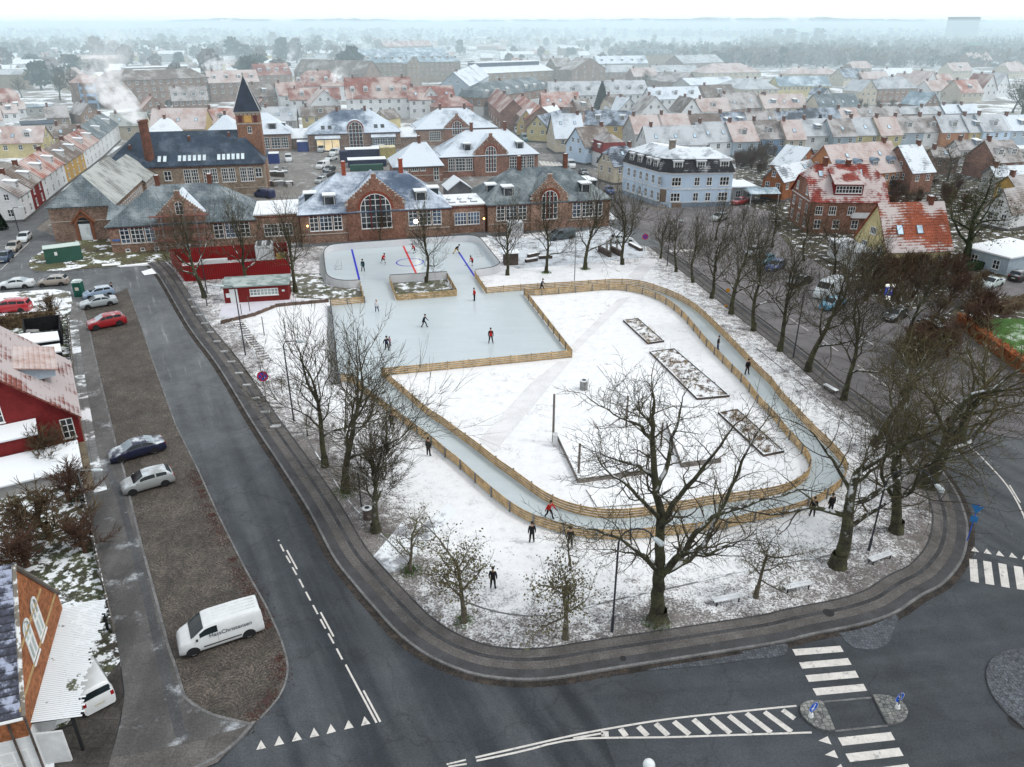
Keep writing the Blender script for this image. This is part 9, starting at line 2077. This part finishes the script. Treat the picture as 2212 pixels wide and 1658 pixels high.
for tries in range(2600):
 if n >= 230:break
 y=330+1500*rf.random() ** 1.5;x=rf.uniform(-.78,.78)*y
 if not in_frame(x,y):continue
 px,py=pxy(x,y,0)
 if px>1330 and py>60 and py<148-max(0,(1500-px))*.1 and rf.random()<.93:continue     # the wood
 if px>1050 and py>148:continue
 if py>200 or blocked(x,y,9):continue
 if any(abs(a-x)<13 and abs(c-y)<15 for a,c in placed):continue
 placed.append((x,y));n += 1
 big=rf.random()<.16;w=rf.choice([9,12]) if not big else rf.choice([24,36]);d=9 if not big else 12;he=rf.choice([3,4.6]) if not big else rf.choice([5,8]);ri=rf.choices(range(6),(4,4,4,2,2,3))[0];wi=rf.randrange(6)
 far_house(x,y,w,d,he,he+d*.42 if not big else he+2.6,rad(rf.choice([8,12,98,15,20])),wi,ri,'gable')
# the two long white-roofed works in the haze
for (xa,ya,xb,yb,z,lab) in [(1290.8-200,60,1290.8+100,58,8,'very long pale building with white roof low under the skyline'),(1330,64,1590,67,9,'long pale building with white roof right of the first one under the skyline')]:
 A,B_=S(xa,ya+6,z),S(xb,yb+6,z);L=math.dist(A,B_);t=thing('long_building',lab,'building',(*A,0),math.atan2(B_[1]-A[1],B_[0]-A[0]));b=MB();b.box((0,0,0),(L,60,16));b.build('wall',W_GREY,t);b=MB();b.box((-2,-2,16.01),(L+2,62,17.5));b.build('roof',R_FLAT,t)
# trees one can tell apart in the far town
n=0
for tries in range(4000):
 if n >= 230:break
 y=300+1500*rf.random() ** 1.4;x=rf.uniform(-.78,.78)*y
 if not in_frame(x,y):continue
 px,py=pxy(x,y,0)
 if py>205 or (px>1050 and py>150) or blocked(x,y,4) or any(abs(a-x)<9 and-3<y-c<9 for a,c in placed):continue
 k=rf.uniform(.7,1.5)*(1.25 if px<800 else .9);m=rf.randrange(6);side='left' if px<700 else 'middle' if px<1500 else 'right';kd=('bare brown','dark evergreen','pale frosted','bare brown')[m % 4]
 t=thing('distant_tree',f'{kd} tree standing in the hazy far town, {side} part','tree',(x,y,0),rf.uniform(0,6),f'{kd} trees in the far town on the {side}');t.scale=(k,k,k*rf.uniform(.8,1.25));link('crown',FTM[m],t);n += 1
# woods that read as one mass
def wood(name,label,region,cnt,seed,mats,hgt=(8,15),dens=26):
 r_=random.Random(seed);b=MB();k=0
 while k<cnt:
  px,py=r_.uniform(region[0],region[2]),r_.uniform(region[1],region[3])
  if region[4] and py<region[4](px):continue
  x,y=S(px,py);k += 1;H_=r_.uniform(*hgt);R_=H_*.42;mi=r_.choices(range(len(mats)),[5,2,2][:len(mats)])[0]
  for _ in range(dens):
   a=r_.uniform(0,6.3);f=r_.random();rr=R_*math.sqrt(max(.06,1-(1.7*f-.75) ** 2))*r_.uniform(.2,1.05);c=Vector((x+rr*math.cos(a),y+rr*math.sin(a),H_*(.12+.88*f)));s=R_*r_.uniform(.22,.48)
   d=Vector((r_.gauss(0,1),r_.gauss(0,1),r_.gauss(0,1))).normalized()*s;e=d.orthogonal().normalized()*s*.8;b.add([tuple(c-d),tuple(c+e),tuple(c+d),tuple(c-e)],[(0,1,2,3)],mi)
 return tag(b.build(name,mats,uv=False),label,'wood',None,'stuff')
WM=[M_FARB,M_FARG,M_FARW]
wood('woods','bare brown wood filling the right background below the skyline',(1560,78,2260,148,lambda p:78 if p>1600 else 120),1150,1,WM,(9,15))
wood('woods','thinner bare wood left of the main one in the middle background',(1330,104,1600,142,None),260,2,WM,(7,12))
wood('woods','far bluish wood on the skyline',(-30,66,2240,86,lambda p:66),1500,3,WM,(14,26),14)
wood('woods','tree belts among the far houses on the left',(-40,84,760,135,None),420,4,WM,(8,15),20)
wood('woods','tree belts among the far houses in the middle',(760,80,1330,104,None),260,5,WM,(7,13),18)
for i in range(9):
 x,y=ST(3,0,1840+i*46,400+(i % 3)*14);t=plant(CN,'pointed dark spruce in the row at the right edge of the wood',(x,y),None,i,group='spruces at the right edge of the wood',name='spruce',world=True,scale=1.35);t.scale=(.8,.8,1.5)
for lab,x,y,top in [('dark pine standing above the wood, leftmost of a clump',245,305,235),('dark pine standing above the wood, second of a clump',345,310,235),('dark pine standing above the wood, low one in a clump',455,310,262),('dark pine standing above the wood, largest of a clump',570,318,230)]:
 x,y=ST(3,0,x,y+40);t=thing('pine_tree',lab,'tree',(x,y,0));k=height_at(x,y,T(3,0,0,top)[1])/10;t.scale=(k*1.1,k*1.1,k);link('crown',FTM[1],t)
# hills on the horizon
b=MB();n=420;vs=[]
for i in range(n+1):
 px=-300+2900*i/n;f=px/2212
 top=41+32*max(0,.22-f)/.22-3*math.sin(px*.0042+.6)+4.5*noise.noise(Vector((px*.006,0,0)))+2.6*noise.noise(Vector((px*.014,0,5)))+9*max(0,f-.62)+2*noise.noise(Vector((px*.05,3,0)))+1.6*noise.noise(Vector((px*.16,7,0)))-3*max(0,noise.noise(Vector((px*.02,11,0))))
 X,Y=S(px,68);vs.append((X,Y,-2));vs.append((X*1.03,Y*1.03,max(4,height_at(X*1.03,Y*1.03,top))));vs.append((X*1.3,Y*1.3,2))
b.add(vs,[q for i in range(n) for q in ((i*3,i*3+3,i*3+4,i*3+1),(i*3+1,i*3+4,i*3+5,i*3+2))]);tag(b.build('hills',mat('hill_woods_haze_tint',(.36,.43,.46),.9,.25,.004,fine=.25,fs=.05,snow=.3,ss=.006),uv=False),kind='structure')  # pale bluish base colour paints haze onto slopes rising above the haze volume
# ================================================================ HAZE AND CHIMNEY SMOKE
def volume(name,density,aniso=0.0,col=(.86,.95,1.0),emit=0.0,ecol=(.8,.93,1)):
 m=bpy.data.materials.new(name);m.use_nodes=True;nt=NT(m.node_tree);m.node_tree.nodes.remove(m.node_tree.nodes['Principled BSDF'])
 v=nt.n('ShaderNodeVolumePrincipled');v.inputs['Color'].default_value=(*col,1);v.inputs['Density'].default_value=density;v.inputs['Anisotropy'].default_value=aniso
 v.inputs['Emission Strength'].default_value=emit;v.inputs['Emission Color'].default_value=(*ecol,1)
 nt.link(v.outputs[0],m.node_tree.nodes['Material Output'].inputs['Volume']);return m,nt,v
HAZE=.00092
m,nt,v=volume('haze',HAZE,0.0,(.78,.94,1.0),emit=HAZE*.12,ecol=(.66,.90,1.0))
b=MB();b.box((-6500,0,0),(6500,9000,41));o=b.build('haze',m,None,(0,150,-.5));tag(o,kind='structure')
def smoke(label,px,py,z0,path,r0,r1,dens):
 "a plume: a soft-edged drifting volume, thinning as it goes"
 x,y=S(px,py,z0);P=[Vector((x,y,z0))]+[Vector((x+a,y+c,z0+d)) for a,c,d in path]
 b=MB();n=len(P);rs=[r0+(r1-r0)*(i/(n-1)) ** .8 for i in range(n)];b.tube([tuple(p) for p in P],[r*1.5 for r in rs],10)
 m,nt,v=volume('smoke_'+str(len(bpy.data.materials)),dens,.2,(.95,.96,.97),emit=0)
 geo=nt.n('ShaderNodeNewGeometry');pos=geo.outputs['Position'];sub=nt.n('ShaderNodeVectorMath',_operation='SUBTRACT');nt.link(pos,sub.inputs[0]);sub.inputs[1].default_value=P[0]
 ln=nt.n('ShaderNodeVectorMath',_operation='LENGTH');nt.link(sub.outputs[0],ln.inputs[0]);tot=(P[-1]-P[0]).length
 nz=nt.noise(pos,.42,5,.7);fall=nt.step(ln.outputs['Value'],0,tot,1.0,.02);d=nt.math('MULTIPLY',nt.step(nz,.42,.62),fall);d=nt.math('MULTIPLY',d,dens)
 ns=nt.math('MULTIPLY',d,.42);nt.link(d,v.inputs['Density']);nt.link(ns,v.inputs['Emission Strength']);v.inputs['Emission Color'].default_value=(.93,.96,1,1)
 o=b.build('smoke_plume',m);tag(o,label,'smoke')
smoke('thick white smoke plume from the tall brick chimney stack',300,264,15.8,[(-.6,.3,1.4),(-2.2,.8,3.2),(-4.5,1.5,5.0),(-7,2.5,7.0),(-8,4,10),(-6.5,6,14),(-5.5,8,19)],.9,3.5,.46)
smoke('small white smoke puff over the red hipped roof',*T(1,0,625,650),11,[(1.5,0,1.6),(4,1,3),(8,2,4.5)],.8,2.6,.4)
smoke('low white smoke drifting behind the brick block with white dormers',*T(0,0,1610,535),14,[(5,0,.8),(12,1,2),(20,2,4)],1.0,3.4,.32)
smoke('small upright white smoke wisp in the left background',*T(1,0,290,490),12,[(1,0,3),(3,0,6),(4,1,10)],.8,2.2,.4)
# ================================================================ SKY, SUN, CAMERA
SUN_EL,SUN_AZ=52.0,100.0   # the sun stands high to the right of the view (east when the view is north)
w=bpy.data.worlds.new('World');scene.world=w;w.use_nodes=True;nt=NT(w.node_tree);bg=w.node_tree.nodes['Background']
sky=nt.n('ShaderNodeTexSky');sky.sky_type='NISHITA';sky.sun_disc=False;sky.sun_elevation=rad(SUN_EL);sky.sun_rotation=rad(SUN_AZ);sky.altitude=10;sky.air_density=1.0;sky.dust_density=4.0;sky.ozone_density=1.0
hs=nt.n('ShaderNodeHueSaturation');hs.inputs['Saturation'].default_value=.22;nt.link(sky.outputs[0],hs.inputs['Color'])
tc=nt.n('ShaderNodeTexCoord');cl=nt.noise(tc.outputs['Generated'],2.2,5,.6)
sz=nt.n('ShaderNodeSeparateXYZ');nt.link(tc.outputs['Generated'],sz.inputs[0]);up_=nt.step(sz.outputs[2],.0,.45)
veil=nt.mix(.60,hs.outputs[0],nt.mix(up_,(16.6,16.8,16.9),nt.mix(nt.step(cl,.35,.65),(10.2,10.9,11.7),(11.8,12.4,13.0))))
nt.link(veil,bg.inputs['Color']);bg.inputs['Strength'].default_value=.111
sl=bpy.data.lights.new('sun','SUN');sl.energy=1.1;sl.angle=rad(10);sl.color=(1,.96,.90)
so_=bpy.data.objects.new('sun',sl);COL.objects.link(so_)
az,el=rad(SUN_AZ),rad(SUN_EL);dirv=Vector((math.sin(az)*math.cos(el),math.cos(az)*math.cos(el),math.sin(el)));so_.rotation_euler=dirv.to_track_quat('Z','Y').to_euler();so_.location=(60,20,90)
cam=bpy.data.cameras.new('camera');co=bpy.data.objects.new('camera',cam);COL.objects.link(co);scene.camera=co
co.location=(0,0,ALT);co.rotation_euler=(PI/2-PITCH,0,0);cam.sensor_fit='HORIZONTAL';cam.sensor_width=36;cam.lens=36*FOC/2212;cam.clip_end=30000;cam.clip_start=.5
scene.render.resolution_x,scene.render.resolution_y=1024,767
scene.view_settings.view_transform='Standard';scene.view_settings.look='None';scene.view_settings.exposure=0;scene.view_settings.gamma=1
cy=scene.cycles;cy.max_bounces=5;cy.diffuse_bounces=2;cy.glossy_bounces=2;cy.transmission_bounces=2;cy.volume_bounces=1;cy.transparent_max_bounces=6
cy.volume_step_rate=2.0;cy.volume_max_steps=96;cy.use_denoising=True;cy.denoiser='OPENIMAGEDENOISE';cy.use_adaptive_sampling=True;cy.adaptive_threshold=.02;cy.sample_clamp_indirect=6
